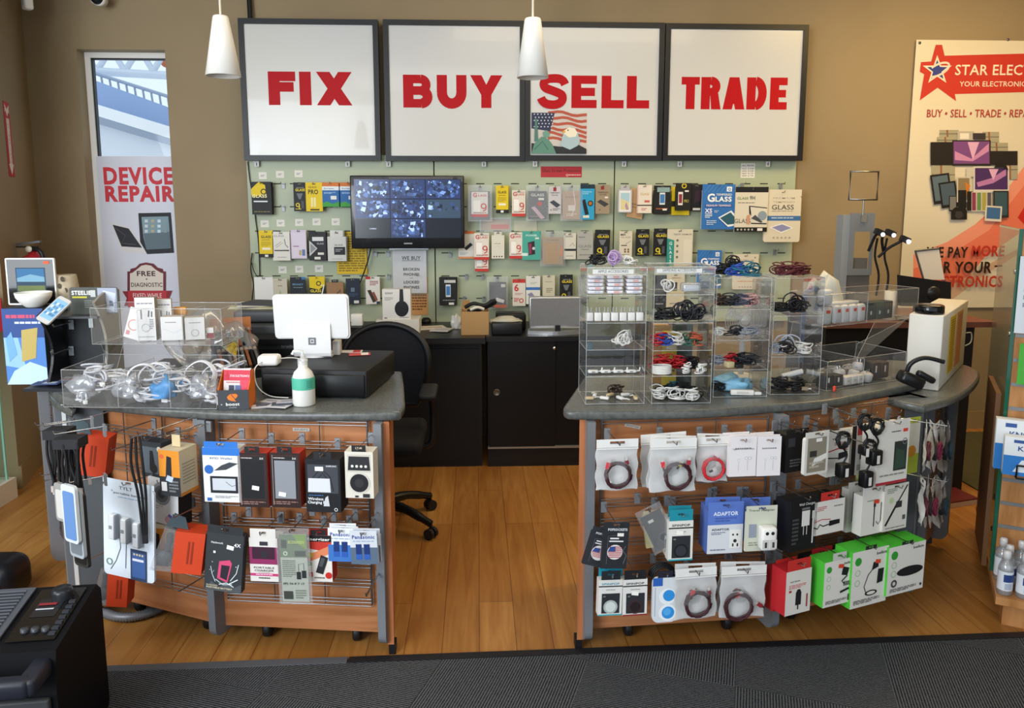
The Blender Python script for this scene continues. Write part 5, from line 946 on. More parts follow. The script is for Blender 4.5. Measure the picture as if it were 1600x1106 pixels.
rp2('wall_charger_box', 'black wall charger box with a white plug picture, second row', 'box', 1258, 774, 40, 84, '#141416', [('t', 'Wall Charger', .6, .82, .045, '#d5d5d2', .6, .01), ('r', .42, .44, .72, .72, '#dedbd4'), ('s', [(.5, .28), (.5, .44)], .03, '#c9c7c2'), ('s', [(.62, .28), (.62, .44)], .03, '#c9c7c2'), ('s', [(.85, .1), (.85, .6)], .05, '#dedbd4'), ('r', .8, .56, .92, .7, '#c9c7c2'), ('L', .06, .1, .3, .6, 7, '#4a4b4d'), ('r', .4, .74, .7, .78, '#6d6f70')], d=.07, off=.16, hh=.1)
rp2('wall_charger_box', 'black wall charger box behind, at the left end of the second row', 'box', 1238, 776, 26, 80, '#161618', [('L', .2, .1, .9, .6, 7, '#55565a'), ('t', 'Wall Charger', .5, .82, .04, '#bbb', .8)], d=.05, off=.08)
rp2('car_charger_box', 'black box with white face and red hanging tab, second row', 'box', 1298, 768, 46, 64, '#ddd9d1', [('L', .1, .70, .4, .84, 3, '#b5504c'), ('t', 'verizon', .78, .78, .05, '#222', .3, .02), ('s', [(0, .4), (.25, .46), (.55, .42)], .02, '#b03a3a'), ('s', [(0, .26), (.12, .2), (.2, .32), (.3, .25), (.5, .28)], .03, '#1c1c1e'), ('p', [(.5, .22), (.85, .25), (.85, .38), (.5, .38)], '#161618')], d=.09, off=.16, tab='#c0302a', tabw=.6, hh=.2, sc='#121214')
rp2('cable_box', 'tall white cable box behind the white ones, second row', 'box', 1340, 752, 26, 76, '#cfcbc4', [('s', [(.3, .2), (.3, .8)], .06, '#3a3a3c'), ('s', [(.7, .2), (.7, .8)], .06, '#3a3a3c')], d=.03, off=.10)
rp2('cable_box', 'white cable box with a red sticker in the second row', 'box', 1367, 757, 34, 76, '#dedad2', [('s', [(.55, .15), (.55, .62)], .05, '#232325'), ('s', [(.85, .25), (.85, .62)], .04, '#232325'), ('s', [(.85, .25), (.75, .18), (.65, .25)], .03, '#232325'), ('r', .5, .55, .6, .68, '#232325'), ('L', .2, .66, .7, .7, 1, '#8fa08a')], d=.04, off=.17, hh=.2, st=(.62, .82), stc='#d8452f')
rp2('cable_box', 'clear fronted cable box with a slanted black cable picture', 'box', 1402, 756, 36, 70, '#d6d2c8', [('s', [(.1, .12), (.6, .62)], .08, '#1c1c1e'), ('s', [(.6, .62), (.95, .95)], .05, '#1c1c1e'), ('r', .5, .48, .75, .62, '#2b2b2d'), ('c', .3, .66, .1, '#b9c79a'), ('L', .1, .8, .5, .92, 3, '#8f9a88'), ('r', .8, .2, .92, .3, '#555'), ('L', .1, .04, .9, .07, 1, '#77756e')], d=.03, off=.18)
def redbox(): return [('t', 'verizon', .35, .74, .04, '#3a2a2a', .4, .02), ('L', .12, .58, .8, .68, 3, '#c96a66'), ('p', [(.4, .2), (.62, .2), (.62, .48), (.56, .56), (.46, .56), (.4, .48)], '#1e1e20'), ('s', [(.5, .1), (.5, .2)], .05, '#2a2a2c'), ('s', [(.85, .12), (.85, .42)], .06, '#9a4540'), ('r', .12, .52, .22, .57, '#b5302f')]
rp2('car_charger_box', 'red and white car charger box, front of two at lower left', 'box', 1250, 873, 38, 84, '#ddd8d0', redbox(), d=.07, off=.17, hh=.2, tab='#c5302b', tabw=.9, sc='#b8232a')
rp2('car_charger_box', 'red box tucked behind the front red and white box', 'box', 1229, 872, 34, 78, '#c22b2d', [('L', .1, .3, .9, .7, 6, '#d97a72')], d=.05, off=.10, hh=.2, tab='#c5302b', tabw=.9)
rp2('car_charger_box', 'black sided box with red tab behind the first green box', 'box', 1285, 855, 34, 80, '#16161a', [('L', .1, .2, .4, .4, 3, '#555')], d=.06, off=.10, hh=.2, tab='#b8262a', tabw=.9)
GR = '#4fc23a'
def belkin(kind):
    D = [('c', .16, .82, .09, '#2f9a35'), ('o', .16, .62, .07, .015, '#8fbf8a'), ('o', .16, .44, .07, .015, '#8fbf8a'), ('t', 'belkin', .80, .88, .05, '#333', .28, .02), ('L', .08, .05, .8, .13, 3, '#4a4a48')]
    if kind == 1: D += [('p', [(.58, .66), (.78, .62), (.84, .78), (.62, .84)], '#1d1d1f'), ('s', [(.78, .62), (.6, .52), (.7, .44)], .04, '#1d1d1f')] + [('s', [(.68 + i * .06, .40), (.70 + i * .06, .50)], .035, '#1d1d1f') for i in range(5)] + [('s', [(.55, .28), (.85, .33)], .06, '#1d1d1f'), ('r', .82, .06, .97, .2, '#4a4038')]
    if kind == 2: D += [('s', [(.6, .66), (.45, .55), (.35, .35), (.42, .22)], .02, '#222'), ('p', [(.54, .62), (.72, .66), (.72, .76), (.58, .76)], '#1c1c1e'), ('p', [(.7, .36), (.86, .38), (.88, .62), (.72, .62)], '#1c1c1e'), ('c', .55, .22, .17, '#1c1c1e', .06), ('c', .55, .22, .12, '#e2ded5', .035)]
    if kind == 3: D += [('c', .60, .44, .36, '#1b1b1d', .10), ('o', .18, .24, .08, .04, '#4a4a4c'), ('c', .92, .1, .03, '#333')]
    return D
rp2('charger_box', 'green and white box with a coiled car charger picture', 'box', 1313, 863, 44, 80, '#e0dcd4', belkin(1), d=.07, off=.19, hh=.14, tab='#c9c7c2', tabw=.45, sc=GR, st=(.55, .86), stc='#d8452f')
rp2('charger_box', 'green and white box with a black charging pad picture, the middle one', 'box', 1362, 852, 54, 91, '#e0dcd4', belkin(2), d=.08, off=.20, hh=.06, tab='#2a2a2c', tabw=.3, sc=GR, st=(.7, .76), stc='#d8452f')
rp2('charger_box', 'green and white box with a flat black disc picture, rightmost', 'box', 1419, 845, 55, 78, '#e0dcd4', belkin(3), d=.09, off=.21, hh=.06, tab='#2a2a2c', tabw=.3, sc=GR)
rp2('charger_box', 'bright green box behind the rightmost green and white one', 'box', 1392, 834, 50, 70, GR, [('L', .2, .6, .7, .7, 1, '#2f8a2a')], d=.06, off=.08)
rp2('charger_box', 'black box hanging behind the middle green and white box', 'box', 1337, 850, 40, 62, '#17171a', [], d=.06, off=.08)
for x, y in ((1240, 663), (1278, 658), (1325, 655), (1369, 648), (1407, 645), (1318, 752), (1360, 845)):
    rod(RP2, RP2.at(x, y, .06), .0)
# clear bags on the end display
for r, (y0, h, x0) in enumerate(((656, 74, 1448), (743, 74, 1438))):
    for i in range(5):
        x = x0 + i * 9; col = ['#54202a', '#3a2a2c', '#8a2a4a', '#26262a', '#2a4550'][i]
        P = RP3.at(1448 + i * 8.5 - r * 6, y0 + 8, .085); Hh = h * mpp(P); W = .085; R = Mx.Translation(P) @ rz(1.05 + .22 * math.sin(i * 2.3 + r)) @ Mx.Rotation(.06 * math.sin(i * 3 + r), 4, 'Y')
        b = MB(); slotted(b, W, .025, .001, FOIL, sw=.03, sh=.012); vs = []; n = 6
        for j in range(n + 1):
            for k in range(5): vs.append((-W / 2 + W * k / 4, .006 * math.sin(j * 1.4 + k + i), -.0145 - (Hh - .02) * j / n))
        b.add(vs, [(j * 5 + k, j * 5 + k + 1, (j + 1) * 5 + k + 1, (j + 1) * 5 + k) for j in range(n) for k in range(4)], FOIL, True)
        o = b.obj('zip_bag', local=True, label='clear cable bag on the end display, %s row, %s from the counter' % (('upper', 'lower')[r], ('first', 'second', 'third', 'fourth', 'fifth')[i]), cat='bag', group='cable bags on the end display'); o.matrix_world = R
        q = MB(); q.X = Mx.Translation((0, -.008, -Hh * .55)); q.tube(ringpath(.03, 3, .2, i), .004, col, 5); q.obj('cable_coil', o, local=True)
    P = RP3.at(1484, y0 + 8, .10); rod(RP3, RP3.at(1470, y0 + 8, .14), .02)
# ------------------------------------------------------------------ left counter: goods on the front panel
def lp1(*a, **k): return pack(LP1, *a, **k)
lp1('phone_wallet_box', 'white box with blue top and tablet picture, left end of upper row', 'box', 344, 690, 58, 94, '#dcdad6', [('r', 0, .86, 1, 1, '#2a6fc2'), ('t', 'RFID Wallet', .5, .79, .035, '#3a4a78', .6, .01), ('c', .16, .60, .12, '#2a62b0'), ('p', [(.3, .58), (.62, .6), (.95, .72), (.72, .74), (.5, .68)], '#3a3d44'), ('p', [(.18, .17), (.92, .17), (.92, .48), (.18, .48)], '#1d1f24'), ('p', [(.24, .22), (.86, .22), (.86, .44), (.24, .44)], '#c2c6cc'), ('s', [(.6, .38), (.75, .3), (.86, .32)], .015, '#5d5f66'), ('r', .08, .02, .2, .08, '#2a5fa8'), ('L', .3, .07, .9, .12, 2, '#9a9aa0')], d=.05, off=.17, hh=.1, tab='#2a6fc2', tabw=.9, sc='#c9cbd0')
def windowbox(b, W, z0, z1, d):
    pass
def pbank(scr, lab, cx):
    return lp1('power_bank_box', lab, 'box', cx, 698, 46, 94, '#2a1513', [('r', .06, .14, .94, .96, '#3a2220'), ('r', .1, .16, .9, .94, '#1a1a1d'), ('p', [(.14, .16), (.84, .16), (.84, .86), (.14, .86)], scr), ('L', .12, .885, .5, .915, 1, '#c9b9b5'), ('t', '3X', .82, .885, .035, '#d5cfc9', .14, .02), ('s', [(.08, .04), (.08, .96)], .02, '#9a8a86'), ('L', .06, .04, .9, .11, 2, '#8a6a62')], d=.06, off=.17, hh=.1, tab='#1a1a1c', tabw=.5, sc='#a8311f', st=(.58 if scr == '#141519' else .38, .36 if scr == '#141519' else .24))
pbank('#141519', 'red sided box holding a black power bank, upper row', 393)
pbank('#85898f', 'red sided box holding a grey power bank, upper row', 444)
lp1('wireless_charger_box', 'black box reading Wireless Charging Pad with a coiled cable behind clear plastic', 'box', 503, 706, 54, 94, '#141519', [('p', [(.06, .36), (.94, .36), (.94, .9), (.06, .9)], '#3a3d44'), ('s', [(.2, .4), (.22, .66), (.45, .82), (.7, .68), (.8, .4)], .03, '#1a1b1f'), ('s', [(.3, .4), (.34, .62), (.5, .74), (.66, .6), (.7, .4)], .03, '#1a1b1f'), ('p', [(.06, .38), (.72, .38), (.7, .64), (.08, .64)], '#cfd0d4'), ('r', .28, .78, .52, .86, '#e8e6df'), ('t', 'SAMSUNG', .75, .86, .03, '#d5d5d8', .3, .02), ('t', 'Wireless', .28, .23, .05, '#e9e9ec', .44, .02, ), ('t', 'Charging Pad', .35, .165, .05, '#e9e9ec', .6, .02), ('L', .08, .3, .5, .33, 1, '#3a6aa0'), ('p', [(.5, .12), (.68, .12), (.64, .32), (.56, .28)], '#c2c4c8'), ('o', .86, .06, .05, .015, '#ddd')], d=.08, off=.17, hh=.12, tab='#1d1d20', tabw=.5, sc='#101114', back=0)
def grille(b, W, z0, z1, d): pass
lp1('speaker_box', 'small beige box with a round black speaker grille, right end of upper row', 'box', 560, 696, 44, 82, '#d5cfc2', [('r', .08, .56, .92, .94, '#c2bcae'), ('p', [(.1, .6), (.9, .6), (.86, .9), (.14, .9)], '#26262a')] + [('c', .26 + i * .16, .69, .05, '#d5d2ca') for i in range(4)] + [('c', .5, .33, .36, '#1a1a1c'), ('o', .5, .33, .38, .05, '#c9c4b8'), ('c', .5, .33, .16, '#2d2d30'), ('r', .34, .02, .46, .06, '#2a2a2c'), ('r', .62, .02, .86, .10, '#2a2a2c')], d=.06, off=.16, hh=.12, tab='#1d1d1f', tabw=.5)
lp1('rugged_battery_box', 'dark box with a pink edged rugged battery picture, left end of lower row', 'box', 352, 822, 58, 102, '#33373a', [('t', 'Hackwork', .3, .82, .035, '#e0e2e2', .32, .01), ('t', '4X', .84, .80, .06, '#e6e6e6', .18, .02), ('p', [(.34, .22), (.62, .16), (.72, .5), (.66, .56), (.38, .52)], '#d14a72'), ('p', [(.42, .24), (.60, .20), (.67, .46), (.44, .46)], '#2a2530'), ('p', [(.0, .0), (1, .0), (1, .16), (.8, .08), (.6, .18), (.4, .06), (.2, .16)], '#4d5154'), ('s', [(.3, .2), (.5, .12), (.75, .14)], .02, '#c9d2d6'), ('s', [(.7, .2), (.85, .34), (.9, .5)], .02, '#d5dde0'), ('s', [(.66, .14), (.9, .24)], .025, '#e2e8ea'), ('s', [(.3, .16), (.2, .3), (.16, .42)], .015, '#d5dde0'), ('s', [(.4, .12), (.6, .16), (.8, .1)], .02, '#e2e8ea'), ('c', .2, .5, .012, '#d5dde0'), ('c', .84, .46, .014, '#d5dde0'), ('c', .14, .36, .01, '#d5dde0'), ('s', [(.2, .3), (.26, .36)], .012, '#aab4b8'), ('t', 'RUGGED', .22, .085, .022, '#d9c9a5', .3, .01), ('t', 'PORTABLE BATTERY', .42, .045, .026, '#e2d2ae', .7, .02), ('r', .22, .66, .28, .7, '#e6e6e6')], d=.03, off=.19, hh=.12, tab='#2b2e31', tabw=.95, roll=.10, st=(.66, .78))
lp1('portable_charger_box', 'white box reading PORTABLE CHARGER with a magenta window', 'box', 410, 826, 44, 82, '#dbd6d0', [('r', .0, .40, 1, .80, '#8d2c5c'), ('r', .1, .52, .9, .80, '#3a1d30'), ('r', .42, .56, .62, .70, '#2a2a2e'), ('r', .0, .13, 1, .19, '#c23a72'), ('t', 'PORTABLE', .5, .30, .045, '#4a4340', .72, .012), ('t', 'CHARGER', .5, .235, .045, '#4a4340', .68, .012), ('L', .3, .2, .7, .22, 1, '#9a8f8a'), ('L', .2, .145, .8, .175, 1, '#f0d5e0'), ('L', .3, .05, .7, .1, 1, '#55504c'), ('r', .38, .84, .66, .93, '#33323a')], d=.06, off=.17, hh=.18, tab='#d9d4cd', tabw=.9, sc='#c9c2ba')
lp1('battery_blister', 'tall clear blister pack with a green headed back card', 'package', 456, 825, 52, 118, '#c2c8b4', [('r', 0, .66, 1, 1, '#4a6b2a'), ('p', [(.5, 1), (1, 1), (1, .78), (.7, .86)], '#7a9a3a'), ('r', .06, .80, .26, .92, '#2f3a28'), ('t', 'ECOGREEN', .62, .87, .04, '#c2d46a', .6, .03), ('o', .2, .72, .08, .03, '#dfe8c8'), ('r', .55, .68, .95, .76, '#2b3524'), ('L', .06, .36, .55, .62, 9, '#6d7563'), ('s', [(.66, .44), (.66, .56), (.86, .58), (.86, .46)], .02, '#2b2e28'), ('r', .58, .34, .74, .45, '#26282a'), ('r', .78, .36, .94, .47, '#26282a'), ('t', '(IP) 56 8 7 17', .45, .26, .028, '#33382e', .8, .02), ('r', .06, .04, .4, .16, '#3a3d38'), ('L', .5, .04, .9, .18, 4, '#7a8070')], bag=BLIST, off=.20, roll=-.02, hh=.06)
lp1('power_pack_box', 'red and white battery maker box with a black power pack picture', 'box', 497, 828, 40, 80, '#ded6cd', [('p', [(0, .72), (1, .62), (1, 1), (0, 1)], '#c2352a'), ('p', [(0, .55), (1, .8), (1, .62), (0, .4)], '#d9825a'), ('r', 0, .86, 1, 1, '#17171a'), ('t', 'Energizer', .5, .885, .06, '#e9e6e2', .88, .03), ('r', .06, .52, .24, .62, '#c9c03a'), ('c', .12, .38, .09, '#5a9a3a'), ('r', .04, .1, .24, .2, '#c04a3a'), ('p', [(.36, .2), (.64, .16), (.86, .52), (.58, .58)], '#232326'), ('p', [(.48, .34), (.62, .32), (.74, .5), (.6, .53)], '#4a4d52'), ('c', .86, .14, .13, '#c0271f'), ('L', .3, .05, .7, .1, 1, '#6d6862')], d=.05, off=.17, hh=.1, tab='#1d1d20', tabw=.6, sc='#b3261f')
def pana(): return [('t', 'Panasonic', .5, .76, .10, '#26408a', .84, .03), ('L', .1, .64, .9, .7, 1, '#9ab'), ('r', 0, 0, 1, .5, '#3a6fb8')] + [('r', .2 + i * .3, .14, .42 + i * .3, .6, '#17306a') for i in range(2)] + [('r', .2 + i * .3, .14, .42 + i * .3, .3, '#2a57a8') for i in range(2)] + [('r', .27 + i * .3, .6, .35 + i * .3, .64, '#c9ccd0') for i in range(2)]
lp1('battery_card', 'blue and white battery card, left of two at the end of the lower row', 'card', 533, 825, 42, 52, '#dfe2e6', pana(), off=.17, hh=.2, back=2)
lp1('battery_card', 'blue and white battery card, right of two, tilted forward', 'card', 567, 829, 42, 52, '#c9cdd4', [q if q[0] != 'r' or q[-1] != '#3a6fb8' else ('r', 0, 0, 1, .5, '#55667a') for q in pana()], off=.19, hh=.2, back=1, roll=-.04, bag=None)
for x, y in ((575, 926), (357, 811), (430, 812), (461, 812), (500, 816), (540, 816), (580, 818)):
    rod(LP1, LP1.at(x, y, .15 if y > 900 else .05), .02 if y > 900 else 0, r=.0038 if y > 900 else .0022)
# left panel two
def lp2(*a, **k): return pack(LP2, *a, **k)
def obox(label, cx, y0, w, h, off, roll, yaw=.5, name='phone_holder_box'):
    P = LP2.at(cx, y0, off); m = mpp(P); W, Hh = w * m, h * m; b = MB()
    t = thing(name, label, 'box', tuple(P), (0, 0, 0)); t.matrix_world = Mx.Translation(P) @ rz(LP2.yaw + yaw) @ Mx.Rotation(roll, 4, 'Y')
    b.bx((-W * .05, 0, -Hh), (W * .62, .075, -Hh * .22), '#c8401c');
    for i in range(2): b.box((W * .28 + i * .012, -.0006, -Hh * .6), (.006, .001, Hh * .42), '#8f2d14')
    b.obj('carton', t, local=True)
    b = MB(); b.prism([(-W * .55, -Hh), (-W * .05, -Hh), (-W * .05, -Hh * .22), (-W * .30, -Hh * .18)], .004, .07, BLIST, 'y'); b.obj('clear_cover', t, local=True)
    b = MB(); b.tube([(-W * .3, .03, -Hh * .85), (-W * .2, .03, -Hh * .5), (-W * .22, .03, -Hh * .35)], .011, C('#33373c'), 6); b.lathe([(0, -.01), (.024, -.01), (.024, .01), (0, .01)], (-W * .28, .03, -Hh * .8), C('#3d4247'), 14, 'y'); b.obj('phone_mount', t, local=True)
    b = MB(); b.prism([(-W * .32, -Hh * .18), (W * .2, -Hh * .22), (W * .1, .0), (-W * .15, .012)], .02, .024, C('#3d4a50', .4), 'y'); b.obj('hang_tab', t, local=True)
    rod(LP2, P + V((0, 0, .016)), .02)
obox('orange box with clear cover and grey header, hanging at the far left', 126, 663, 70, 82, .22, .16)
obox('orange box with clear cover hanging low beside the middle fin', 280, 812, 68, 88, .20, .16)
obox('orange box hanging lowest at the left, partly hidden behind the white card', 172, 878, 46, 74, .14, .12)
lp2('car_mount_box', 'black and grey car mount box with orange top', 'box', 234, 682, 32, 62, '#33383d', [('r', .1, .1, .9, .85, '#59626a'), ('p', [(.4, .2), (.7, .2), (.6, .75), (.45, .75)], '#1c1f22'), ('c', .6, .25, .18, '#222'), ('c', .9, .82, .1, '#d8c9b8')], d=.05, off=.13, tab='#1d1d20', tabw=.8)
def cube(label, cx, y0, w, h, off, yaw):
    P = LP2.at(cx, y0, off); m = mpp(P); W, Hh = w * m, h * m; b = MB()
    b.bx((-W / 2, 0, -Hh), (W / 2, W * 1.1, 0), '#c2b59a'); b.draw([('r', 0, 0, 1, 1, '#d98a2c'), ('r', 0, 0, 1, .42, '#2a2c30'), ('p', [(.3, .4), (.6, .4), (.62, .85), (.4, .88)], '#26282c'), ('r', .08, .1, .34, .3, '#c9c6c0'), ('L', .45, .06, .9, .34, 4, '#77797c'), ('c', .16, .86, .1, '#d8643a'), ('p', [(.3, .34), (.6, .3), (.7, .42), (.4, .46)], '#b9c4d2')], -W / 2, -Hh, W, Hh, -.0003)
    vs = W / 2 + .0003
    for k in range(7): b.quad([(vs, W * .15, -Hh * (.3 + k * .07)), (vs, W * .95, -Hh * (.3 + k * .07)), (vs, W * .95, -Hh * (.325 + k * .07)), (vs, W * .15, -Hh * (.325 + k * .07))], '#8f8672')
    b.quad([(vs, 0, -Hh), (vs, W * 1.1, -Hh), (vs, W * 1.1, -Hh * .93), (vs, 0, -Hh * .93)], '#c97a25')
    b.box((0, W * .5, .022), (W * .4, .002, .04), '#c9b48c'); o = b.obj('car_mount_box', local=True, label=label, cat='box'); o.matrix_world = Mx.Translation(P - V((0, 0, .03))) @ rz(LP2.yaw + yaw)
    rod(LP2, P + V((0, 0, .014)) - LP2.n * .05, .0)
cube('orange fronted cream box, the upper of two beside the middle fin', 262, 690, 38, 74, .19, .12)
cube('orange fronted cream box, the lower of two, beneath the white lens box', 244, 812, 34, 62, .17, .2)
lp2('car_mount_box', 'white box with a round grey mount picture between the orange boxes', 'box', 254, 748, 46, 70, '#d6d6d6', [('c', .45, .66, .30, '#8a8d90'), ('c', .45, .66, .22, '#5d6166'), ('c', .45, .66, .12, '#3a3d42'), ('p', [(.55, .1), (.85, .06), (.9, .2), (.7, .26)], '#6a62a8'), ('c', .66, .12, .1, '#c9a0a8'), ('L', .1, .3, .5, .4, 2, '#aaa')], d=.06, off=.14, sc='#1a1a1c', roll=.06)
def bats(b, W, z0, z1, d):
    h = z1 - z0
    for i in range(3):
        x = -W * .24 + i * W * .235; z = z0 + h * (.56 - i * .02); b.rbox((x, -.012, z), (W * .15, .022, h * .27), C('#e4e6e8', .3, .1), .006, 2); b.rbox((x + W * .055, -.014, z), (W * .05, .02, h * .27), C('#8d9196', .35, .2), .005, 2); b.box((x - .004, -.0235, z), (.012, .001, .012), '#8a8d92')
lp2('portable_battery_card', 'large white card holding three silver portable batteries, in front of the others', 'package', 200, 752, 68, 150, '#d3dae2', [('t', 'TYLT', .45, .905, .032, '#4a4f58', .26, .012), ('t', '+', .18, .865, .03, '#7a8aa0', None, .02), ('t', 'portable battery', .52, .855, .022, '#4a5260', .62, .008), ('L', .3, .815, .8, .83, 1, '#8fa6c8'), ('s', [(.33, .44), (.34, .3), (.25, .16), (.14, .06)], .012, '#3a4048'), ('s', [(.62, .34), (.58, .44), (.46, .42), (.44, .1)], .012, '#3a4048'), ('r', .30, .40, .38, .46, '#c2c6cc'), ('p', [(.54, .0), (.86, .0), (.86, .32), (.54, .32)], '#33405c'), ('p', [(.57, .03), (.83, .03), (.83, .29), (.57, .29)], '#3f5f96'), ('r', .58, .2, .8, .225, '#d9dee6'), ('o', .12, .14, .06, .015, '#5a7a6a')] + [('r', .6 + i * .055, .26, .635 + i * .055, .28, '#d8c9a0') for i in range(4)], off=.24, d=.008, rd=.07, hh=.05, roll=.07, body=bats, yaw=.12)
b = MB(); P = LP2.at(212, 682, .26)
for i in range(3): b.tube(smoothpath([P + V((.012 * (i - 1), 0, 0)), P + V((.02 * (i - 1), -.004 * i, -.09)), P + V((.012 * (i - 1) + .006, .004, -.2)), P + V((.008 + .006 * (i - 1), 0, -.33))], 5), .0045, C('#141416', .7), 5)
b.box(P + V((.008, 0, -.345)), (.016, .01, .03), '#1d1d20'); b.obj('lanyard', label='black lanyard hanging in front of the white battery card', cat='lanyard'); rod(LP2, P, .02)
for x, y, o in ((149, 672, .05), (184, 674, .16), (220, 678, .05), (234, 680, .05), (263, 680, .16), (293, 684, .05), (178, 702, .16), (251, 808, .05), (300, 810, .05), (130, 878, .2), (283, 922, .22)):
    rod(LP2, LP2.at(x, y, o), .01)
# far left end display: cords and phone cases
def cords(cx, y0, h, n, lab):
    P = LP3.at(cx, y0, .1); m = mpp(P); b = MB(); rd = random.Random(n)
    for i in range(n):
        a = P + V((rd.uniform(-.035, .035), rd.uniform(-.03, .03), rd.uniform(-.01, .01))); k = h * m * rd.uniform(.85, 1.05)
        b.tube(smoothpath([a, a + V((rd.uniform(-.015, .015), 0, -k * .4)), a + V((rd.uniform(-.015, .015), 0, -k))], 4), .0045, C('#121214', .5), 5)
        b.box(a + V((0, 0, -k - .008)), (.008, .005, .02), '#b9a9a4')
    b.box(P + V((0, 0, .0)), (.075, .06, .03), C('#1a1a1c')); b.obj('cable_hank', label=lab, cat='cables')
    rod(LP3, P + V((0, 0, .03)), .04)
cords(93, 676, 96, 14, 'hank of black cords hanging at the far left end display')
cords(110, 690, 78, 10, 'shorter hank of black cords beside the left fin')
for i, (x, y, c, l) in enumerate(((118, 768, '#2b2a28', 'dark'), (112, 762, '#9aa0a4', 'grey'), (105, 758, '#c3c8cc', 'silver framed'), (94, 756, '#8f8d88', 'small clear'))):
    P = LP3.at(x, y, .10 + .012 * i); m = mpp(P); b = MB(); w, h = .07, (.24, .22, .18, .12)[i]
    b.prism(rrect(-w / 2, -h, w / 2, 0, .012), 0, .01, c, 'y'); b.prism(rrect(-w / 2 + .008, -h + .01, w / 2 - .008, -.02, .008), -.0012, 0, C(['#1c1b1a', '#6d7378', '#5f83b5', '#c2c0ba'][i], .3), 'y')
    o = b.obj('phone_case', local=True, label='%s phone case hanging on the lower hooks of the far left end display' % l, cat='case'); o.matrix_world = Mx.Translation(P) @ rz(-.55)
for x, y, o in ((62, 664, .10), (68, 672, .10), (75, 680, .10), (70, 742, .10), (75, 750, .10), (100, 756, .12)):
    rod(LP3, LP3.at(x, y, o), .01)

# ------------------------------------------------------------------ left countertop
def onp(x, y, z=ZT): return atz(x, y, z)
# cash drawer
fr = onp(574, 621, ZT + .008); fl = onp(409, 617, ZT + .008); br = onp(587, 548, ZT + .108); top = ZT + .108
yaw = math.atan2(fr.y - fl.y, fr.x - fl.x); u = V((math.cos(yaw), math.sin(yaw), 0)); vv = V((-u.y, u.x, 0)); Wd = (fr - fl).length; R = rz(yaw)
t = thing('cash_drawer', 'black metal cash drawer under the white tablet stand', 'drawer', ((fr.x + fl.x) / 2, (fr.y + fl.y) / 2 + .2, ZT)); DB = noisy('black_textured_steel', ['#141517', '#1c1d1f'], (500, 500, 500), .5)
b = MB(); b.X = Mx.Translation(fl) @ R; b.rbox((Wd / 2, .205, .05), (Wd, .41, .1), DB, .005, 2); b.obj('housing', t)
b = MB(); b.X = Mx.Translation(fl) @ R; b.rbox((Wd / 2, -.003, .045), (Wd - .016, .01, .078), C('#151618', .4), .003, 1); dr = b.obj('drawer_front', t)
b = MB(); b.X = Mx.Translation(fl) @ R
for a in (.03, Wd - .03):
    for e in (.03, .38): b.lathe([(0, -.008), (.012, -.008), (.012, 0), (0, 0)], (a, e, 0), BLK, 10)
b.obj('rubber_foot', t)
# tablet register stand
P = onp(497, 556, top); Yt = P.y; SW = C('#e3e1df', .28, spec=.5, coat=.3)
t = thing('tablet_stand', 'white tablet register stand with a square logo on the black drawer', 'stand', (P.x, P.y, top))
c0, c1 = atY(427, 459, Yt - .03), atY(546, 459, Yt - .03); zb_ = atY(490, 529, Yt - .03).z; W = (c1 - c0).length; Hh = c0.z - zb_
b = MB(); pts = [(x, z) for x, z in rrect(-W / 2, 0, W / 2, Hh, .016, 5)]; tilt = Mx.Translation(((c0.x + c1.x) / 2, Yt - .03, zb_)) @ rz(-.03) @ Mx.Rotation(.12, 4, 'X')
b.X = tilt; b.prism(pts, 0, .012, SW, 'y'); ins = rrect(-W / 2 + .006, .006, W / 2 - .006, Hh - .006, .014, 5); b.prism(ins, -.006, 0.0, SW, 'y'); b.obj('tablet_body', t)
b = MB(); b.X = tilt; b.prism(rrect(-W / 2 + .012, .012, W / 2 - .012, Hh - .012, .008, 3), .0121, .0126, C('#0b0b0d', .08, coat=.5), 'y'); b.obj('screen', t)
sx0, sx1 = atY(459, 520, Yt - .04).x, atY(517, 520, Yt - .04).x; zt_ = atY(490, 500, Yt - .04).z; mid = (sx0 + sx1) / 2; hw = (sx1 - sx0) / 2
b = MB(); n = 8; prof = [(Yt - .033, zt_), (Yt - .045, zt_ - .004), (Yt - .052, zt_ - .02), (Yt - .050, top + .02), (Yt - .046, top + .008), (Yt - .034, top + .001), (Yt + .09, top + .001), (Yt + .09, top + .006), (Yt - .030, top + .007), (Yt - .040, top + .022), (Yt - .041, zt_ - .02), (Yt - .03, zt_ - .008)]
b.prism(prof, sx0, sx1, SW, 'x'); b.obj('stand_leg', t)
p = atY(487.5, 533, Yt - .053); s_ = .0085
b = MB(); LG_ = C('#6d7074', .4)
for q in ((-1, -1, 1, -.55), (-1, .55, 1, 1), (-1, -.55, -.55, .55), (.55, -.55, 1, .55), (-.28, -.28, .28, .28)): b.sheet(p.x + q[0] * s_ * 1.7, p.z + q[1] * s_ * 1.7, p.x + q[2] * s_ * 1.7, p.z + q[3] * s_ * 1.7, LG_, Yt - .0535)
b.obj('logo', t)
MB().rbox((sx1 + .01, Yt + .03, top + .03), (.03, .05, .058), C('#cfccc8', .4), .003).obj('card_reader_block', t)
MB().lathe([(0, 0), (.07, 0), (.07, .004), (0, .005)], (mid, Yt + .02, top + .0005), SW, 20).obj('foot', t)
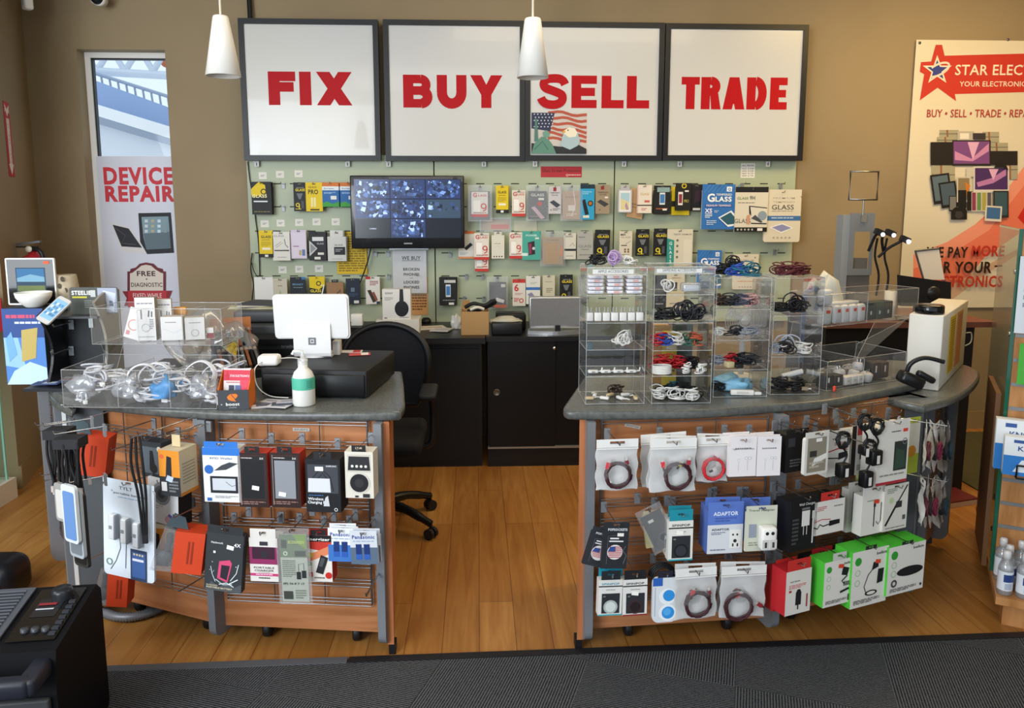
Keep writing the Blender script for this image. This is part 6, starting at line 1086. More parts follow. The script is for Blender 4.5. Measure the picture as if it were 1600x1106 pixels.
for i, (x, y, r, c, lb) in enumerate(((550, 549, .06, '#d5d0ca', 'white card with a red stripe lying on the cash drawer'), (562, 553, .18, '#c04a48', 'red card lying at the front corner of the cash drawer'))):
    p = onp(x, y, top + .001 + i * .002); R = Mx.Rotation(r, 3, 'Z'); b = MB(); b.box(p, (.085, .055, .0012), c, R); b.box(p + R @ V((.02, 0, .0008)), (.03, .05, .0004), '#b8312f' if i == 0 else '#e3dbd6', R); b.obj('business_card', label=lb, cat='card')
# power adapter with its cable
p = onp(418, 573, top); t = thing('power_adapter', 'white power adapter lying on the cash drawer with a thin cable', 'adapter', (p.x, p.y + .03, top))
MB().rbox((p.x, p.y + .03, top + .021), (.078, .065, .04), WHT, .012, 3).obj('adapter_body', t)
MB().tube(smoothpath([(p.x + .035, p.y + .03, top + .025), (p.x + .08, p.y + .06, top + .022), (p.x + .13, p.y + .09, top + .006)], 5), .0022, WHT, 5).obj('lead', t)
MB().tube(smoothpath([(p.x - .02, p.y - .002, top + .02), (p.x - .035, fl.y - .012, top - .0), (p.x - .025, fl.y - .022, top - .06), (p.x + .02, fl.y - .03, ZT + .012), (p.x + .09, fl.y - .032, ZT + .004)], 6), .0022, WHT, 5).obj('lead', t)
# lotion bottle
p = onp(472, 636); m = mpp(p); t = thing('lotion_bottle', 'white lotion pump bottle with a teal label at the counter edge', 'bottle', (p.x, p.y + .03, ZT)); r = 17.5 * m; hB = atY(472, 577, p.y).z - ZT; c = (p.x, p.y + .035, ZT + .0005)
WB = C('#dcdad4', .35, spec=.4)
MB().lathe([(0, .0), (r * .95, 0), (r, .004), (r, hB * .62), (r * .97, hB * .74), (r * .80, hB * .88), (r * .5, hB * .97), (r * .42, hB), (r * .42, hB + .012), (0, hB + .012)], c, WB, 28).obj('bottle_body', t)
b = MB(); zl0, zl1 = hB * .44, hB * .80
b.lathe([(r + .0006, hB * .44), (r + .0006, hB * .73), (r * .985 + .0006, hB * .75)], c, C('#4fae93', .5), 28)
for k in range(6): b.lathe([(r + .001, hB * (.50 + k * .035)), (r + .001, hB * (.512 + k * .035))], c, C('#2c7a68'), 6, a0=-1.1, a1=-.5)
b.obj('label', t)
b = MB(); zz = hB + .012; b.lathe([(r * .45, zz), (r * .45, zz + .018), (r * .2, zz + .022), (r * .2, zz + .036), (0, zz + .036)], c, see('clear_pump_plastic', dens=.35, gloss=.2), 16); b.tube([(c[0], c[1], c[2] + zz + .03), (c[0], c[1], c[2] + zz + .045), (c[0] - .03, c[1] - .005, c[2] + zz + .046), (c[0] - .034, c[1] - .005, c[2] + zz + .036)], .006, C('#dcdedd', .3), 8); b.obj('pump', t)
# brochure box
a, c = onp(341, 641), onp(389, 640); yaw = math.atan2(c.y - a.y, c.x - a.x); W = (c - a).length; t = thing('brochure_box', 'orange and dark grey brochure holder box with a bird like logo', 'box', tuple((a + c) / 2)); X = Mx.Translation(a + V((0, 0, .0005))) @ rz(yaw + .02); dp = .105; hf = .070; OR = C('#cf6a1e', .5); DG = C('#3a3d42', .5)
b = MB(); b.X = X; b.bx((0, 0, 0), (W, .003, hf), DG); b.bx((0, .003, 0), (W, dp, .003), OR)
b.draw([('p', [(.30, .66), (.40, .80), (.60, .82), (.66, .72), (.60, .60), (.54, .52), (.60, .42), (.44, .46), (.34, .52)], '#e0741f'), ('s', [(.44, .78), (.58, .52)], .025, '#3a3d42'), ('t', 'boost', .48, .22, .15, '#e6e4e0', .44, .02), ('t', 'mobile', .48, .10, .05, '#b5b3b0', .24)], 0, 0, W, hf, -.0003); b.obj('front', t)
b = MB(); b.X = X
for x in (0, W - .003): b.prism([(0.003, 0), (dp, 0), (dp, .125), (dp - .03, .125), (.02, hf + .012), (.003, hf)], x, x + .003, OR, 'x')
b.bx((0, dp - .003, 0), (W, dp, .12), OR); b.obj('side', t)
for i in range(3):
    b = MB(); b.X = X @ Mx.Translation((W * .52 + .003 * i, .03 + .018 * i, .004)) @ Mx.Rotation(-.10, 4, 'X') @ Mx.Rotation(.04 * (1 - i), 4, 'Y'); w = W * .86; h = .135 - .004 * i
    b.bx((-w / 2, 0, 0), (w / 2, .0012, h), '#d9cfcb'); b.draw([('r', 0, .68, 1, .96, '#cf3a4e'), ('r', .62, 0, 1, .7, '#d5485c'), ('t', 'STAR ELECTRONICS', .6, .78, .055, '#f0dfe0', .74, .02), ('p', [(.03, .82), (.1, .84), (.13, .95), (.17, .84), (.24, .82), (.19, .76), (.2, .68), (.13, .72), (.06, .68), (.08, .76)], '#c22a3c'), ('L', .1, .6, .6, .65, 1, '#c27a80'), ('r', .2, .42, .4, .56, '#3a3f55'), ('r', .44, .42, .66, .56, '#5a6a95'), ('r', .2, .2, .6, .38, '#c9a9a5')], -w / 2, 0, w, h, -.0003)
    b.obj('brochure', label='red and white brochure in the orange box, %s' % ('frontmost', 'behind the frontmost one', 'rearmost')[i], cat='brochure', group='brochures in the orange box')
rd = random.Random(2)
for i in range(6):
    p = onp(408 + i * 8, 637 - (i % 3) * 4, ZT + .0012 + i * .0016); b = MB(); R = Mx.Rotation(rd.uniform(-.3, .3), 3, 'Z'); b.box(p + V((0, .025, 0)), (.08, .05, .001), ['#cfcdd0', '#55575f', '#bdbcc2'][i % 3], R); b.box(p + V((0, .025, .0007)), (.05, .008, .0004), '#77798a', R)
    b.obj('business_card', label='loose printed card by the lotion bottle, %s in the spread' % ('first', 'second', 'third', 'fourth', 'fifth', 'sixth')[i], cat='card', group='loose cards by the lotion bottle')
# printer on a low black desk
t = thing('printer_table', 'dark table holding the printer behind the left counter', 'table', (-1.0, 3.75, 0)); MB().bx((-1.62, 3.48, .80), (-.84, 3.98, .83), BLAM).obj('tabletop', t)
for x in (-1.6, -.86):
    for y in (3.5, 3.96): MB().bx((x - .02, y - .02, 0), (x + .02, y + .02, .80), BLAM).obj('leg', t)
yp = 3.5; a, c = atY(347, 555, yp), atY(500, 480, yp); t = thing('printer', 'dark grey multifunction printer behind the cash drawer', 'printer', ((a.x + c.x) / 2, yp + .2, .83)); PG = C('#3a3c3f', .4); PD = C('#222326', .35); w = c.x - a.x; xm = (a.x + c.x) / 2
zt0 = c.z
MB().rbox((xm, yp + .19, .83 + (zt0 - .83 - .075) / 2), (w, .38, zt0 - .83 - .075), PG, .015, 3).obj('printer_body', t)
MB().rbox((xm + .02, yp + .20, zt0 - .045), (w - .06, .36, .055), C('#46484b', .45), .014, 3).obj('scanner_lid', t)
b = MB(); b.prism([(yp - .035, zt0 - .14), (yp + .05, zt0 - .085), (yp + .05, zt0 - .13), (yp - .03, zt0 - .165)], a.x + .05, c.x - .05, PD, 'x')
b.obj('control_panel', t); MB().bx((a.x + .1, yp - .004, .86), (c.x - .06, yp + .001, zt0 - .19), C('#17181a', .3)).obj('paper_slot', t)
MB().rbox((xm, yp - .04, .86), (w * .6, .09, .016), PD, .005).obj('paper_tray', t)
MB().text('brother', xm + .08, zt0 - .185, .014, '#a9abae', yp - .002, .07).sheet(xm, zt0 - .19, xm + .001, zt0 - .189, '#888', yp - .001).obj('badge', t)
rd = random.Random(9)
for i in range(5):
    p = atY(405 + i * 3, 486, yp + .12); b = MB(); b.box((p.x, yp + .17, zt0 - .0155 + i * .0042), (.26, .2, .003), ['#c9bd8a', '#d8d5c9', '#b9a86a', '#cfcabb', '#3a3d48'][i], Mx.Rotation(rd.uniform(-.25, .25), 3, 'Z'))
    b.obj('paper_sheets', label='%s sheaf of paper on the printer lid' % ('lowest yellowish', 'second white', 'middle yellow', 'fourth pale', 'topmost dark')[i], cat='paper', group='papers on the printer')
p = onp(318, 520, 1.0); blob((atY(325, 500, 3.25).x, 3.25, ZT + .0), .13, .10, .21, see('crumpled_clear_film', dens=.13, gloss=.3, rough=.12), 'plastic_bag', 'large crumpled clear plastic bag behind the upper acrylic tray', 'bag', 21, amp=.55, sub=4)
# slanted black tray of pens
p = onp(352, 600); t = thing('pen_display', 'slanted black tray of copper and black pens behind the brochure box', 'display', (p.x, p.y + .1, ZT)); X = Mx.Translation((p.x + .05, p.y + .08, ZT + .0005)) @ rz(.5); b = MB(); b.X = X
b.prism([(0, 0), (.22, 0), (.22, .17), (.20, .17), (0, .035)], -.085, .085, C('#131315', .4), 'x'); b.obj('tray', t)
for i in range(9):
    for j in range(2):
        b = MB(); b.X = X @ Mx.Translation((-.075 + i * .018, .01 + j * .10, .052 + j * .069)); b.tube([(0, 0, 0), (0, .075, .052)], .007, C(['#9a5f3e', '#1d1d20', '#6d6a68'][(i + j) % 3], .35, .4), 8); b.tube([(0, .075, .052), (0, .088, .061)], .008, C('#b9a79a', .3, .5), 8); b.obj('pen', t)
b = MB(); b.X = X @ Mx.Translation((0, .215, .17)); b.bx((-.085, 0, 0), (.085, .003, .06), C('#c07a4a', .5)); b.obj('back_card', t)

# ------------------------------------------------------------------ clear two tier bins
def pane(b, pts, e=.0024):
    """a clear sheet with its bright cut edges"""
    b.quad(pts, ACRYL)
    for i in range(len(pts)): b.tube([pts[i], pts[(i + 1) % len(pts)]], e * .5, ACRE, 4)
def tray(par, X, w, d, h, hf, lip=.0, divs=()):
    b = MB(); b.X = X
    pane(b, [(-w / 2, 0, 0), (w / 2, 0, 0), (w / 2, d, 0), (-w / 2, d, 0)]); b.obj('tray_base', par); b = MB(); b.X = X
    pane(b, [(-w / 2, -lip, 0), (w / 2, -lip, 0), (w / 2, -lip, hf), (-w / 2, -lip, hf)]); b.obj('tray_front', par); b = MB(); b.X = X
    pane(b, [(-w / 2, d, 0), (w / 2, d, 0), (w / 2, d, h), (-w / 2, d, h)]); b.obj('tray_back', par)
    for x in (-w / 2, w / 2): b = MB(); b.X = X; pane(b, [(x, 0, 0), (x, d, 0), (x, d, h), (x, 0, hf)]); b.obj('tray_side', par)
    for f in divs: b = MB(); b.X = X; x = -w / 2 + w * f; pane(b, [(x, 0, 0), (x, d, 0), (x, d, h * .9), (x, 0, hf * .95)]); b.obj('divider', par)
def tier(label, a, c, yU0, yU1, dL, dU, back, xoffU, wU, hf, yl, yh, divs):
    W = (c - a).length; yaw = math.atan2(c.y - a.y, c.x - a.x); mid = (a + c) / 2; X = Mx.Translation(mid + V((0, 0, .003))) @ rz(yaw)
    t = thing('acrylic_bin', label, 'bin', tuple(mid), group='clear two tier bins'); tray(t, X, W, dL, hf * 1.05, hf, 0, divs)
    Xu = X @ Mx.Translation((xoffU, back, yl)); tray(t, Xu, wU, dU, yh, yh, 0, divs)
    for s in (-1, 1):
        b = MB(); b.X = X; x0 = s * W * .46; x1 = xoffU + s * wU * .46
        pane(b, [(x0, dL, 0), (x0, dL - .02, hf), (x1, back + .02, yl), (x1, back + dU, yl)]); b.obj('support', t)
    return t, X, Xu, W
aL, cL = onp(100, 637), onp(339, 640)
Yb = aL.y + .16; zu = atY(240, 538, Yb).z - ZT; zu1 = atY(240, 482, Yb).z - ZT; wu = (atY(347, 510, Yb) - atY(136, 510, Yb)).length; xo = ((atY(347, 510, Yb) + atY(136, 510, Yb)) / 2 - (aL + cL) / 2).x
hfL = atY(200, 578, aL.y).z - ZT
BL, XL, XUL, WL = tier('clear two tier acrylic bin of bagged cables on the left counter', aL, cL, 0, 0, .26, .19, .16, xo, wu, hfL, zu, zu1 - zu, (.36, .70))
def tangle(b, r, turns, rad, m, seed, flat):
    rd = random.Random(seed)
    for t in range(turns):
        k = rd.random() < .35; rx, ry = r * rd.uniform(.35, .85), r * flat * rd.uniform(.5, 1.0); ox, oy = r * rd.uniform(-.4, .4), r * flat * rd.uniform(-.35, .35)
        ph, ti, tj, n, tw = rd.uniform(0, 6.3), rd.uniform(-.22, .22), rd.uniform(-.4, .4), 11, rd.uniform(-.6, .6); P = []; hz = r * rd.uniform(.5, .85)
        for i in range(n + rd.randint(2, 6)):
            a = 2 * pi * i / n + ph; x, y = rx * math.cos(a), ry * math.sin(a)
            if k: P.append((ox + x * math.cos(tw), oy + x * math.sin(tw) * .7, max(rad, hz * .5 * (1 + math.sin(a)) + rad)))
            else: P.append((ox + x * math.cos(tw) - y * math.sin(tw), oy + x * math.sin(tw) * .6 + y * math.cos(tw), max(rad, rad + t * rad * 1.7 + ti * x + tj * y + rd.uniform(-.003, .003))))
        b.tube(smoothpath(P[::2] + [P[-1]], 3), rad, m, 5)
def hank(X, pos, rot, r, turns, rad, m, seed, nm, lab, cat='cable', grp=None, flat=.45, plug=None, up=False):
    """coiled lead lying on (or standing in) a shelf, with its plug"""
    b = MB(); tangle(b, r, turns + 4, rad * .72, m, seed, flat)
    q = random.Random(seed).uniform(-.3, .3) * r; b.tube([(q + rad * .5 * math.sin(i), r * flat * .6 * math.cos(2 * pi * i / 10), rad * 4 + rad * 4 * math.sin(2 * pi * i / 10)) for i in range(10)], rad * .8, m, 5, close=True)
    if plug: b.box((r * 1.15, .0, .009), (.024, .012, .012), plug); b.box((r * 1.15 + .018, 0, .009), (.012, .008, .004), '#c9c9c9')
    mz = min(v.z for v in b.v) - .001
    for v in b.v: v.z -= mz
    o = b.obj(nm, local=True, label=lab, cat=cat, group=grp); M_ = X @ Mx.Translation(pos) @ rz(rot)
    if up: M_ = M_ @ Mx.Rotation(pi / 2, 4, 'X')
    o.matrix_world = M_
    return o
LGY = [C('#d5d5d8', .45), C('#bfc0c6', .45), C('#c9c7c8', .5), C('#a9abb2', .45)]
ordn = ['first', 'second', 'third', 'fourth', 'fifth', 'sixth', 'seventh', 'eighth', 'ninth', 'tenth', 'eleventh', 'twelfth', 'thirteenth', 'fourteenth', 'fifteenth', 'sixteenth', 'seventeenth', 'eighteenth', 'nineteenth', 'twentieth']
rd = random.Random(31)
for i in range(18):
    col, row = i % 9, i // 9; x = -WL / 2 + .035 + col * (WL - .07) / 8; y = .055 + row * .12; lay = (i * 7) % 4
    hank(XL, (x, y, .004 + lay * .022), rd.uniform(-.9, .9), rd.uniform(.05, .062), rd.randint(3, 5), .0052, LGY[i % 4], i, 'cable_bundle', 'pale coiled cable in the lower left bin, %s from left, %s row' % (ordn[col], ('front', 'back')[row]), grp='coiled cables in the lower left bin', flat=rd.uniform(.5, .8), plug='#e6e5e3')
BAGG = see('bagged_cable_film', dens=.28, gloss=.25, rough=.15, col='#dfe4ec')
for i in (0, 2, 4, 6):
    x = -WL / 2 + .06 + i * (WL - .12) / 6; P = XL @ V((x, .05 + (i % 2) * .03, .03)); blob((P.x, P.y, P.z), .045, .04, .075, C('#4a90c9', .35) if i == 4 else BAGG, 'bagged_cable', ('bright blue bagged cable in the lower left bin' if i == 4 else 'clear bagged cable heaped in the lower left bin, %s from the left' % ordn[min(i // 2, 2)]), 'bag', 40 + i, amp=.5, grp=None if i == 4 else 'bagged cables in the lower left bin')
for i, (fx, s, h) in enumerate(((.46, .05, .06), (.52, .055, .055), (.80, .055, .06), (.88, .05, .05))):
    b = MB(); r = s
    for k in range(4): b.tube([(r * (1 + .05 * k) * math.cos(2 * pi * q / 24), .004 * k + .004 * math.sin(q), r * (1 + .03 * k) * math.sin(2 * pi * q / 24)) for q in range(24)], .0024, LGY[0], 5, close=True)
    o = b.obj('charging_cable', local=True, label='white charging cable ring standing in the lower left bin, %s from the left' % ordn[i], cat='cable', group='standing white cable rings'); o.matrix_world = XL @ Mx.Translation((-WL / 2 + WL * fx, .07 + .02 * i, h + .03)) @ rz(.3 - .2 * i) @ Mx.Rotation(-.3, 4, 'X')
def ubox(px0, px1, y0, Yoff, nm, lab, D, dd=.035, fc='#dcd9d6', sc='#b9b0a0', yaw=.0, roll=0, X=XUL, z=.004):
    a, c = atY(px0, y0, Yb + Yoff), atY(px1, y0, Yb + Yoff); w = (c - a).length; zb = (X @ V((0, 0, z))).z; h = a.z - zb; b = MB()
    b.bx((-w / 2, 0, 0), (w / 2, dd, h), sc); b.sheet(-w / 2, 0, w / 2, h, fc, -.0003); b.draw(D, -w / 2, 0, w, h, -.0004)
    o = b.obj(nm, local=True, label=lab, cat='box'); o.matrix_world = Mx.Translation(((a.x + c.x) / 2, Yb + Yoff, zb)) @ rz(yaw) @ Mx.Rotation(roll, 4, 'Y')
EB = [('L', .1, .82, .9, .88, 1, '#8a8a90'), ('s', [(.3, .5), (.3, .72)], .08, '#77787e'), ('s', [(.66, .55), (.7, .7)], .07, '#55565c'), ('s', [(.82, .55), (.84, .68)], .06, '#55565c'), ('o', .5, .3, .22, .03, '#a9a9ae'), ('L', .7, .25, .9, .5, 5, '#99999f'), ('L', .1, .06, .9, .1, 1, '#aaa')]
ubox(210, 240, 465, .045, 'earphone_box', 'tall white earphone box at the front of the upper left tray', EB, sc='#8f8574', yaw=.1)
ubox(244, 266, 468, .10, 'earphone_box', 'tall white earphone box standing behind the front one', EB, sc='#c2baa9', yaw=.25)
ubox(189, 212, 480, .05, 'earphone_box', 'white box with a red ring leaning to the left in the upper tray', [('o', .5, .45, .4, .07, '#d98a84'), ('r', .1, .1, .35, .24, '#c9898c')], roll=.30, z=.012, dd=.012)
ubox(251, 284, 495, .05, 'charger_box', 'square white box in the middle of the upper left tray', [('L', .2, .72, .7, .78, 1, '#77777c'), ('s', [(.1, .5), (.6, .3), (.9, .45)], .015, '#b9b9be')], dd=.05, yaw=.12)
ubox(289, 318, 496, .06, 'charger_box', 'square white box at the right of the upper left tray', [('L', .2, .72, .8, .78, 1, '#77777c'), ('o', .5, .3, .2, .03, '#9a9aa0')], dd=.05, yaw=.3)
ubox(323, 333, 512, .09, 'small_red_box', 'small dark red and white box at the right end of the upper left tray', [('r', 0, 0, 1, .5, '#8d4048')], dd=.03, yaw=.2)
P = atY(277, 487, Yb + .13); MB().rbox((P.x, P.y + .03, P.z), (.05, .02, .03), C('#d9932f', .5), .003).obj('orange_pack', label='orange pack standing behind the square white boxes', cat='package')
# whole left end: black display stand with a phone, header and hooks
ys = 2.98; zs0 = z2 + .001; A = lambda x, y, Y=ys: atY(x, y, Y)
t = thing('accessory_display_stand', 'black display stand with curved sides, hooks and a grey header card', 'display stand', (A(105, 600).x, ys + .1, ZT))
x0, x1 = A(62, 560).x, A(150, 560).x; zt1 = A(100, 498).z; zb1 = ZT + .001
SB = C('#17191d', .4)
b = MB(); b.bx((x0 + .01, ys + .20, zb1), (x1 - .01, ys + .21, zt1), SB); b.obj('back_panel', t)
for x, m_ in ((x0, SB), (x1, C('#8d877c', .5))):
    pts = [(ys + .22, zb1), (ys + .02, zb1)] + [(ys + .03 + .07 * math.sin(k / 10 * pi) - .02 * k / 10, zb1 + (zt1 - zb1 + (.01 if m_ is SB else .06)) * k / 10) for k in range(11)] + [(ys + .06, zt1 + (.03 if m_ is SB else .08)), (ys + .13, zt1 + (.045 if m_ is SB else .10)), (ys + .22, zt1 + (.03 if m_ is SB else .09))]
    MB().prism(pts, x - .005, x + .005, m_, 'x').obj('side_panel', t)
MB().bx((A(40, 605).x, ys - .02, zb1 - .0), (x1 + .02, ys + .22, zb1 + .012), SB).obj('base_tray', t)
MB().bx((x0, ys + .03, zt1 - .004), (x1, ys + .21, zt1 + .004), C('#3d3f42', .4)).obj('shelf', t)
hx0, hx1, hz1 = A(72, 0, ys + .1).x, A(152, 0, ys + .1).x, A(100, 449, ys + .1).z
b = MB(); b.prism(rrect(hx0, zt1 + .004, hx1, hz1, .01), ys + .10, ys + .104, '#4a4d48', 'y'); b.draw([('r', .58, .06, .97, .94, '#9aa0b0'), ('p', [(.62, .2), (.9, .1), (.95, .75), (.7, .85), (.64, .6)], '#c3c9d6'), ('p', [(.66, .3), (.76, .28), (.74, .5), (.68, .5)], '#6d7488'), ('p', [(.8, .3), (.9, .28), (.88, .46), (.82, .5)], '#6d7488'), ('t', 'STEELIE', .25, .70, .14, '#e8e8e2', .40, .03), ('r', .06, .58, .36, .64, '#c9c23a'), ('r', .44, .62, .54, .86, '#b5b8b5'), ('L', .3, .2, .5, .5, 4, '#7d807a')], hx0, zt1 + .004, hx1 - hx0, hz1 - zt1, ys + .0998); b.obj('header_card', t)
PS = PL((0, ys + .20, 0), 0, t)
for x, y, e in ((70, 508, .12), (68, 550, .13)): rod(PS, V((A(100, y, ys + .1).x - .02, ys + .20 - e, A(100, y, ys + .1).z)), .02, r=.0035)
for x in (98, 134): MB().bx((A(x, 500).x, ys + .192, A(x, 500).z), (A(x + 7, 500).x, ys + .199, A(x, 524).z), C('#b9c2c4', .3, .5)).obj('price_holder', t)
# phone resting on the stand
ph = Mx.Translation(A(84, 484, ys - .015)) @ Mx.Rotation(-.75, 4, 'X') @ Mx.Rotation(.5, 4, 'Y') @ Mx.Scale(.9, 4); t2 = thing('smartphone', 'white framed smartphone propped on top of the black display stand', 'phone', tuple(A(83, 489, ys + .03)))
b = MB(); b.X = ph; b.prism(rrect(-.034, -.068, .034, .068, .01), 0, .008, C('#d2d0cc', .3, .3), 'y'); b.obj('phone_body', t2)
b = MB(); b.X = ph; b.prism(rrect(-.029, -.050, .029, .052, .002), -.0008, 0, C('#7fa6c4', .15, emit=.15), 'y'); b.draw([('r', .1 + (i % 4) * .22, .72 - (i // 4) * .18, .24 + (i % 4) * .22, .84 - (i // 4) * .18, ['#4d86b0', '#d9dfe4', '#5a7f9a'][i % 3]) for i in range(16)], -.029, -.05, .058, .102, -.001); b.obj('screen', t2)
for i, (x, y, r, c) in enumerate(((82, 597, .2, '#5d6f9a'), (95, 592, -.15, '#8d5a5a'), (70, 600, .05, '#3a4a78'))):
    p = atz(x, y, zb1 + .0135 + i * .003); b = MB(); b.box(p + V((0, .02, 0)), (.10, .06, .0025), c, Mx.Rotation(r, 3, 'Z')); b.box(p + V((.01, .02, .0014)), (.05, .03, .0004), '#b9c4d6', Mx.Rotation(r, 3, 'Z')); b.obj('leaflet', label='printed leaflet on the black display stand base, %s' % ('middle one', 'reddish one', 'blue one at the left')[i], cat='leaflet')
# blue printed carton with things on top
yb_ = 3.24; a, c = A(16, 640, yb_), A(66, 482, yb_)
zbot = z2 + .002; b = MB(); b.bx((a.x, yb_, zbot), (c.x, yb_ + .42, c.z), '#1b2330'); w, h = c.x - a.x, c.z - zbot
b.draw([('r', 0, 0, 1, 1, '#4f7fc2'), ('r', 0, .62, 1, 1, '#2d4a86'), ('p', [(0, .25), (.5, .2), (.35, .62), (0, .62)], '#8fb9e2'), ('L', .1, .84, .8, .92, 1, '#c24a66'), ('L', .3, .78, .95, .83, 1, '#c9d2ea'), ('p', [(.4, .3), (.75, .35), (.85, .75), (.45, .72)], '#b5a05a'), ('p', [(.0, .0), (1, 0), (1, .22), (.6, .3), (.2, .18)], '#b9d4ea'), ('p', [(.1, .3), (.3, .4), (.2, .7), (.05, .6)], '#6fa3dc')], a.x, zbot, w, h, yb_ - .0003)
b.obj('printed_carton_stand', label='blue printed carton display standing at the far left end', cat='display'); ztab = c.z
a, c = A(14, 482, yb_ + .12), A(84, 403, yb_ + .12); t = thing('tablet', 'white framed tablet with an orange sticker standing at the far left', 'tablet', ((a.x + c.x) / 2, yb_ + .12, ztab)); w = c.x - a.x; h = c.z - ztab - .001
MB().prism(rrect(a.x, ztab + .001, c.x, c.z, .006), yb_ + .12, yb_ + .13, C('#dcdad6', .3), 'y').obj('frame', t)
b = MB(); b.sheet(a.x + .006, ztab + .008, c.x - .006, c.z - .006, C('#101418', .06, coat=.6), yb_ + .1195); b.draw([('r', .2, .28, .8, .8, '#20384c'), ('r', .22, .5, .78, .78, '#2d6490'), ('p', [(.22, .5), (.78, .5), (.78, .6), (.5, .66), (.22, .58)], '#6d9ab0'), ('r', .22, .3, .78, .42, '#5d6a3a'), ('r', .78, .88, .9, .94, '#e2552e')], a.x, ztab, w, h, yb_ + .1192); b.obj('screen', t)
p = V((A(103, 447, 3.42).x, 3.42, ztab + .001)); 
p.x = min(p.x, A(66, 482, yb_).x + .10)
t = MB(); t.lathe([(0, 0), (.052, 0), (.058, .002), (.044, .115), (.040, .115), (.04, .112), (0, .112)], (A(103, 447, 3.42).x, 3.42, A(103, 470, 3.42).z), noisy('speckled_stone', ['#a89a82', '#b9ab92'], (60, 60, 60), .7), 24)
for aa, zz in ((0, .07), (.5, .05), (-.5, .06), (.3, .1), (-.3, .03)):
    t.disc((A(103, 447, 3.42).x + .045 * math.sin(aa) , 3.42 - .0535 * math.cos(aa), A(103, 470, 3.42).z + zz), .008, '#3a2f22', 10, ry=.012)
CUPZ = A(103, 470, 3.42).z
t.obj('cutout_lamp', label='beige cone shaped lamp with cut out leaves behind the header card', cat='lamp')
MB().bx((A(103, 447, 3.42).x - .07, 3.36, zbot), (A(103, 447, 3.42).x + .07, 3.5, CUPZ - .0005), C('#1c1d20', .5)).obj('plinth', label='dark plinth under the beige cone lamp', cat='plinth')
p = A(54, 482, yb_ + .05); t = MB(); prof = [(0, 0), (.03, 0), (.034, .004), (.052, .02), (.066, .042), (.070, .062), (.067, .062), (.06, .04), (.04, .014), (0, .01)]
t.lathe(prof, (p.x, yb_ + .05, ztab + .001), WHT, 28); t.obj('white_bowl', label='white bowl in front of the tablet at the far left', cat='bowl')
# fire extinguisher by the left wall
PE = PW.at(52, 400, .10); t = thing('fire_extinguisher', 'red fire extinguisher top with a black handle behind the tablet', 'fire extinguisher', (PE.x, PE.y, PE.z - .5)); z = A(52, 402, PE.y).z
MB().lathe([(0, -.46), (.075, -.46), (.08, -.44), (.08, -.04), (.06, .0), (.025, .02), (.025, .04), (0, .04)], (PE.x, PE.y, z), C('#a8202a', .3, coat=.4), 22).obj('cylinder', t)
b = MB(); b.box((PE.x, PE.y, z + .05), (.05, .04, .03), BLK); b.box((PE.x - .02, PE.y, z + .085), (.14, .025, .012), '#6d6f74', Mx.Rotation(-.12, 3, 'Y')); b.box((PE.x - .04, PE.y, z + .062), (.10, .02, .01), '#3a3b40'); b.obj('handle', t)
MB().tube(smoothpath([(PE.x + .02, PE.y - .03, z + .05), (PE.x + .07, PE.y - .04, z + .03), (PE.x + .085, PE.y - .03, z - .1)], 5), .012, BLK, 8).obj('hose', t)
MB().lathe([(0, 0), (.018, 0), (.018, .012), (0, .012)], (PE.x, PE.y - .045, z + .05), C('#d9d2c0', .3), 14, 'y').obj('gauge', t)
# ------------------------------------------------------------------ clear shelf towers on the right counter
def tower(nm, label, px0, px1, yb, yt, shelves, depth, sign=None, backh=1):
    a, c = onp(px0, yb), onp(px1, yb); c = V((c.x, a.y, a.z)); Y = a.y; W = c.x - a.x; zt = atY(px0, yt, Y).z; t = thing(nm, label, 'shelf', ((a.x + c.x) / 2, Y + depth / 2, ZT), group='clear acrylic shelf towers')
    Z = [ZT + .004] + sorted(atY(px0, y, Y).z for y in shelves); x0, x1 = a.x, c.x
    for x in (x0, x1): b = MB(); pane(b, [(x, Y, ZT + .002), (x, Y + depth, ZT + .002), (x, Y + depth, zt), (x, Y, zt)]); b.obj('side_panel', t)
    b = MB(); pane(b, [(x0, Y + depth, ZT + .002), (x1, Y + depth, ZT + .002), (x1, Y + depth, zt), (x0, Y + depth, zt)]); b.obj('back_panel', t)
    for z in Z + [zt - .002]: b = MB(); pane(b, [(x0, Y, z), (x1, Y, z), (x1, Y + depth, z), (x0, Y + depth, z)]); b.obj('shelf', t)
    if sign:
        sx0, sx1, s0, s1, txt = sign; A_, C_ = atY(sx0, s0, Y - .003), atY(sx1, s1, Y - .003); b = MB(); b.bx((A_.x, Y - .004, C_.z), (C_.x, Y - .003, A_.z), '#dcdbd6'); b.text(txt, (A_.x + C_.x) / 2, C_.z + (A_.z - C_.z) * .28, .01, '#3f414c', Y - .0044, (C_.x - A_.x) * .74); b.obj('sign_strip', t)
        b = MB(); pane(b, [(x0, Y - .002, C_.z - .004), (x1, Y - .002, C_.z - .004), (x1, Y - .002, zt), (x0, Y - .002, zt)]); b.obj('header_panel', t)
    return dict(x0=x0, x1=x1, Y=Y, d=depth, Z=Z, zt=zt)
T1 = tower('acrylic_tower', 'first clear acrylic shelf tower, with white boxes and chargers inside', 915, 1007, 633, 418, (462, 505, 547, 589), .19, (926, 990, 421, 428, 'APPLE ACCESSORIES'))
T2 = tower('acrylic_tower', 'second clear acrylic shelf tower, holding red and black cables', 1018, 1111, 632, 417, (461, 505, 548, 588), .19, (1026, 1097, 420, 426, 'SAMSUNG ACCESSORIES'))
T3 = tower('acrylic_tower', 'third clear acrylic shelf tower, with a blue bag inside near the bottom', 1114, 1199, 622, 434, (484, 532, 578), .19)
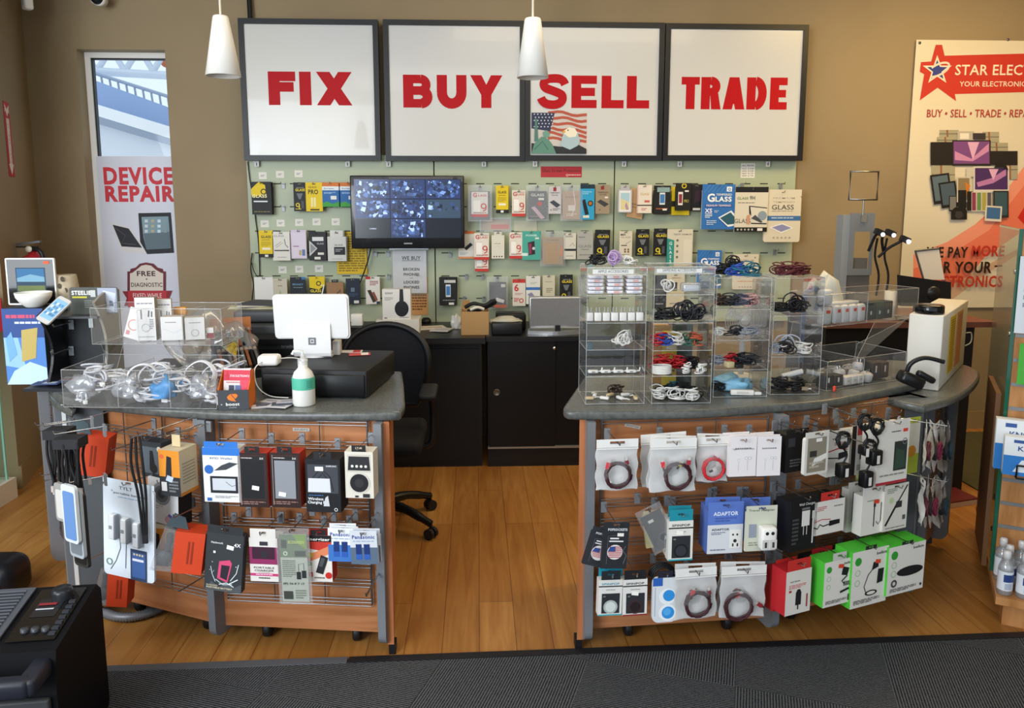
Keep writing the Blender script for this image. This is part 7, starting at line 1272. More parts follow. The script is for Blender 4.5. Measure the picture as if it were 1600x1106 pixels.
T4 = tower('acrylic_tower', 'fourth clear acrylic shelf tower, beside the right hand bin', 1203, 1281, 618, 434, (494, 558), .19)
def at_(T, s, fx, fy=.4): return (T['x0'] + (T['x1'] - T['x0']) * fx, T['Y'] + T['d'] * fy, (T['Z'][s] if s >= 0 else T['zt'] - .002) + .002)
K1, K2 = C('#17171a', .5), C('#2a2c31', .5); WT = C('#d9d7d2', .45); GY = C('#8a8f9a', .5); RDC = C('#b5222a', .45); BLC = C('#2a4fa8', .45); TEAL = C('#1f6478', .45); WIN = C('#5a2228', .5); PNK = C('#c99a98', .5); GRN = C('#2f5a48', .5); ORG = C('#b5563a', .5); LIL = C('#b79ac8', .5)
cnt = {}
shn = {0: 'bottom', 1: 'lowest shelf', 2: 'second shelf up', 3: 'third shelf up', 4: 'top shelf', -1: 'roof'}
def put(T, ti, s, fx, r, turns, m, cname, fy=.45, flat=.5, rad=.0034, plug=None, up=False, rot=None):
    k = len(cnt) + 1; cnt[k] = 1; sd = 100 + k; w = T['x1'] - T['x0']
    r = min(r * 1.25, .36 * w); q_ = 1.25 * r / w; pos = at_(T, s, min(max(fx, q_), 1 - q_), fy); side = 'left' if fx < .36 else 'right' if fx > .66 else 'middle'; sh = 'on the roof' if s == -1 else 'in the bottom' if s == 0 else 'on the ' + shn[s]
    if up: pos = (pos[0], pos[1], pos[2] + r * flat + .004)
    key = (ti, s, cname, side, up); q = cnt.get(key, 0); cnt[key] = q + 1
    lab = '%s%s cable bundle %s of the %s tower, %s' % (('', 'second ', 'third ', 'fourth ')[q], cname, sh, ti, side)
    return hank(Mx(), pos, rot if rot is not None else random.Random(sd).uniform(-.5, .5), r, turns, rad, m, sd, 'cable_bundle', lab, flat=flat, plug=plug, up=up)
# tower one
for k in range(3):
    for j in range(5):
        p = at_(T1, 4, .17 + k * .33, .38); b = MB(); R = Mx.Rotation(.06 * math.sin(k * 3 + j * 2), 3, 'Z'); z = p[2] + .0065 + j * .0135
        b.rbox((p[0], p[1], z), (.056, .085, .0115), C('#dedce0', .4), .004, 2, R); b.box(V((p[0], p[1], z)) + R @ V((.004, -.0432, 0)), (.02, .0006, .008), '#d9a9a4' if (j + k) % 2 else '#b9bdc6', R)
        b.obj('earphone_case', label='flat white earphone case, %s up in the %s stack of the first tower' % (ordn[j], ('left', 'middle', 'right')[k]), cat='case', group='earphone cases in the first tower')
for j in range(7):
    p = at_(T1, 3, .07 + j * .143, .22); t = thing('usb_charger', 'white cube charger in the first tower row, %s from the left' % ordn[j], 'charger', p, group='white cube chargers in a row')
    MB().rbox((p[0], p[1], p[2] + .016), (.026, .028, .031), WT, .003, 2).obj('charger_body', t)
    for s in (-.006, .006): MB().box((p[0] + s, p[1], p[2] + .041), (.0022, .006, .018), CHROME).obj('prong', t)
put(T1, 'first', 2, .72, .022, 4, WT, 'white', up=True, flat=1); put(T1, 'first', 2, .62, .026, 3, WT, 'white')
for j in range(4):
    p = at_(T1, 1, .16 + j * .22, .3); b = MB(); b.rbox((p[0], p[1], p[2] + .006), (.038, .022, .011), WT, .004, 2); b.tube([(p[0] + .015, p[1], p[2] + .006), (p[0] + .03, p[1] - .006, p[2] + .008), (p[0] + .034, p[1] + .004, p[2] + .018)], .003, WT, 6); b.box((p[0], p[1] - .0113, p[2] + .006), (.012, .0006, .004), '#77777a'); b.obj('plug_adapter', label='small white plug adapter on the lowest shelf, first tower, %s from left' % ordn[j], cat='adapter', group='plug adapters in the first tower')
for j in range(7):
    p = at_(T1, 0, .1 + j * .135, .3 + .25 * (j % 2)); b = MB(); R = Mx.Rotation(j * 1.3, 3, 'Z'); b.rbox((p[0], p[1], p[2] + .006), (.034, .014, .011), WT if j % 3 else C('#c9b48a'), .003, 2, R); b.tube([V(p) + R @ V((.017, 0, .006)), V(p) + R @ V((.03, .006, .008)), V(p) + R @ V((.034, .016, .004))], .0026, WT, 5); b.obj('plug_adapter', label='small white connector in the bottom of the first tower, %s from left' % ordn[j], cat='adapter', group='connectors in the bottom of the first tower')
put(T1, 'first', 0, .6, .03, 3, C('#3a2a22'), 'dark brown', fy=.75)
put(T1, 'first', -1, .20, .030, 5, K1, 'black', flat=.8); put(T1, 'first', -1, .54, .022, 5, LIL, 'lilac', up=True, flat=.9); put(T1, 'first', -1, .86, .030, 4, WT, 'white')
# tower two
b = MB(); p = at_(T2, 4, .70, .4); b.rbox((p[0], p[1], p[2] + .018), (.07, .05, .034), BAGG, .01, 2); b.box((p[0], p[1], p[2] + .014), (.05, .03, .02), '#cfd2d6'); b.obj('bagged_adapter', label='clear bagged white adapter on the top shelf of the second tower', cat='adapter')
put(T2, 'second', 4, .36, .02, 4, WT, 'white', up=True, flat=.9)
for fx, r, u in ((.12, .024, 0), (.32, .030, 0), (.52, .034, 1), (.66, .030, 0), (.86, .03, 1), (.74, .024, 1)): put(T2, 'second', 3, fx, r, 5, K1 if u == 0 else K2, 'black' if u == 0 else 'charcoal', up=bool(u), flat=.8, fy=.3 + .1 * u)
for fx, m, n_m in ((.10, RDC, 'red'), (.30, BLC, 'blue'), (.50, WT, 'white'), (.70, GRN, 'dark green'), (.90, ORG, 'rust red')): put(T2, 'second', 2, fx, .028, 6, m, n_m, flat=.9, plug='#cfcfd2' if n_m == 'white' else None)
for fx, m, n_m, r in ((.2, RDC, 'red', .036), (.38, RDC, 'red', .036), (.56, RDC, 'red', .03), (.74, K1, 'black', .034), (.9, K1, 'black', .026)): put(T2, 'second', 1, fx, r, 7, m, n_m, flat=.75, fy=.55)
b = MB()
p = at_(T2, 1, .2, .2)
for k in range(5): b.tube([(p[0] + .034 * math.cos(2 * pi * i / 20), p[1] + .026 * math.sin(2 * pi * i / 20), p[2] + .004 + k * .006) for i in range(20)], .0032, WT, 5, close=True)
b.obj('cable_roll', label='neat white cable roll at the left on the lowest shelf of the second tower', cat='cable')
put(T2, 'second', 1, .62, .016, 4, WT, 'white', fy=.15); put(T2, 'second', 1, .86, .02, 4, WT, 'white', fy=.15)
for fx, m, n_m, r, fy in ((.14, WT, 'white', .026, .3), (.32, K1, 'black', .034, .5), (.5, WT, 'white', .04, .35), (.66, K1, 'black', .034, .55), (.82, K1, 'black', .032, .35), (.7, WT, 'white', .026, .12), (.56, TEAL, 'dark teal', .028, .8)): put(T2, 'second', 0, fx, r, 6, m, n_m, flat=.7, fy=fy)
# tower three
for fx, m, n_m, r in ((.12, C('#4a3a32'), 'brown', .026), (.38, K2, 'charcoal', .034), (.6, C('#4a5060'), 'slate grey', .036), (.84, PNK, 'dusty pink', .03)): put(T3, 'third', 3, fx, r, 6, m, n_m, flat=.9)
for fx, m, n_m, r in ((.2, WT, 'white', .024), (.5, K2, 'charcoal', .036), (.8, GY, 'grey', .034)): put(T3, 'third', 2, fx, r, 3, m, n_m, flat=.6)
for fx, m, n_m, r in ((.15, GY, 'grey', .026), (.42, RDC, 'red', .026), (.62, K1, 'black', .03), (.86, K2, 'charcoal', .032)): put(T3, 'third', 1, fx, r, 5, m, n_m, flat=.8, plug='#3a3a3c')
def boxy(T, s, fx, fy, sz, m, nm, lab, cat, rot=0, lift=0, D=None):
    p = at_(T, s, fx, fy); b = MB(); R = Mx.Rotation(rot, 3, 'Z'); b.rbox((p[0], p[1], p[2] + sz[2] / 2 + lift), sz, mm(m), .003, 2, R)
    if D: b.box(V((p[0], p[1], p[2] + sz[2] / 2 + lift)) + R @ V((0, -sz[1] / 2 - .0004, 0)), (sz[0] * .5, .0006, sz[2] * .5), D, R)
    return b.obj(nm, label=lab, cat=cat)
boxy(T3, 1, .34, .2, (.03, .03, .022), '#c2b58a', 'adapter', 'pale yellow adapter on the lowest shelf of the third tower', 'adapter', .3); boxy(T3, 1, .5, .12, (.03, .02, .014), '#1b1b1d', 'adapter', 'black adapter on the lowest shelf of the third tower', 'adapter', .1)
p = at_(T3, 0, .62, .6); blob((p[0], p[1], p[2]), .07, .045, .05, C('#86bcd8', .35), 'blue_bag', 'crumpled light blue plastic bag low in the third tower', 'bag', 66, amp=.5)
boxy(T3, 0, .58, .12, (.085, .022, .02), '#dcd9d2', 'white_box', 'long white box lying in the bottom of the third tower', 'box', -.15, D='#c2bfb8'); boxy(T3, 0, .86, .1, (.03, .016, .012), WT, 'plug_adapter', 'white plug at the right end of the long white box', 'adapter', -.1)
put(T3, 'third', 0, .14, .026, 4, K1, 'black')
for fx, m, n_m, r, fl in ((.16, K1, 'black', .034, .5), (.46, BLC, 'bright blue', .034, .6), (.44, K1, 'black', .03, 1), (.78, TEAL, 'teal', .044, .8)): put(T3, 'third', -1, fx, r, 6, m, n_m, flat=fl, up=fl == 1, fy=.3 if n_m != 'black' else .6)
# tower four
for fx, m, n_m, r, u in ((.3, K1, 'black', .036, 0), (.55, K1, 'black', .034, 1), (.72, K2, 'charcoal', .032, 0)): put(T4, 'fourth', 2, fx, r, 6, m, n_m, flat=.8, up=bool(u))
for fx, m, n_m, r, u in ((.22, GY, 'grey', .03, 0), (.55, C('#a9aebb', .45), 'silver grey', .034, 1), (.42, K1, 'black', .026, 1), (.72, WT, 'white', .03, 0), (.88, WT, 'white', .024, 0), (.36, C('#cdbfb9', .5), 'pinkish white', .03, 0)): put(T4, 'fourth', 1, fx, r, 5, m, n_m, flat=.8, up=bool(u), fy=.3 + .3 * (r > .03))
for fx, m, n_m, r, fy in ((.3, K1, 'black', .034, .3), (.55, K1, 'black', .03, .2), (.45, K2, 'charcoal', .03, .7), (.75, K1, 'black', .026, .4)): put(T4, 'fourth', 0, fx, r, 5, m, n_m, flat=.8, fy=fy, plug='#8d7f6a')
b = MB(); p = at_(T4, 0, .7, .75); b.tube([(p[0] - .03, p[1], p[2] + .035), (p[0] + .05, p[1], p[2] + .055)], .011, WT, 10); b.box((p[0] - .03, p[1], p[2] + .015), (.02, .03, .03), WT); b.obj('white_handset', label='white handset leaning in the bottom of the fourth tower', cat='handset')
for fx, m, n_m, r in ((.2, WIN, 'dark red', .034), (.5, WIN, 'dark red', .04), (.8, WIN, 'dark red', .036)): put(T4, 'fourth', -1, fx, r, 6, m, n_m, flat=.5)
# things standing behind the towers
def fan():
    Y = T3['Y'] + .28; c = atY(1166, 500, Y); R = 33 * mpp(c); t = thing('desk_fan', 'pale clear round fan seen through the third tower', 'fan', (c.x, Y, ZT)); GL = see('frosted_fan_plastic', dens=.4, gloss=.2, rough=.15)
    b = MB()
    for k in range(8): r = R * (1 - k * .11); b.tube([(c.x + r * math.cos(2 * pi * i / 28), Y, c.z + r * math.sin(2 * pi * i / 28)) for i in range(28)], .0022, GL if k else WT, 5, close=True)
    for k in range(18): a = 2 * pi * k / 18; b.tube([(c.x + R * .2 * math.cos(a), Y, c.z + R * .2 * math.sin(a)), (c.x + R * math.cos(a), Y, c.z + R * math.sin(a))], .0014, GL, 4)
    b.obj('grille', t); MB().lathe([(0, -.006), (R * .25, -.004), (R * .3, .004), (R * .3, .05), (0, .055)], (c.x, Y, c.z), GL, 20, 'y').obj('motor', t)
    for k in range(4):
        b = MB(); a = 2 * pi * k / 4 + .4; b.X = Mx.Translation((c.x, Y + .014, c.z)) @ Mx.Rotation(a, 4, 'Y'); b.prism([(R * .1, -R * .1), (R * .85, -R * .3), (R * .9, R * .2), (R * .2, R * .12)], 0, .003, GL, 'y'); b.obj('blade', t)
    b = MB(); b.tube([(c.x, Y + .03, c.z - R * .2), (c.x, Y + .04, ZT + .02)], .012, WT, 8); b.lathe([(.07, 0), (.07, .01), (.04, .02), (0, .02)], (c.x, Y + .04, ZT + .001), WT, 20); b.obj('stand', t)
fan()
for i, (px0, px1, y0, col, lab, Yo) in enumerate(((1040, 1056, 520, '#c9b02a', 'yellow box standing behind the second tower', .24), (1056, 1080, 507, '#2b3a2c', 'dark green box standing behind the second tower', .26), (1022, 1044, 508, '#b58a4a', 'orange brown box standing behind the second tower', .33))):
    a, c = atY(px0, y0, T2['Y'] + Yo), atY(px1, 600, T2['Y'] + Yo); b = MB(); b.bx((a.x, a.y, ZT + .001), (c.x, a.y + .05, a.z), col); b.draw([('r', .1, .7, .9, .9, '#d8d2b5'), ('L', .15, .2, .85, .5, 4, '#55523f')], a.x, ZT, c.x - a.x, a.z - ZT, a.y - .0003); b.obj('accessory_box', label=lab, cat='box')
b = MB(); P0 = atY(1256, 474, 3.12); b.tube(smoothpath([P0 + V((0, 0, -.25 + .0)), P0, P0 + V((.012, 0, .045)), P0 + V((.05, 0, .06)), P0 + V((.065, 0, .02)), P0 + V((.055, 0, -.03))], 5), .012, C('#3f5f92', .45), 8); b.box((P0.x + .02, P0.y, ZT + .012), (.10, .06, .022), '#3f5f92'); b.obj('tape_dispenser', label='blue handled tape dispenser behind the fourth tower', cat='dispenser')
# ------------------------------------------------------------------ right hand two tier bin
aR, cR = onp(1291, 612), onp(1413, 593); Yr = .10
tR = None
def rightbin():
    W = (cR - aR).length; yaw = math.atan2(cR.y - aR.y, cR.x - aR.x); n = V((-math.sin(yaw), math.cos(yaw), 0)); P1 = aR + n * .14
    zl = onpl(1285, 512, P1, n).z - ZT; zh = onpl(1285, 462, P1, n).z - ZT; l, r = onpl(1285, 490, P1, n), onpl(1433, 490, P1, n); u = V((math.cos(yaw), math.sin(yaw), 0)); xo = ((l + r) / 2 - (aR + cR) / 2).dot(u); wu = (r - l).dot(u); hf = onpl(1291, 567, aR, n).z - ZT
    return tier('clear two tier acrylic bin of earphones and plugs on the right counter', aR, cR, 0, 0, .24, .17, .14, xo, wu, hf, zl, zh - zl, (.45,)) + (wu, hf)
BR, XR, XUR, WR, WUR, hfR = rightbin()
def ubx(X, x, y, z, sz, m, nm, lab, cat, D=(), rot=0, grp=None, r=.004, tilt=0):
    b = MB(); b.rbox((0, 0, sz[2] / 2), sz, mm(m), r, 2); b.draw(D, -sz[0] / 2, 0, sz[0], sz[2], -sz[1] / 2 - .0004); o = b.obj(nm, local=True, label=lab, cat=cat, group=grp); o.matrix_world = X @ Mx.Translation((x, y, z)) @ rz(rot) @ Mx.Rotation(tilt, 4, 'Y'); return o
EP = C('#d5d5d6', .3, coat=.3); ed = [('r', .35, .62, .72, .8, '#d8452f'), ('s', [(.25, .08), (.25, .25)], .04, '#a9a9ad'), ('s', [(.5, .08), (.5, .25)], .04, '#a9a9ad'), ('s', [(.75, .08), (.75, .25)], .04, '#a9a9ad')]
ubx(XUR, -WUR / 2 + .045, .03, .004, (.064, .03, .074), EP, 'earphone_case', 'white earphone case with red tag at the left of the upper right bin', 'case', ed, r=.012, tilt=.08); ubx(XUR, -WUR / 2 + .045, .03, .083, (.064, .034, .066), EP, 'earphone_case', 'plain white earphone case stacked on the red tagged one', 'case', r=.012)
for i in range(4): ubx(XUR, -WUR / 2 + .108 + i * .048, .022, .004, (.047, .024, .076), EP, 'earphone_case', 'red tagged white earphone case in the upper right bin, %s of four' % ordn[i], 'case', ed, grp='row of red tagged earphone cases', r=.012)
for i in range(3): ubx(XUR, -WUR / 2 + .18, .064, .004 + i * .0165 + .036, (.20 - i * .01, .05, .0155), EP, 'earphone_case', 'long white case lying on the row of earphone cases, %s' % ('lowest', 'middle one', 'topmost')[i], 'case', rot=.02 * i)
for i, (x, c) in enumerate(((.33, '#1d2b2c'), (.385, '#223433'), (.44, '#1a2425'))): ubx(XUR, -WUR / 2 + x, .05, .004, (.05, .05, .075), c, 'dark_box', 'dark green box at the right of the upper right bin, %s' % ('first', 'second', 'third')[i], 'box', [('r', .3, .3, .5, .5, '#b9c2c2')])
P = XUR @ V((-WUR / 2 + .13, .12, .0)); blob((P.x, P.y, P.z + .006), .085, .035, .17, C('#d0cdc0', .4), 'white_bag', 'peaked white plastic bag on top of the upper right bin', 'bag', 91, amp=.35)
ubx(Mx.Translation((P.x - .02, P.y + .02, P.z + .172)), 0, 0, 0, (.05, .04, .016), '#c2482f', 'red_clip', 'orange red clip on top of the peaked white bag', 'clip')
for i, (x, y, sz, m, lb) in enumerate(((.035, .04, (.05, .045, .05), '#17171a', 'black box with white tag at the left of the lower right bin'), (.09, .04, (.05, .045, .045), '#1b1b1e', 'second black box in the lower right bin'), (.035, .12, (.05, .05, .075), '#202024', 'taller black box at the back left of the lower right bin'), (.33, .06, (.05, .05, .07), '#1a1b1d', 'black box near the right end of the lower right bin'), (.385, .06, (.045, .05, .066), '#242528', 'black box at the right end of the lower right bin'))):
    ubx(XR, -WR / 2 + x, y, .005, sz, m, 'charger_box', lb, 'box', [('r', .3, .4, .5, .8, '#d8d8d5')], rot=.05)
for i in range(3): ubx(XR, -WR / 2 + .14 + i * .036, .03, .005, (.034, .034, .034), WT, 'usb_charger', 'white cube charger in the lower right bin, %s from the left' % ordn[i], 'charger', [('r', .3, .4, .7, .6, '#b5b3ae')], grp='cube chargers in the lower right bin')
for i, (x, y, z) in enumerate(((.27, .04, .005), (.26, .09, .005), (.30, .10, .03), (.22, .12, .005))):
    b = MB(); b.lathe([(0, 0), (.02, 0), (.024, .006), (.024, .03), (.016, .036), (0, .036)], (0, 0, 0), C('#c5c3c4', .4), 16); b.tube([(-.006, 0, .036), (-.006, 0, .05)], .002, CHROME, 5); b.tube([(.006, 0, .036), (.006, 0, .05)], .002, CHROME, 5); o = b.obj('car_charger', local=True, label='round whitish plug in the lower right bin, %s from the front' % ordn[i], cat='charger', group='round plugs in the lower right bin'); o.matrix_world = XR @ Mx.Translation((-WR / 2 + x, y, z)) @ rz(i) @ Mx.Rotation(.25, 4, 'X')
ubx(XR, -WR / 2 + .02, -.02, .0, (.012, .01, .022), '#d8452f', 'red_plug', 'tiny red plug in front of the lower right bin', 'plug')
for i in range(5): hank(XR, (-WR / 2 + .15 + .05 * i, .18 + .02 * (i % 2), .004 + .03 * (i % 2)), i, .034, 4, .003, [WT, K1, WT, K2, WT][i], 300 + i, 'cable_bundle', '%s cable bundle at the back of the right bin, %s from left' % (['white', 'black', 'white', 'charcoal', 'white'][i], ordn[i]), flat=.8)
# ------------------------------------------------------------------ scanner, tall white case, notices
P = V((atY(1424, 585, 2.85).x, 2.84, ZT)); t = thing('barcode_scanner', 'black handset with a long curved arm lying right of the bin', 'scanner', tuple(P))
b = MB(); b.rbox((P.x + .01, P.y + .03, ZT + .035), (.10, .06, .05), C('#18181a', .3), .015, 2, Mx.Rotation(.4, 3, 'Y')); b.rbox((P.x + .07, P.y + .03, ZT + .045), (.08, .03, .026), C('#1c1c1f', .3), .01, 2, Mx.Rotation(.5, 3, 'Y')); b.obj('scanner_body', t)
MB().tube(smoothpath([P + V((-.01, .03, .05)), P + V((.0, .02, .10)), P + V((.05, .01, .125)), P + V((.12, .0, .11))], 5), .009, C('#1a1a1c', .35), 8).obj('arm', t)
zc2 = z2 + .001; f1 = atz(1466, 611, zc2); k1 = atz(1505, 569, zc2); dv = (k1 - f1); dl = dv.length; dv.normalize(); nv = V((-dv.y, dv.x, 0)); zt2 = atY(1474, 494, f1.y).z; wv = .125
t = thing('display_case', 'tall narrow white case with yellow and orange notices on its side', 'case', tuple((f1 + k1) / 2 + nv * wv / 2)); WC = C('#d9d5cc', .45)
X = Mx(((dv.x, nv.x, 0, f1.x), (dv.y, nv.y, 0, f1.y), (0, 0, 1, zc2), (0, 0, 0, 1))); hh_ = zt2 - zc2
b = MB(); b.X = X; b.rbox((dl / 2, wv / 2, hh_ / 2), (dl, wv, hh_), WC, .004, 2); b.obj('case_body', t)
for a, e, c, nm in ((.26, .48, '#d8b51e', 'yellow'), (.54, .78, '#d99a5a', 'orange')):
    b = MB(); b.X = X; b.box((dl * (a + e) / 2, -.0012, hh_ * .52), (dl * (e - a), .001, hh_ * .80), c)
    for r in range(22): b.box((dl * ((a + e) / 2 + .004 * math.sin(r * 2)), -.0022, hh_ * (.15 + r * .034)), (dl * (e - a) * .72, .0006, hh_ * .011), '#8a6a1a' if nm == 'yellow' else '#a5603a')
    b.obj('notice', t)['label'] = nm + ' printed notice'
b = MB(); b.X = X; b.lathe([(0, 0), (.052, 0), (.055, .004), (.055, .03), (.05, .036), (0, .036)], (.062, wv * .5, hh_ + .0005), BLKG, 24); b.obj('lid', t)
b = MB(); b.X = X; b.tube(smoothpath([(dl * .98, -.004, hh_ * .5), (dl * 1.04, -.02, hh_ * .48), (dl * 1.05, -.02, hh_ * .34), (dl * .98, -.004, hh_ * .3)], 5), .003, WT, 5); b.obj('handle', t)
# ------------------------------------------------------------------ back right: desk, monitor, kiosk, banner
yd = 4.0; zd = atY(1530, 503, yd).z; xd0, xd1 = atY(1290, 520, yd).x, atY(1556, 520, yd).x
t = thing('service_desk', 'black desk with a reddish brown top behind the right counter', 'desk', ((xd0 + xd1) / 2, yd, 0)); MB().bx((xd0, yd, zd - .03), (xd1, yd + .6, zd), noisy('red_brown_laminate', ['#5d3a30', '#74493c'], (6, 60, 6), .3)).obj('desk_top', t)
MB().bx((xd0 + .03, yd + .06, 0), (xd1 - .08, yd + .58, zd - .03), C('#111112', .5)).obj('desk_body', t)
ym = 4.05; t = thing('desk_monitor', 'black computer monitor seen from behind beside the white case', 'monitor', (atY(1446, 480, ym).x, ym + .1, zd)); q = [atY(1407, 430, ym), atY(1486, 441, ym), atY(1486, 480, ym), atY(1408, 478, ym)]
b = MB(); b.prism([(v.x, v.z) for v in q], ym, ym + .035, C('#18181a', .35), 'y'); b.obj('casing', t); cxm = (q[0].x + q[1].x) / 2
MB().lathe([(0, -.012), (.03, -.010), (.04, 0), (.04, .01)], (cxm + .05, ym, (q[0].z + q[2].z) / 2 - .01), C('#202022', .3), 18, 'y').obj('rear_bulge', t)
MB().bx((cxm - .03, ym + .01, zd + .012), (cxm + .03, ym + .05, q[2].z + .05), BLK).bx((cxm - .11, ym - .06, zd + .0005), (cxm + .11, ym + .12, zd + .012), BLK).obj('stand', t)
yk = 4.25; A = lambda x, y, Y=yk: atY(x, y, Y); KS = C('#8f9396', .4, .5); KD = C('#6d6a66', .45, .3)
t = thing('kiosk_stand', 'grey metal kiosk stand with bendy lights and an empty wire sign frame', 'stand', (A(1368, 470).x, yk, zd))
fx0, fx1, fz0, fz1 = A(1350, 0).x, A(1389, 0).x, A(1368, 430).z, A(1368, 333).z; cx0, cx1, cz0, cz1 = A(1358, 0).x, A(1384, 0).x, A(1368, 420).z, A(1368, 362).z
b = MB(); b.bx((fx0, yk, cz1), (fx1, yk + .01, fz1), KS).bx((fx0, yk, fz0), (fx1, yk + .01, cz0), KS).bx((fx0, yk, cz0), (cx0, yk + .01, cz1), KS).bx((cx1, yk, cz0), (fx1, yk + .01, cz1), KS); b.obj('face_plate', t)
MB().bx((A(1339, 0).x, yk + .01, zd), (fx0, yk + .09, fz1 - .01), C('#a2a6aa', .4, .4)).obj('side_panel', t); MB().bx((fx0, yk + .02, zd), (fx1, yk + .09, fz0), KD).obj('lower_body', t)
MB().bx((cx0, yk + .02, cz0), (cx1, yk + .05, cz0 + .06), KD).obj('bracket', t)
wz0, wz1_, wa, wb = A(1368, 312).z, A(1368, 268).z, A(1345, 0).x, A(1390, 0).x; b = MB(); b.tube([(wa, yk, wz0), (wb, yk, wz0), (wb, yk, wz1_), (wa, yk, wz1_)], .007, STEEL, 6, close=True); b.tube([(A(1369, 0).x, yk, wz0), (A(1369, 0).x, yk, fz1 - .03)], .004, STEEL, 6); b.box((A(1370, 0).x, yk - .006, fz1 - .03), (.03, .012, .04), '#7d7a72'); b.obj('sign_frame', t)
for i, P in enumerate(([(1357, 392), (1363, 378), (1368, 368), (1374, 363)], [(1380, 392), (1378, 375), (1382, 366), (1391, 364)], [(1372, 402), (1388, 388), (1402, 380), (1414, 374)])):
    b = MB(); b.tube(smoothpath([A(x, y, yk - .03 - .02 * j) for j, (x, y) in enumerate(P)], 5), .008, C('#16161a', .5), 7); b.obj('bendy_arm', t); e = A(*P[-1], yk - .10)
    MB().box(e, (.05, .03, .03), '#1a1a1f', Mx.Rotation(.4, 3, 'Y')).obj('lamp_head', t); MB().lathe([(0, -.004), (.010, -.002), (.012, .004), (0, .006)], e + V((.012, -.02, -.012)), C('#e9e6ff', .3, emit=6 if i == 2 else 2), 12, 'y').obj('light', t)
for i, xx in enumerate((1371, 1386)): MB().tube(smoothpath([A(xx, 372, yk - .06), A(xx - 4, 400, yk - .04), A(xx + 2, 430, yk - .04), A(xx - 2, 462, yk - .04)], 5), .006, BLK, 6).obj('cord', t)
P = A(1391, 476, 4.1); MB().lathe([(.012, 0), (.032, 0), (.032, .16), (.012, .16)], (P.x, 4.1, zd + .0005), C('#dcd6c8', .7), 18).lathe([(0, .08), (.012, .08)], (P.x, 4.1, zd), '#8a6a48', 8).obj('paper_roll', label='white paper roll standing beside the kiosk stand', cat='roll')
q = [A(1430, 392, 4.42), A(1467, 388, 4.42), A(1476, 437, 4.42), A(1443, 437, 4.42)]; b = MB(); b.prism([(v.x, v.z) for v in q], 4.42, 4.426, C('#d6cfc4', .35), 'y')
b.tube([q[0], q[3]], .006, DSTEEL, 5); b.tube([q[0], q[1]], .006, DSTEEL, 5); zb = min(v.z for v in q); b.tube([q[3], (q[3].x, 4.44, zd + .002)], .006, DSTEEL, 5); b.tube([q[2], (q[2].x, 4.44, zd + .002)], .006, DSTEEL, 5); b.obj('white_placard', label='blank white placard leaning behind the black monitor', cat='placard')
for i, (x, y, Yq, r) in enumerate(((1452, 474, 4.0, .2), (1445, 477, 3.98, -.3))):
    pass
class PXD:
    """drawing on a wall plane with photo coordinates"""
    def __init__(s, Y, b): s.Y = Y; s.b = b; s.e = 0
    def p(s, x, y): return atY(x, y, s.Y - s.e)
    def poly(s, pts, m): s.e += .0003; s.b.quad([s.p(*q) for q in pts], m); return s
    def rect(s, x0, y0, x1, y1, m): return s.poly([(x0, y1), (x1, y1), (x1, y0), (x0, y0)], m)
    def txt(s, t, x0, x1, yb, m, bold=.012, yt=None):
        s.e += .0003; a, c = s.p(x0, yb), s.p(x1, yb); vs, fs, W = tmesh(t, bold); k = (c.x - a.x) / W; h = (s.p(x0, yt).z - a.z) if yt else k; sl = (c.z - a.z) / (c.x - a.x)
        s.b.add([(a.x + u * k, a.y, a.z + v * h + sl * u * k) for u, v in vs], fs, m); return s
    def line(s, pts, w, m):
        s.e += .0003; P = [s.p(*q) for q in pts]; L_ = []
        for i, p in enumerate(P):
            t = (P[min(i + 1, len(P) - 1)] - P[max(i - 1, 0)]).normalized(); n = V((-t.z, 0, t.x)) * w / 2; L_ += [p + n, p - n]
        s.b.add(L_, [(2 * i, 2 * i + 1, 2 * i + 3, 2 * i + 2) for i in range(len(P) - 1)], m); return s
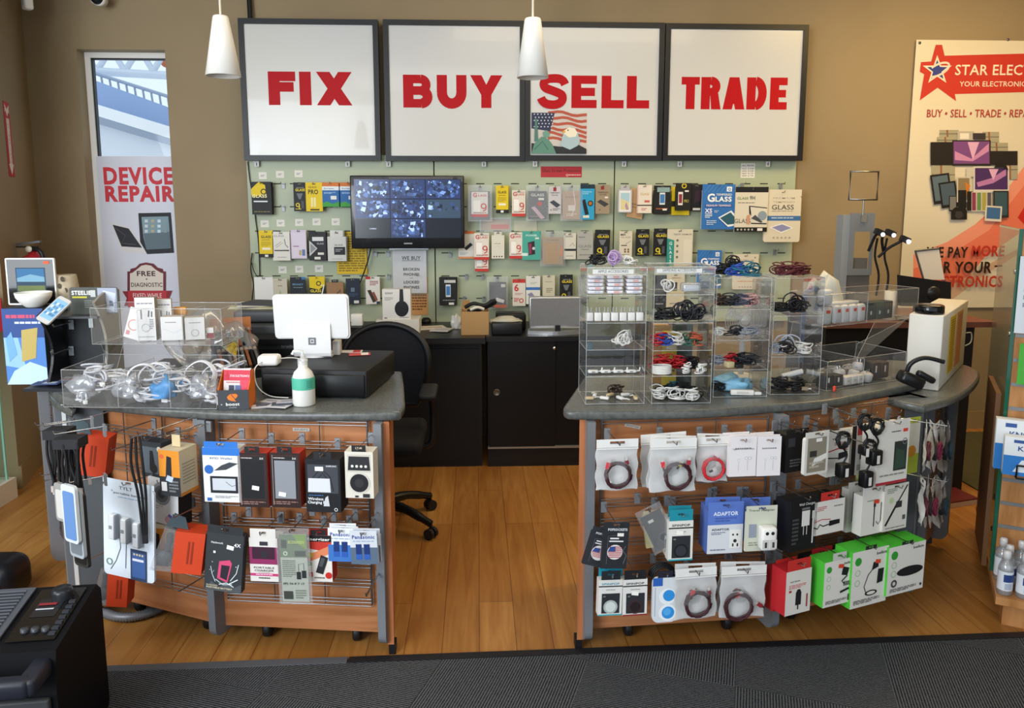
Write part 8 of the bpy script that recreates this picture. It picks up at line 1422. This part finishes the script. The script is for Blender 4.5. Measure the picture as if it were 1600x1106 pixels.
def bannerR():
    Y = 5.292; b = MB(); d = PXD(Y, b); RB = '#bf3326'; a, c = atY(1432, 62, Y), atY(1427, 481, Y); x1 = a.x + 1.05
    b.bx((a.x, Y, c.z), (x1, Y + .002, a.z), noisy('banner_vinyl', ['#d6cdb6', '#ddd4bf'], (1, 1, 1), .35)); ex = 1740
    d.poly([(1600, 270), (1640, 200), (ex, 150), (ex, 330), (1600, 360), (1540, 400), (1470, 484), (1427, 481), (1427, 400), (1500, 370), (1560, 320)], '#e0765a')
    d.poly([(1427, 398), (1480, 378), (1540, 340), (1600, 260), (1600, 290), (1545, 360), (1480, 400), (1427, 420)], '#e8937a'); d.poly([(1590, 340), (1640, 260), (ex, 200), (ex, 420), (1600, 350)], '#c9281c'); d.poly([(1427, 481), (1470, 481), (1545, 425), (1600, 392), (1600, 384), (1540, 415)], '#c9a58a')
    d.poly([(1462, 70), (1472, 70), (1476, 87), (ex, 80), (ex, 140), (1492, 147), (1494, 158), (1465, 137), (1437, 157), (1444, 116), (1437, 112), (1439, 97), (1455, 96)], RB)
    st = [(1464.5 + r * math.sin(2 * pi * i / 10), 110 - r * math.cos(2 * pi * i / 10)) for i, r in enumerate([24, 9.5] * 5)]; d.poly(st, '#e6dcc8'); st = [(1464.5 + r * math.sin(2 * pi * i / 10), 110 - r * math.cos(2 * pi * i / 10)) for i, r in enumerate([16.5, 7] * 5)]; d.poly(st, '#333f8a')
    el = [(1466 + 19 * math.cos(q) * .88 - 9 * math.sin(q) * .4, 109 - 19 * math.cos(q) * .45 - 9 * math.sin(q) * .8) for q in [-2.6 + 4.6 * i / 20 for i in range(21)]]; d.line(el, .014, '#ded3c4')
    d.txt('STAR ELECTRONICS', 1492, 1690, 117, '#e6dcc8', .012, 101); d.txt('YOUR ELECTRONICS. OUR PRICE', 1499, 1672, 135, '#e6dcc8', .008, 127)
    d.txt('BUY • SELL • TRADE • REPAIR', 1448, 1618, 183, '#a5392b', .014, 171)
    def dev(x, y, w, h, body, scr=None, tilt=0, m=.1):
        R = lambda u, v: (x + u * math.cos(tilt) - v * math.sin(tilt), y + u * math.sin(tilt) + v * math.cos(tilt)); d.poly([R(0, 0), R(w, 0), R(w, h), R(0, h)], body)
        if scr: k = m * min(w, h); d.poly([R(k, k), R(w - k, k), R(w - k, h - k * 1.6), R(k, h - k * 1.6)], scr)
    for x, y, w, h in ((1468, 203, 30, 12), (1464, 214, 32, 10), (1535, 206, 26, 16), (1545, 223, 30, 14), (1456, 258, 36, 30), (1570, 250, 20, 30)):
        dev(x, y, w, h, '#a59f88'); d.line([(x + w * .4, y), (x + w * .42, y + h)], .012, '#8d5a3a'); d.line([(x, y + h * .5), (x + w, y + h * .5)], .006, '#6d6a58')
    dev(1496, 205, 26, 14, '#b5b0a2'); dev(1500, 208, 14, 9, '#e2ddd0'); dev(1520, 208, 20, 10, '#3a3338'); dev(1454, 222, 36, 36, '#211d1b'); dev(1488, 219, 60, 40, '#2a2422', '#7a4a86', 0, .05); d.poly([(1492, 236), (1518, 248), (1545, 224), (1545, 236), (1520, 252), (1492, 250)], '#c98ab8'); d.poly([(1512, 222), (1520, 250), (1530, 222)], '#d9a9cc'); dev(1548, 236, 42, 22, '#241f1d')
    dev(1521, 260, 56, 40, '#d5cfc5', '#4a2f62', 0, .06); d.poly([(1526, 285), (1550, 278), (1572, 264), (1572, 274), (1552, 286), (1528, 292)], '#b57ab0'); d.poly([(1545, 264), (1552, 282), (1560, 264)], '#d9a9cc'); dev(1510, 262, 12, 14, '#c9c3b5'); dev(1453, 274, 30, 46, '#22201f', '#5a6d78', -.14); dev(1466, 286, 27, 40, '#1c1b1b', '#4a5a68', -.14)
    dev(1495, 276, 22, 40, '#c9c2b5', '#8a7a5a'); d.poly([(1508, 284), (1516, 290), (1510, 306)], '#c97a2a'); dev(1483, 306, 12, 24, '#17171a', '#777'); dev(1497, 297, 13, 28, '#1b1a1a'); dev(1511, 299, 9, 30, '#1d1c1c')
    for i in range(4): dev(1518 + i * 8, 300, 7.5, 30, '#d8d2c6', ['#8a3a55', '#6a8a55', '#a5a04a', '#5a5560'][i])
    dev(1552, 298, 24, 42, '#2a2b2e', '#3a5560'); dev(1540, 321, 26, 24, '#d6d0c4', '#3f6a9a', .06); d.poly([(1486, 330), (1492, 324), (1508, 324), (1511, 330), (1511, 343), (1486, 343)], '#1b1918'); d.poly([(1494, 330), (1503, 330), (1505, 338), (1498, 342), (1492, 338)], '#3a3634'); d.poly([(1553, 262), (1560, 252), (1570, 253), (1576, 266), (1568, 262), (1560, 262)], '#1f1b1b')
    d.txt('WE PAY', 1447, 1512, 402, '#2a1b18', .03, 386); d.txt('MORE', 1518, 1569, 400, '#b53426', .03, 384); d.txt('FOR YOUR', 1447, 1549, 426, '#2a1b18', .03, 409); d.line([(1554, 416), (1566, 415)], .012, '#2a1b18'); d.txt('ELECTRONICS', 1440, 1566, 448, '#b53426', .03, 431)
    for x, y in ((1437, 67), (1575, 62)): b.lathe([(0, -.004), (.01, -.002), (.01, 0)], tuple(atY(x, y, Y)), DSTEEL, 10, 'y')
    b.obj('wall_banner', label='tall shop banner with a red star logo on the right back wall', cat='banner')
bannerR()
def bannerL():
    Y = 5.40; b = MB(); d = PXD(Y, b); a, c = atY(150, 244, Y), atY(190, 640, Y); x1 = atY(274, 300, Y).x
    q0, q1 = a.x, x1 + .06; b.bx((q0, Y, c.z), (min(q1, wx1 - .004), Y + .003, a.z), see('backlit_vinyl', dens=.93, gloss=.05, rough=.3, col='#d9dbe6')); r_ = '#c8303c'
    d.txt('DEVICE', 162.5, 271, 287, r_, .042, 262); d.txt('REPAIR', 165, 274, 314, r_, .042, 291)
    d.poly([(172, 347), (203, 355), (229, 392), (228, 396), (196, 394), (190, 390)], '#d6d3d2'); d.poly([(176, 351), (201, 357), (222, 387), (190, 385)], '#26262c'); d.line([(180, 356), (196, 368), (190, 380), (212, 382)], .004, '#55565e'); d.poly([(216, 333), (267, 332), (272, 395), (230, 397), (219, 378)], '#1f2127'); d.poly([(221, 339), (263, 338), (267, 388), (229, 390), (224, 370)], '#7f9aa5'); d.poly([(224, 365), (265, 362), (267, 388), (229, 390)], '#5d6f78')
    for i in range(12): x, y = 226 + (i % 4) * 10, 343 + (i // 4) * 8; d.rect(x, y, x + 5, y + 4.5, ['#c9d2d0', '#b5a890', '#c9dde6', '#8a9a9a'][i % 4])
    d.poly([(199, 455), (199, 424), (203, 424), (204, 420), (212, 418), (218, 412), (228, 410), (240, 412), (246, 418), (254, 420), (255, 424), (259, 424), (259, 455)], '#6b2430'); d.poly([(203, 455), (203, 427), (207, 426), (215, 420), (221, 415), (228, 413.5), (236, 415), (243, 421), (251, 426), (255, 427), (255, 455)], '#d9cfc2')
    d.txt('FREE', 214, 243, 431, '#4a1f26', .03, 423.5); d.txt('DIAGNOSTIC', 205, 254, 448, '#4a1f26', .014, 441.5); d.rect(228, 435, 230, 437, '#4a1f26'); d.poly([(191, 455), (269, 454), (265, 464), (268, 476), (194, 478), (198, 466)], '#8d2530'); d.rect(200, 454, 260, 480, '#b5303a'); d.txt('FIXED WHILE', 208, 253, 465, '#ead5d2', .006, 458); d.txt('YOU WAIT', 212, 250, 476, '#ead5d2', .006, 469)
    b.obj('window_banner', label='white DEVICE REPAIR banner standing in the narrow window', cat='banner')
bannerL()
# ------------------------------------------------------------------ slat wall unit at the right edge
zB = .125; f0 = atz(1556, 932, zB); g0 = atz(1536, 838, zB); dv = (g0 - f0).normalized(); nv = V((dv.y, -dv.x, 0)); Ls = 1.05; Wu = .75
t = thing('slat_wall_stand', 'wooden slat wall stand with a glass side at the right edge', 'stand', tuple(f0 + dv * .5 + nv * .35)); X = Mx(((nv.x, dv.x, 0, f0.x), (nv.y, dv.y, 0, f0.y), (0, 0, 1, 0), (0, 0, 0, 1))); HW = noisy('honey_wood_laminate', ['#a5703f', '#b98350', '#c08a58'], (30, 4, 4), .4, 4)
def slat():
    b = MB(); b.X = X; b.bx((0, 0, zB - .03), (Wu, Ls, zB), HW); b.bx((.03, .04, 0), (Wu, Ls - .04, zB - .03), HW); b.obj('base', t)
    sb = .25; zt = 1.52; xs = .012; b = MB(); b.X = X; b.bx((xs, sb, zB), (Wu, sb + .025, zt), HW); b.obj('slat_panel', t); b = MB(); b.X = X; z = zB + .09
    while z < zt: b.bx((xs + .002, sb - .004, z), (Wu, sb + .0, z + .014), C('#8d8f90', .35, .5)); z += .098
    b.obj('groove_strip', t); b = MB(); b.X = X; b.bx((-.03, sb + .03, zB), (-.012, sb + .4, .86), C('#6d4a2c', .5)); b.obj('side_board', t)
    b = MB(); b.X = X; b.quad([(xs - .01, sb, zB), (xs - .01, Ls, zB), (xs - .01, Ls, zt), (xs - .01, sb, zt)], see('side_glass', '#dcefe6', .04, .0, .25)); b.obj('glass_side', t)
    b = MB(); b.X = X; b.bx((xs - .016, sb - .006, zB), (xs - .002, sb + .004, zt), GREENEDGE); b.bx((xs - .014, sb, zt - .008), (xs - .004, Ls, zt), GREENEDGE); b.obj('glass_edge', t)
    for z in (1.35, 1.1, .42, .28): b = MB(); b.X = X; b.lathe([(0, -.006), (.01, -.006), (.01, .012), (0, .012)], (xs - .01, sb + .06, z), CHROME, 10, 'x'); b.obj('glass_clip', t)
    zs = .575; b = MB(); b.X = X
    for y in (sb - .02, sb - .16): b.tube([(.04, y, zs), (Wu, y, zs)], .004, BLK, 5)
    b.tube([(.04, sb - .16, zs + .05), (Wu, sb - .16, zs + .05)], .004, BLK, 5)
    for k in range(8): x = .04 + k * .09; b.tube([(x, sb, zs), (x, sb - .16, zs), (x, sb - .16, zs + .05)], .003, BLK, 5)
    b.obj('wire_shelf', t); return sb, zs
sb, zs = slat()
KN = [('r', 0, 0, 1, .52, '#2a78c2'), ('p', [(.22, .1), (.4, .42), (.62, .44), (.8, .28), (.7, .1)], '#dfe6ec'), ('t', 'KN95', .55, .66, .12, '#2a4a8a', .5, .015), ('r', .2, .86, .45, .94, '#3a5a9a')]
for i, (x, y, z, lb) in enumerate(((.045, sb - .055, zs + .005, 'back left one'), (.07, sb - .12, zs + .005, 'front left one'), (.21, sb - .055, zs + .005, 'back right one'), (.235, sb - .12, zs + .005, 'front right one'))):
    h = .20 if i % 2 == 0 else .15; ubx(X, x, y, z, (.15, .05, h), C('#dfe3e6', .5), 'mask_box', 'white and blue KN95 mask box on the wire shelf, ' + lb, 'box', KN, r=.002)
SAN = see('clear_gel_bottle', dens=.22, gloss=.25, col='#eef2f6')
bo = None; k = 0
for r in range(3):
    for c in range(4):
        x, y = .03 + c * .062 + (r % 2) * .015, .045 + r * .066; lab = 'clear sanitizer bottle on the wooden base, %s in the %s row' % (ordn[c], ('front', 'middle', 'back')[r])
        P = X @ V((x, y, zB + .001))
        if bo is None:
            bo = thing('sanitizer_bottle', lab, 'bottle', tuple(P), group='sanitizer bottles on the slat stand')
            MB().lathe([(0, 0), (.024, 0), (.026, .004), (.026, .105), (.02, .125), (.012, .132), (.012, .138), (0, .138)], (0, 0, 0), SAN, 18).obj('bottle_body', bo, local=True)
            MB().lathe([(0, .138), (.014, .138), (.014, .165), (.011, .172), (0, .172)], (0, 0, 0), see('frosted_cap', dens=.55, gloss=.2), 16).obj('cap', bo, local=True)
            b = MB(); b.lathe([(.0266, .02), (.0266, .095)], (0, 0, 0), C('#dfe3ea', .5), 18); b.lathe([(.027, .055), (.027, .085)], (0, 0, 0), C('#26417a', .5), 18, a0=-2.4, a1=-.7); b.lathe([(.0271, .025), (.0271, .05)], (0, 0, 0), C('#aeb8c8', .5), 6, a0=-2.2, a1=-1.2); b.obj('label', bo, local=True)
        else: dup(bo, P, label=lab)
for i, (y0, y1, x0, c, lb) in enumerate(((400, 520, 1584, '#d3d8de', 'tall white leaflet on the slat wall stand'), (536, 600, 1588, '#4aa83a', 'green leaflet in the wire pocket of the slat wall stand'))):
    P = X @ V((0, sb - .03, 0)); pn = -dv; a = onpl(x0, y0, P, pn); c2 = onpl(x0, y1, P, pn); h = a.z - c2.z; b = MB(); b.bx((0, -.001, 0), (.2, .001, h), c); b.draw([('L', .1, .3, .9, .8, 5, '#8a93a0'), ('r', .1, .85, .9, .95, '#7a9ac0' if i == 0 else '#2a7a2a')], 0, 0, .2, h, -.0014); o = b.obj('leaflet', local=True, label=lb, cat='leaflet'); o.matrix_world = Mx.Translation(c2) @ Mx(((nv.x, dv.x, 0, 0), (nv.y, dv.y, 0, 0), (0, 0, 1, 0), (0, 0, 0, 1)))
q = [atz(x, y, .035) for x, y in ((1470, 762), (1492, 761), (1529, 778), (1470, 787))]
MB().prism([(v.x, v.y) for v in q], .001, .028, '#c2b5a2', 'z').prism([(v.x, v.y) for v in q], .028, .035, '#5d1a20', 'z').obj('red_board', label='flat dark red board lying on the floor behind the right counter', cat='board')
# ------------------------------------------------------------------ front left: party speakers, showcase, hose
def partyspeaker():
    kb = atz(172, 1103, 0); zt = atY(157, 905, kb.y).z; D2 = V((-.62, -.55)); D2.normalize(); fr = atz(84, 1012, zt * .93); e = V((fr.x - kb.x, fr.y - kb.y)); dp = e.length; e.normalize(); n = V((e.y, -e.x)); n = n if n.x < 0 else -n; W = .44
    t = thing('party_speaker', 'large black party speaker with a grey top grille at the lower left', 'speaker', (kb.x, kb.y, 0)); X = Mx(((n.x, e.x, 0, kb.x), (n.y, e.y, 0, kb.y), (0, 0, 1, 0), (0, 0, 0, 1)))    # x: leftwards, y: to the front
    PB = C('#0b0c0f', .6, spec=.15); b = MB(); b.X = X; pr = [(0.02, 0), (dp, 0), (dp + .005, zt * .62), (dp - .01, zt * .90), (.03, zt), (0, zt - .03), (0, .02)]
    b.prism(pr, 0, W, PB, 'x'); b.obj('cabinet', t); s = (zt * .90 - zt) / (dp - .04); zz = lambda y: zt + s * (y - .03) + .002
    b = MB(); b.X = X; q = lambda x, y, o=0: (x, y, zz(y) + o)
    b.add([q(.17, .04), q(W - .02, .04), q(W - .02, dp - .06), q(.17, dp - .06), q(.17, .04, .006), q(W - .02, .04, .006), q(W - .02, dp - .06, .006), q(.17, dp - .06, .006)], [(4, 5, 6, 7), (0, 1, 5, 4), (1, 2, 6, 5), (2, 3, 7, 6), (3, 0, 4, 7)], C('#4a4d54', .45)); b.obj('grille_frame', t)
    b = MB(); b.X = X
    for k in range(26): y = .06 + k * (dp - .14) / 26; b.box((.17 + (W - .19) / 2, y, zz(y) + .008), (W - .23, (dp - .14) / 60, .004), '#2a2c32' if k % 2 else '#5d6067')
    b.obj('top_grille', t)
    b = MB(); b.X = X; b.add([q(.02, .05, .003), q(.15, .05, .003), q(.15, dp - .05, .003), q(.02, dp - .05, .003)], [(0, 1, 2, 3)], C('#0b0b0e', .15, coat=.5)); b.add([q(.06, dp * .3, .004), q(.13, dp * .3, .004), q(.13, dp * .55, .004), q(.06, dp * .55, .004)], [(0, 1, 2, 3)], C('#1c1e24', .1, coat=.5)); b.obj('control_panel', t)
    b = MB(); b.X = X; b.lathe([(0, .03), (.026, .03), (.03, .02), (.03, 0)], (.075, .09, zz(.09)), C('#202226', .3), 18)
    for k in range(7): y = dp * (.36 + k * .07); b.box((.035, y, zz(y) + .005), (.018, .012, .006), '#2d3036')
    for k in range(3): b.lathe([(0, .012), (.011, .012), (.012, 0)], (.06 + .028 * k, dp * .72, zz(dp * .72)), C('#33363c', .35), 10)
    b.box((.10, dp * .38, zz(dp * .38) + .006), (.05, .012, .001), '#8a2a2e'); b.box((.10, dp * .45, zz(dp * .45) + .006), (.05, .006, .001), '#b9bcc4'); b.obj('knobs', t)
    b = MB(); b.X = X; HB = C('#20222b', .4)
    for x in (.035, W - .035): b.rbox((x, dp + .04, zt * .80), (.05, .12, .05), HB, .012, 2)
    b.rbox((W / 2, dp + .085, zt * .80), (W - .05, .045, .055), HB, .014, 2); b.obj('handle', t)
    b = MB(); b.X = X; b.rbox((W / 2, dp + .012, zt * .33), (W - .03, .022, zt * .56), C('#333436', .5), .006, 2); b.obj('front_grille', t)
    b = MB(); b.X = X; b.lathe([(.0, .02), (.05, .018), (.09, .012), (.1, .014)], (W * .5, dp, zt * .3), C('#17181b', .4), 20, 'y'); b.obj('driver', t)
partyspeaker()
P = atz(0, 925, 0); t = thing('round_speaker', 'rounded black speaker at the left edge behind the large one', 'speaker', (P.x - .02, P.y, 0)); zq = .16; a = atz(20, 893, .14)
MB().rbox((a.x - .16, a.y + .05, .09), (.34, .2, .178), C('#101218', .4), .06, 4).obj('cabinet', t); MB().lathe([(0, -.004), (.04, -.006), (.055, 0), (.055, .004)], (a.x - .08, a.y - .052, .09), C('#22252c', .4), 18, 'y').obj('driver', t)
b = MB(); pts = smoothpath([atz(x, y, .02) for x, y in ((120, 945), (160, 956), (180, 963), (205, 964), (228, 959), (246, 952), (275, 938))], 12); b.tube(pts, [.020 if i % 2 else .0135 for i in range(len(pts))], C('#7d7f84', .4, .3), 10); b.obj('corrugated_hose', label='grey corrugated hose lying on the floor under the left counter', cat='hose')
t = thing('glass_showcase', 'glass showcase with a cream base at the left edge', 'showcase', (-2.95, 3.7, 0)); MB().bx((-3.35, 3.1, 0), (-2.575, 4.24, .115), C('#d8cfc2', .5)).obj('base', t)
gx = -2.60; gz = 1.12; b = MB(); b.quad([(gx, 3.12, .115), (gx, 4.2, .115), (gx, 4.2, gz), (gx, 3.12, gz)], see('showcase_glass', '#e3f2ec', .03, .12)); b.quad([(-3.34, 4.2, .115), (gx, 4.2, .115), (gx, 4.2, gz), (-3.34, 4.2, gz)], see('showcase_glass')); b.obj('glass_side', t)
MB().bx((gx - .005, 4.192, .115), (gx + .005, 4.204, gz), C('#8fc2b0', .2, coat=.4)).obj('glass_edge', t); MB().bx((-3.34, 3.12, gz), (gx + .01, 4.21, gz + .02), C('#cfd6d2', .3)).obj('top', t)
a, c = atY(-30, 466, 4.196), atY(7, 518, 4.196); MB().bx((a.x, 4.19, c.z), (c.x, 4.1965, a.z), '#a8202a').obj('red_card', label='red card on the glass showcase at the far left edge', cat='card')
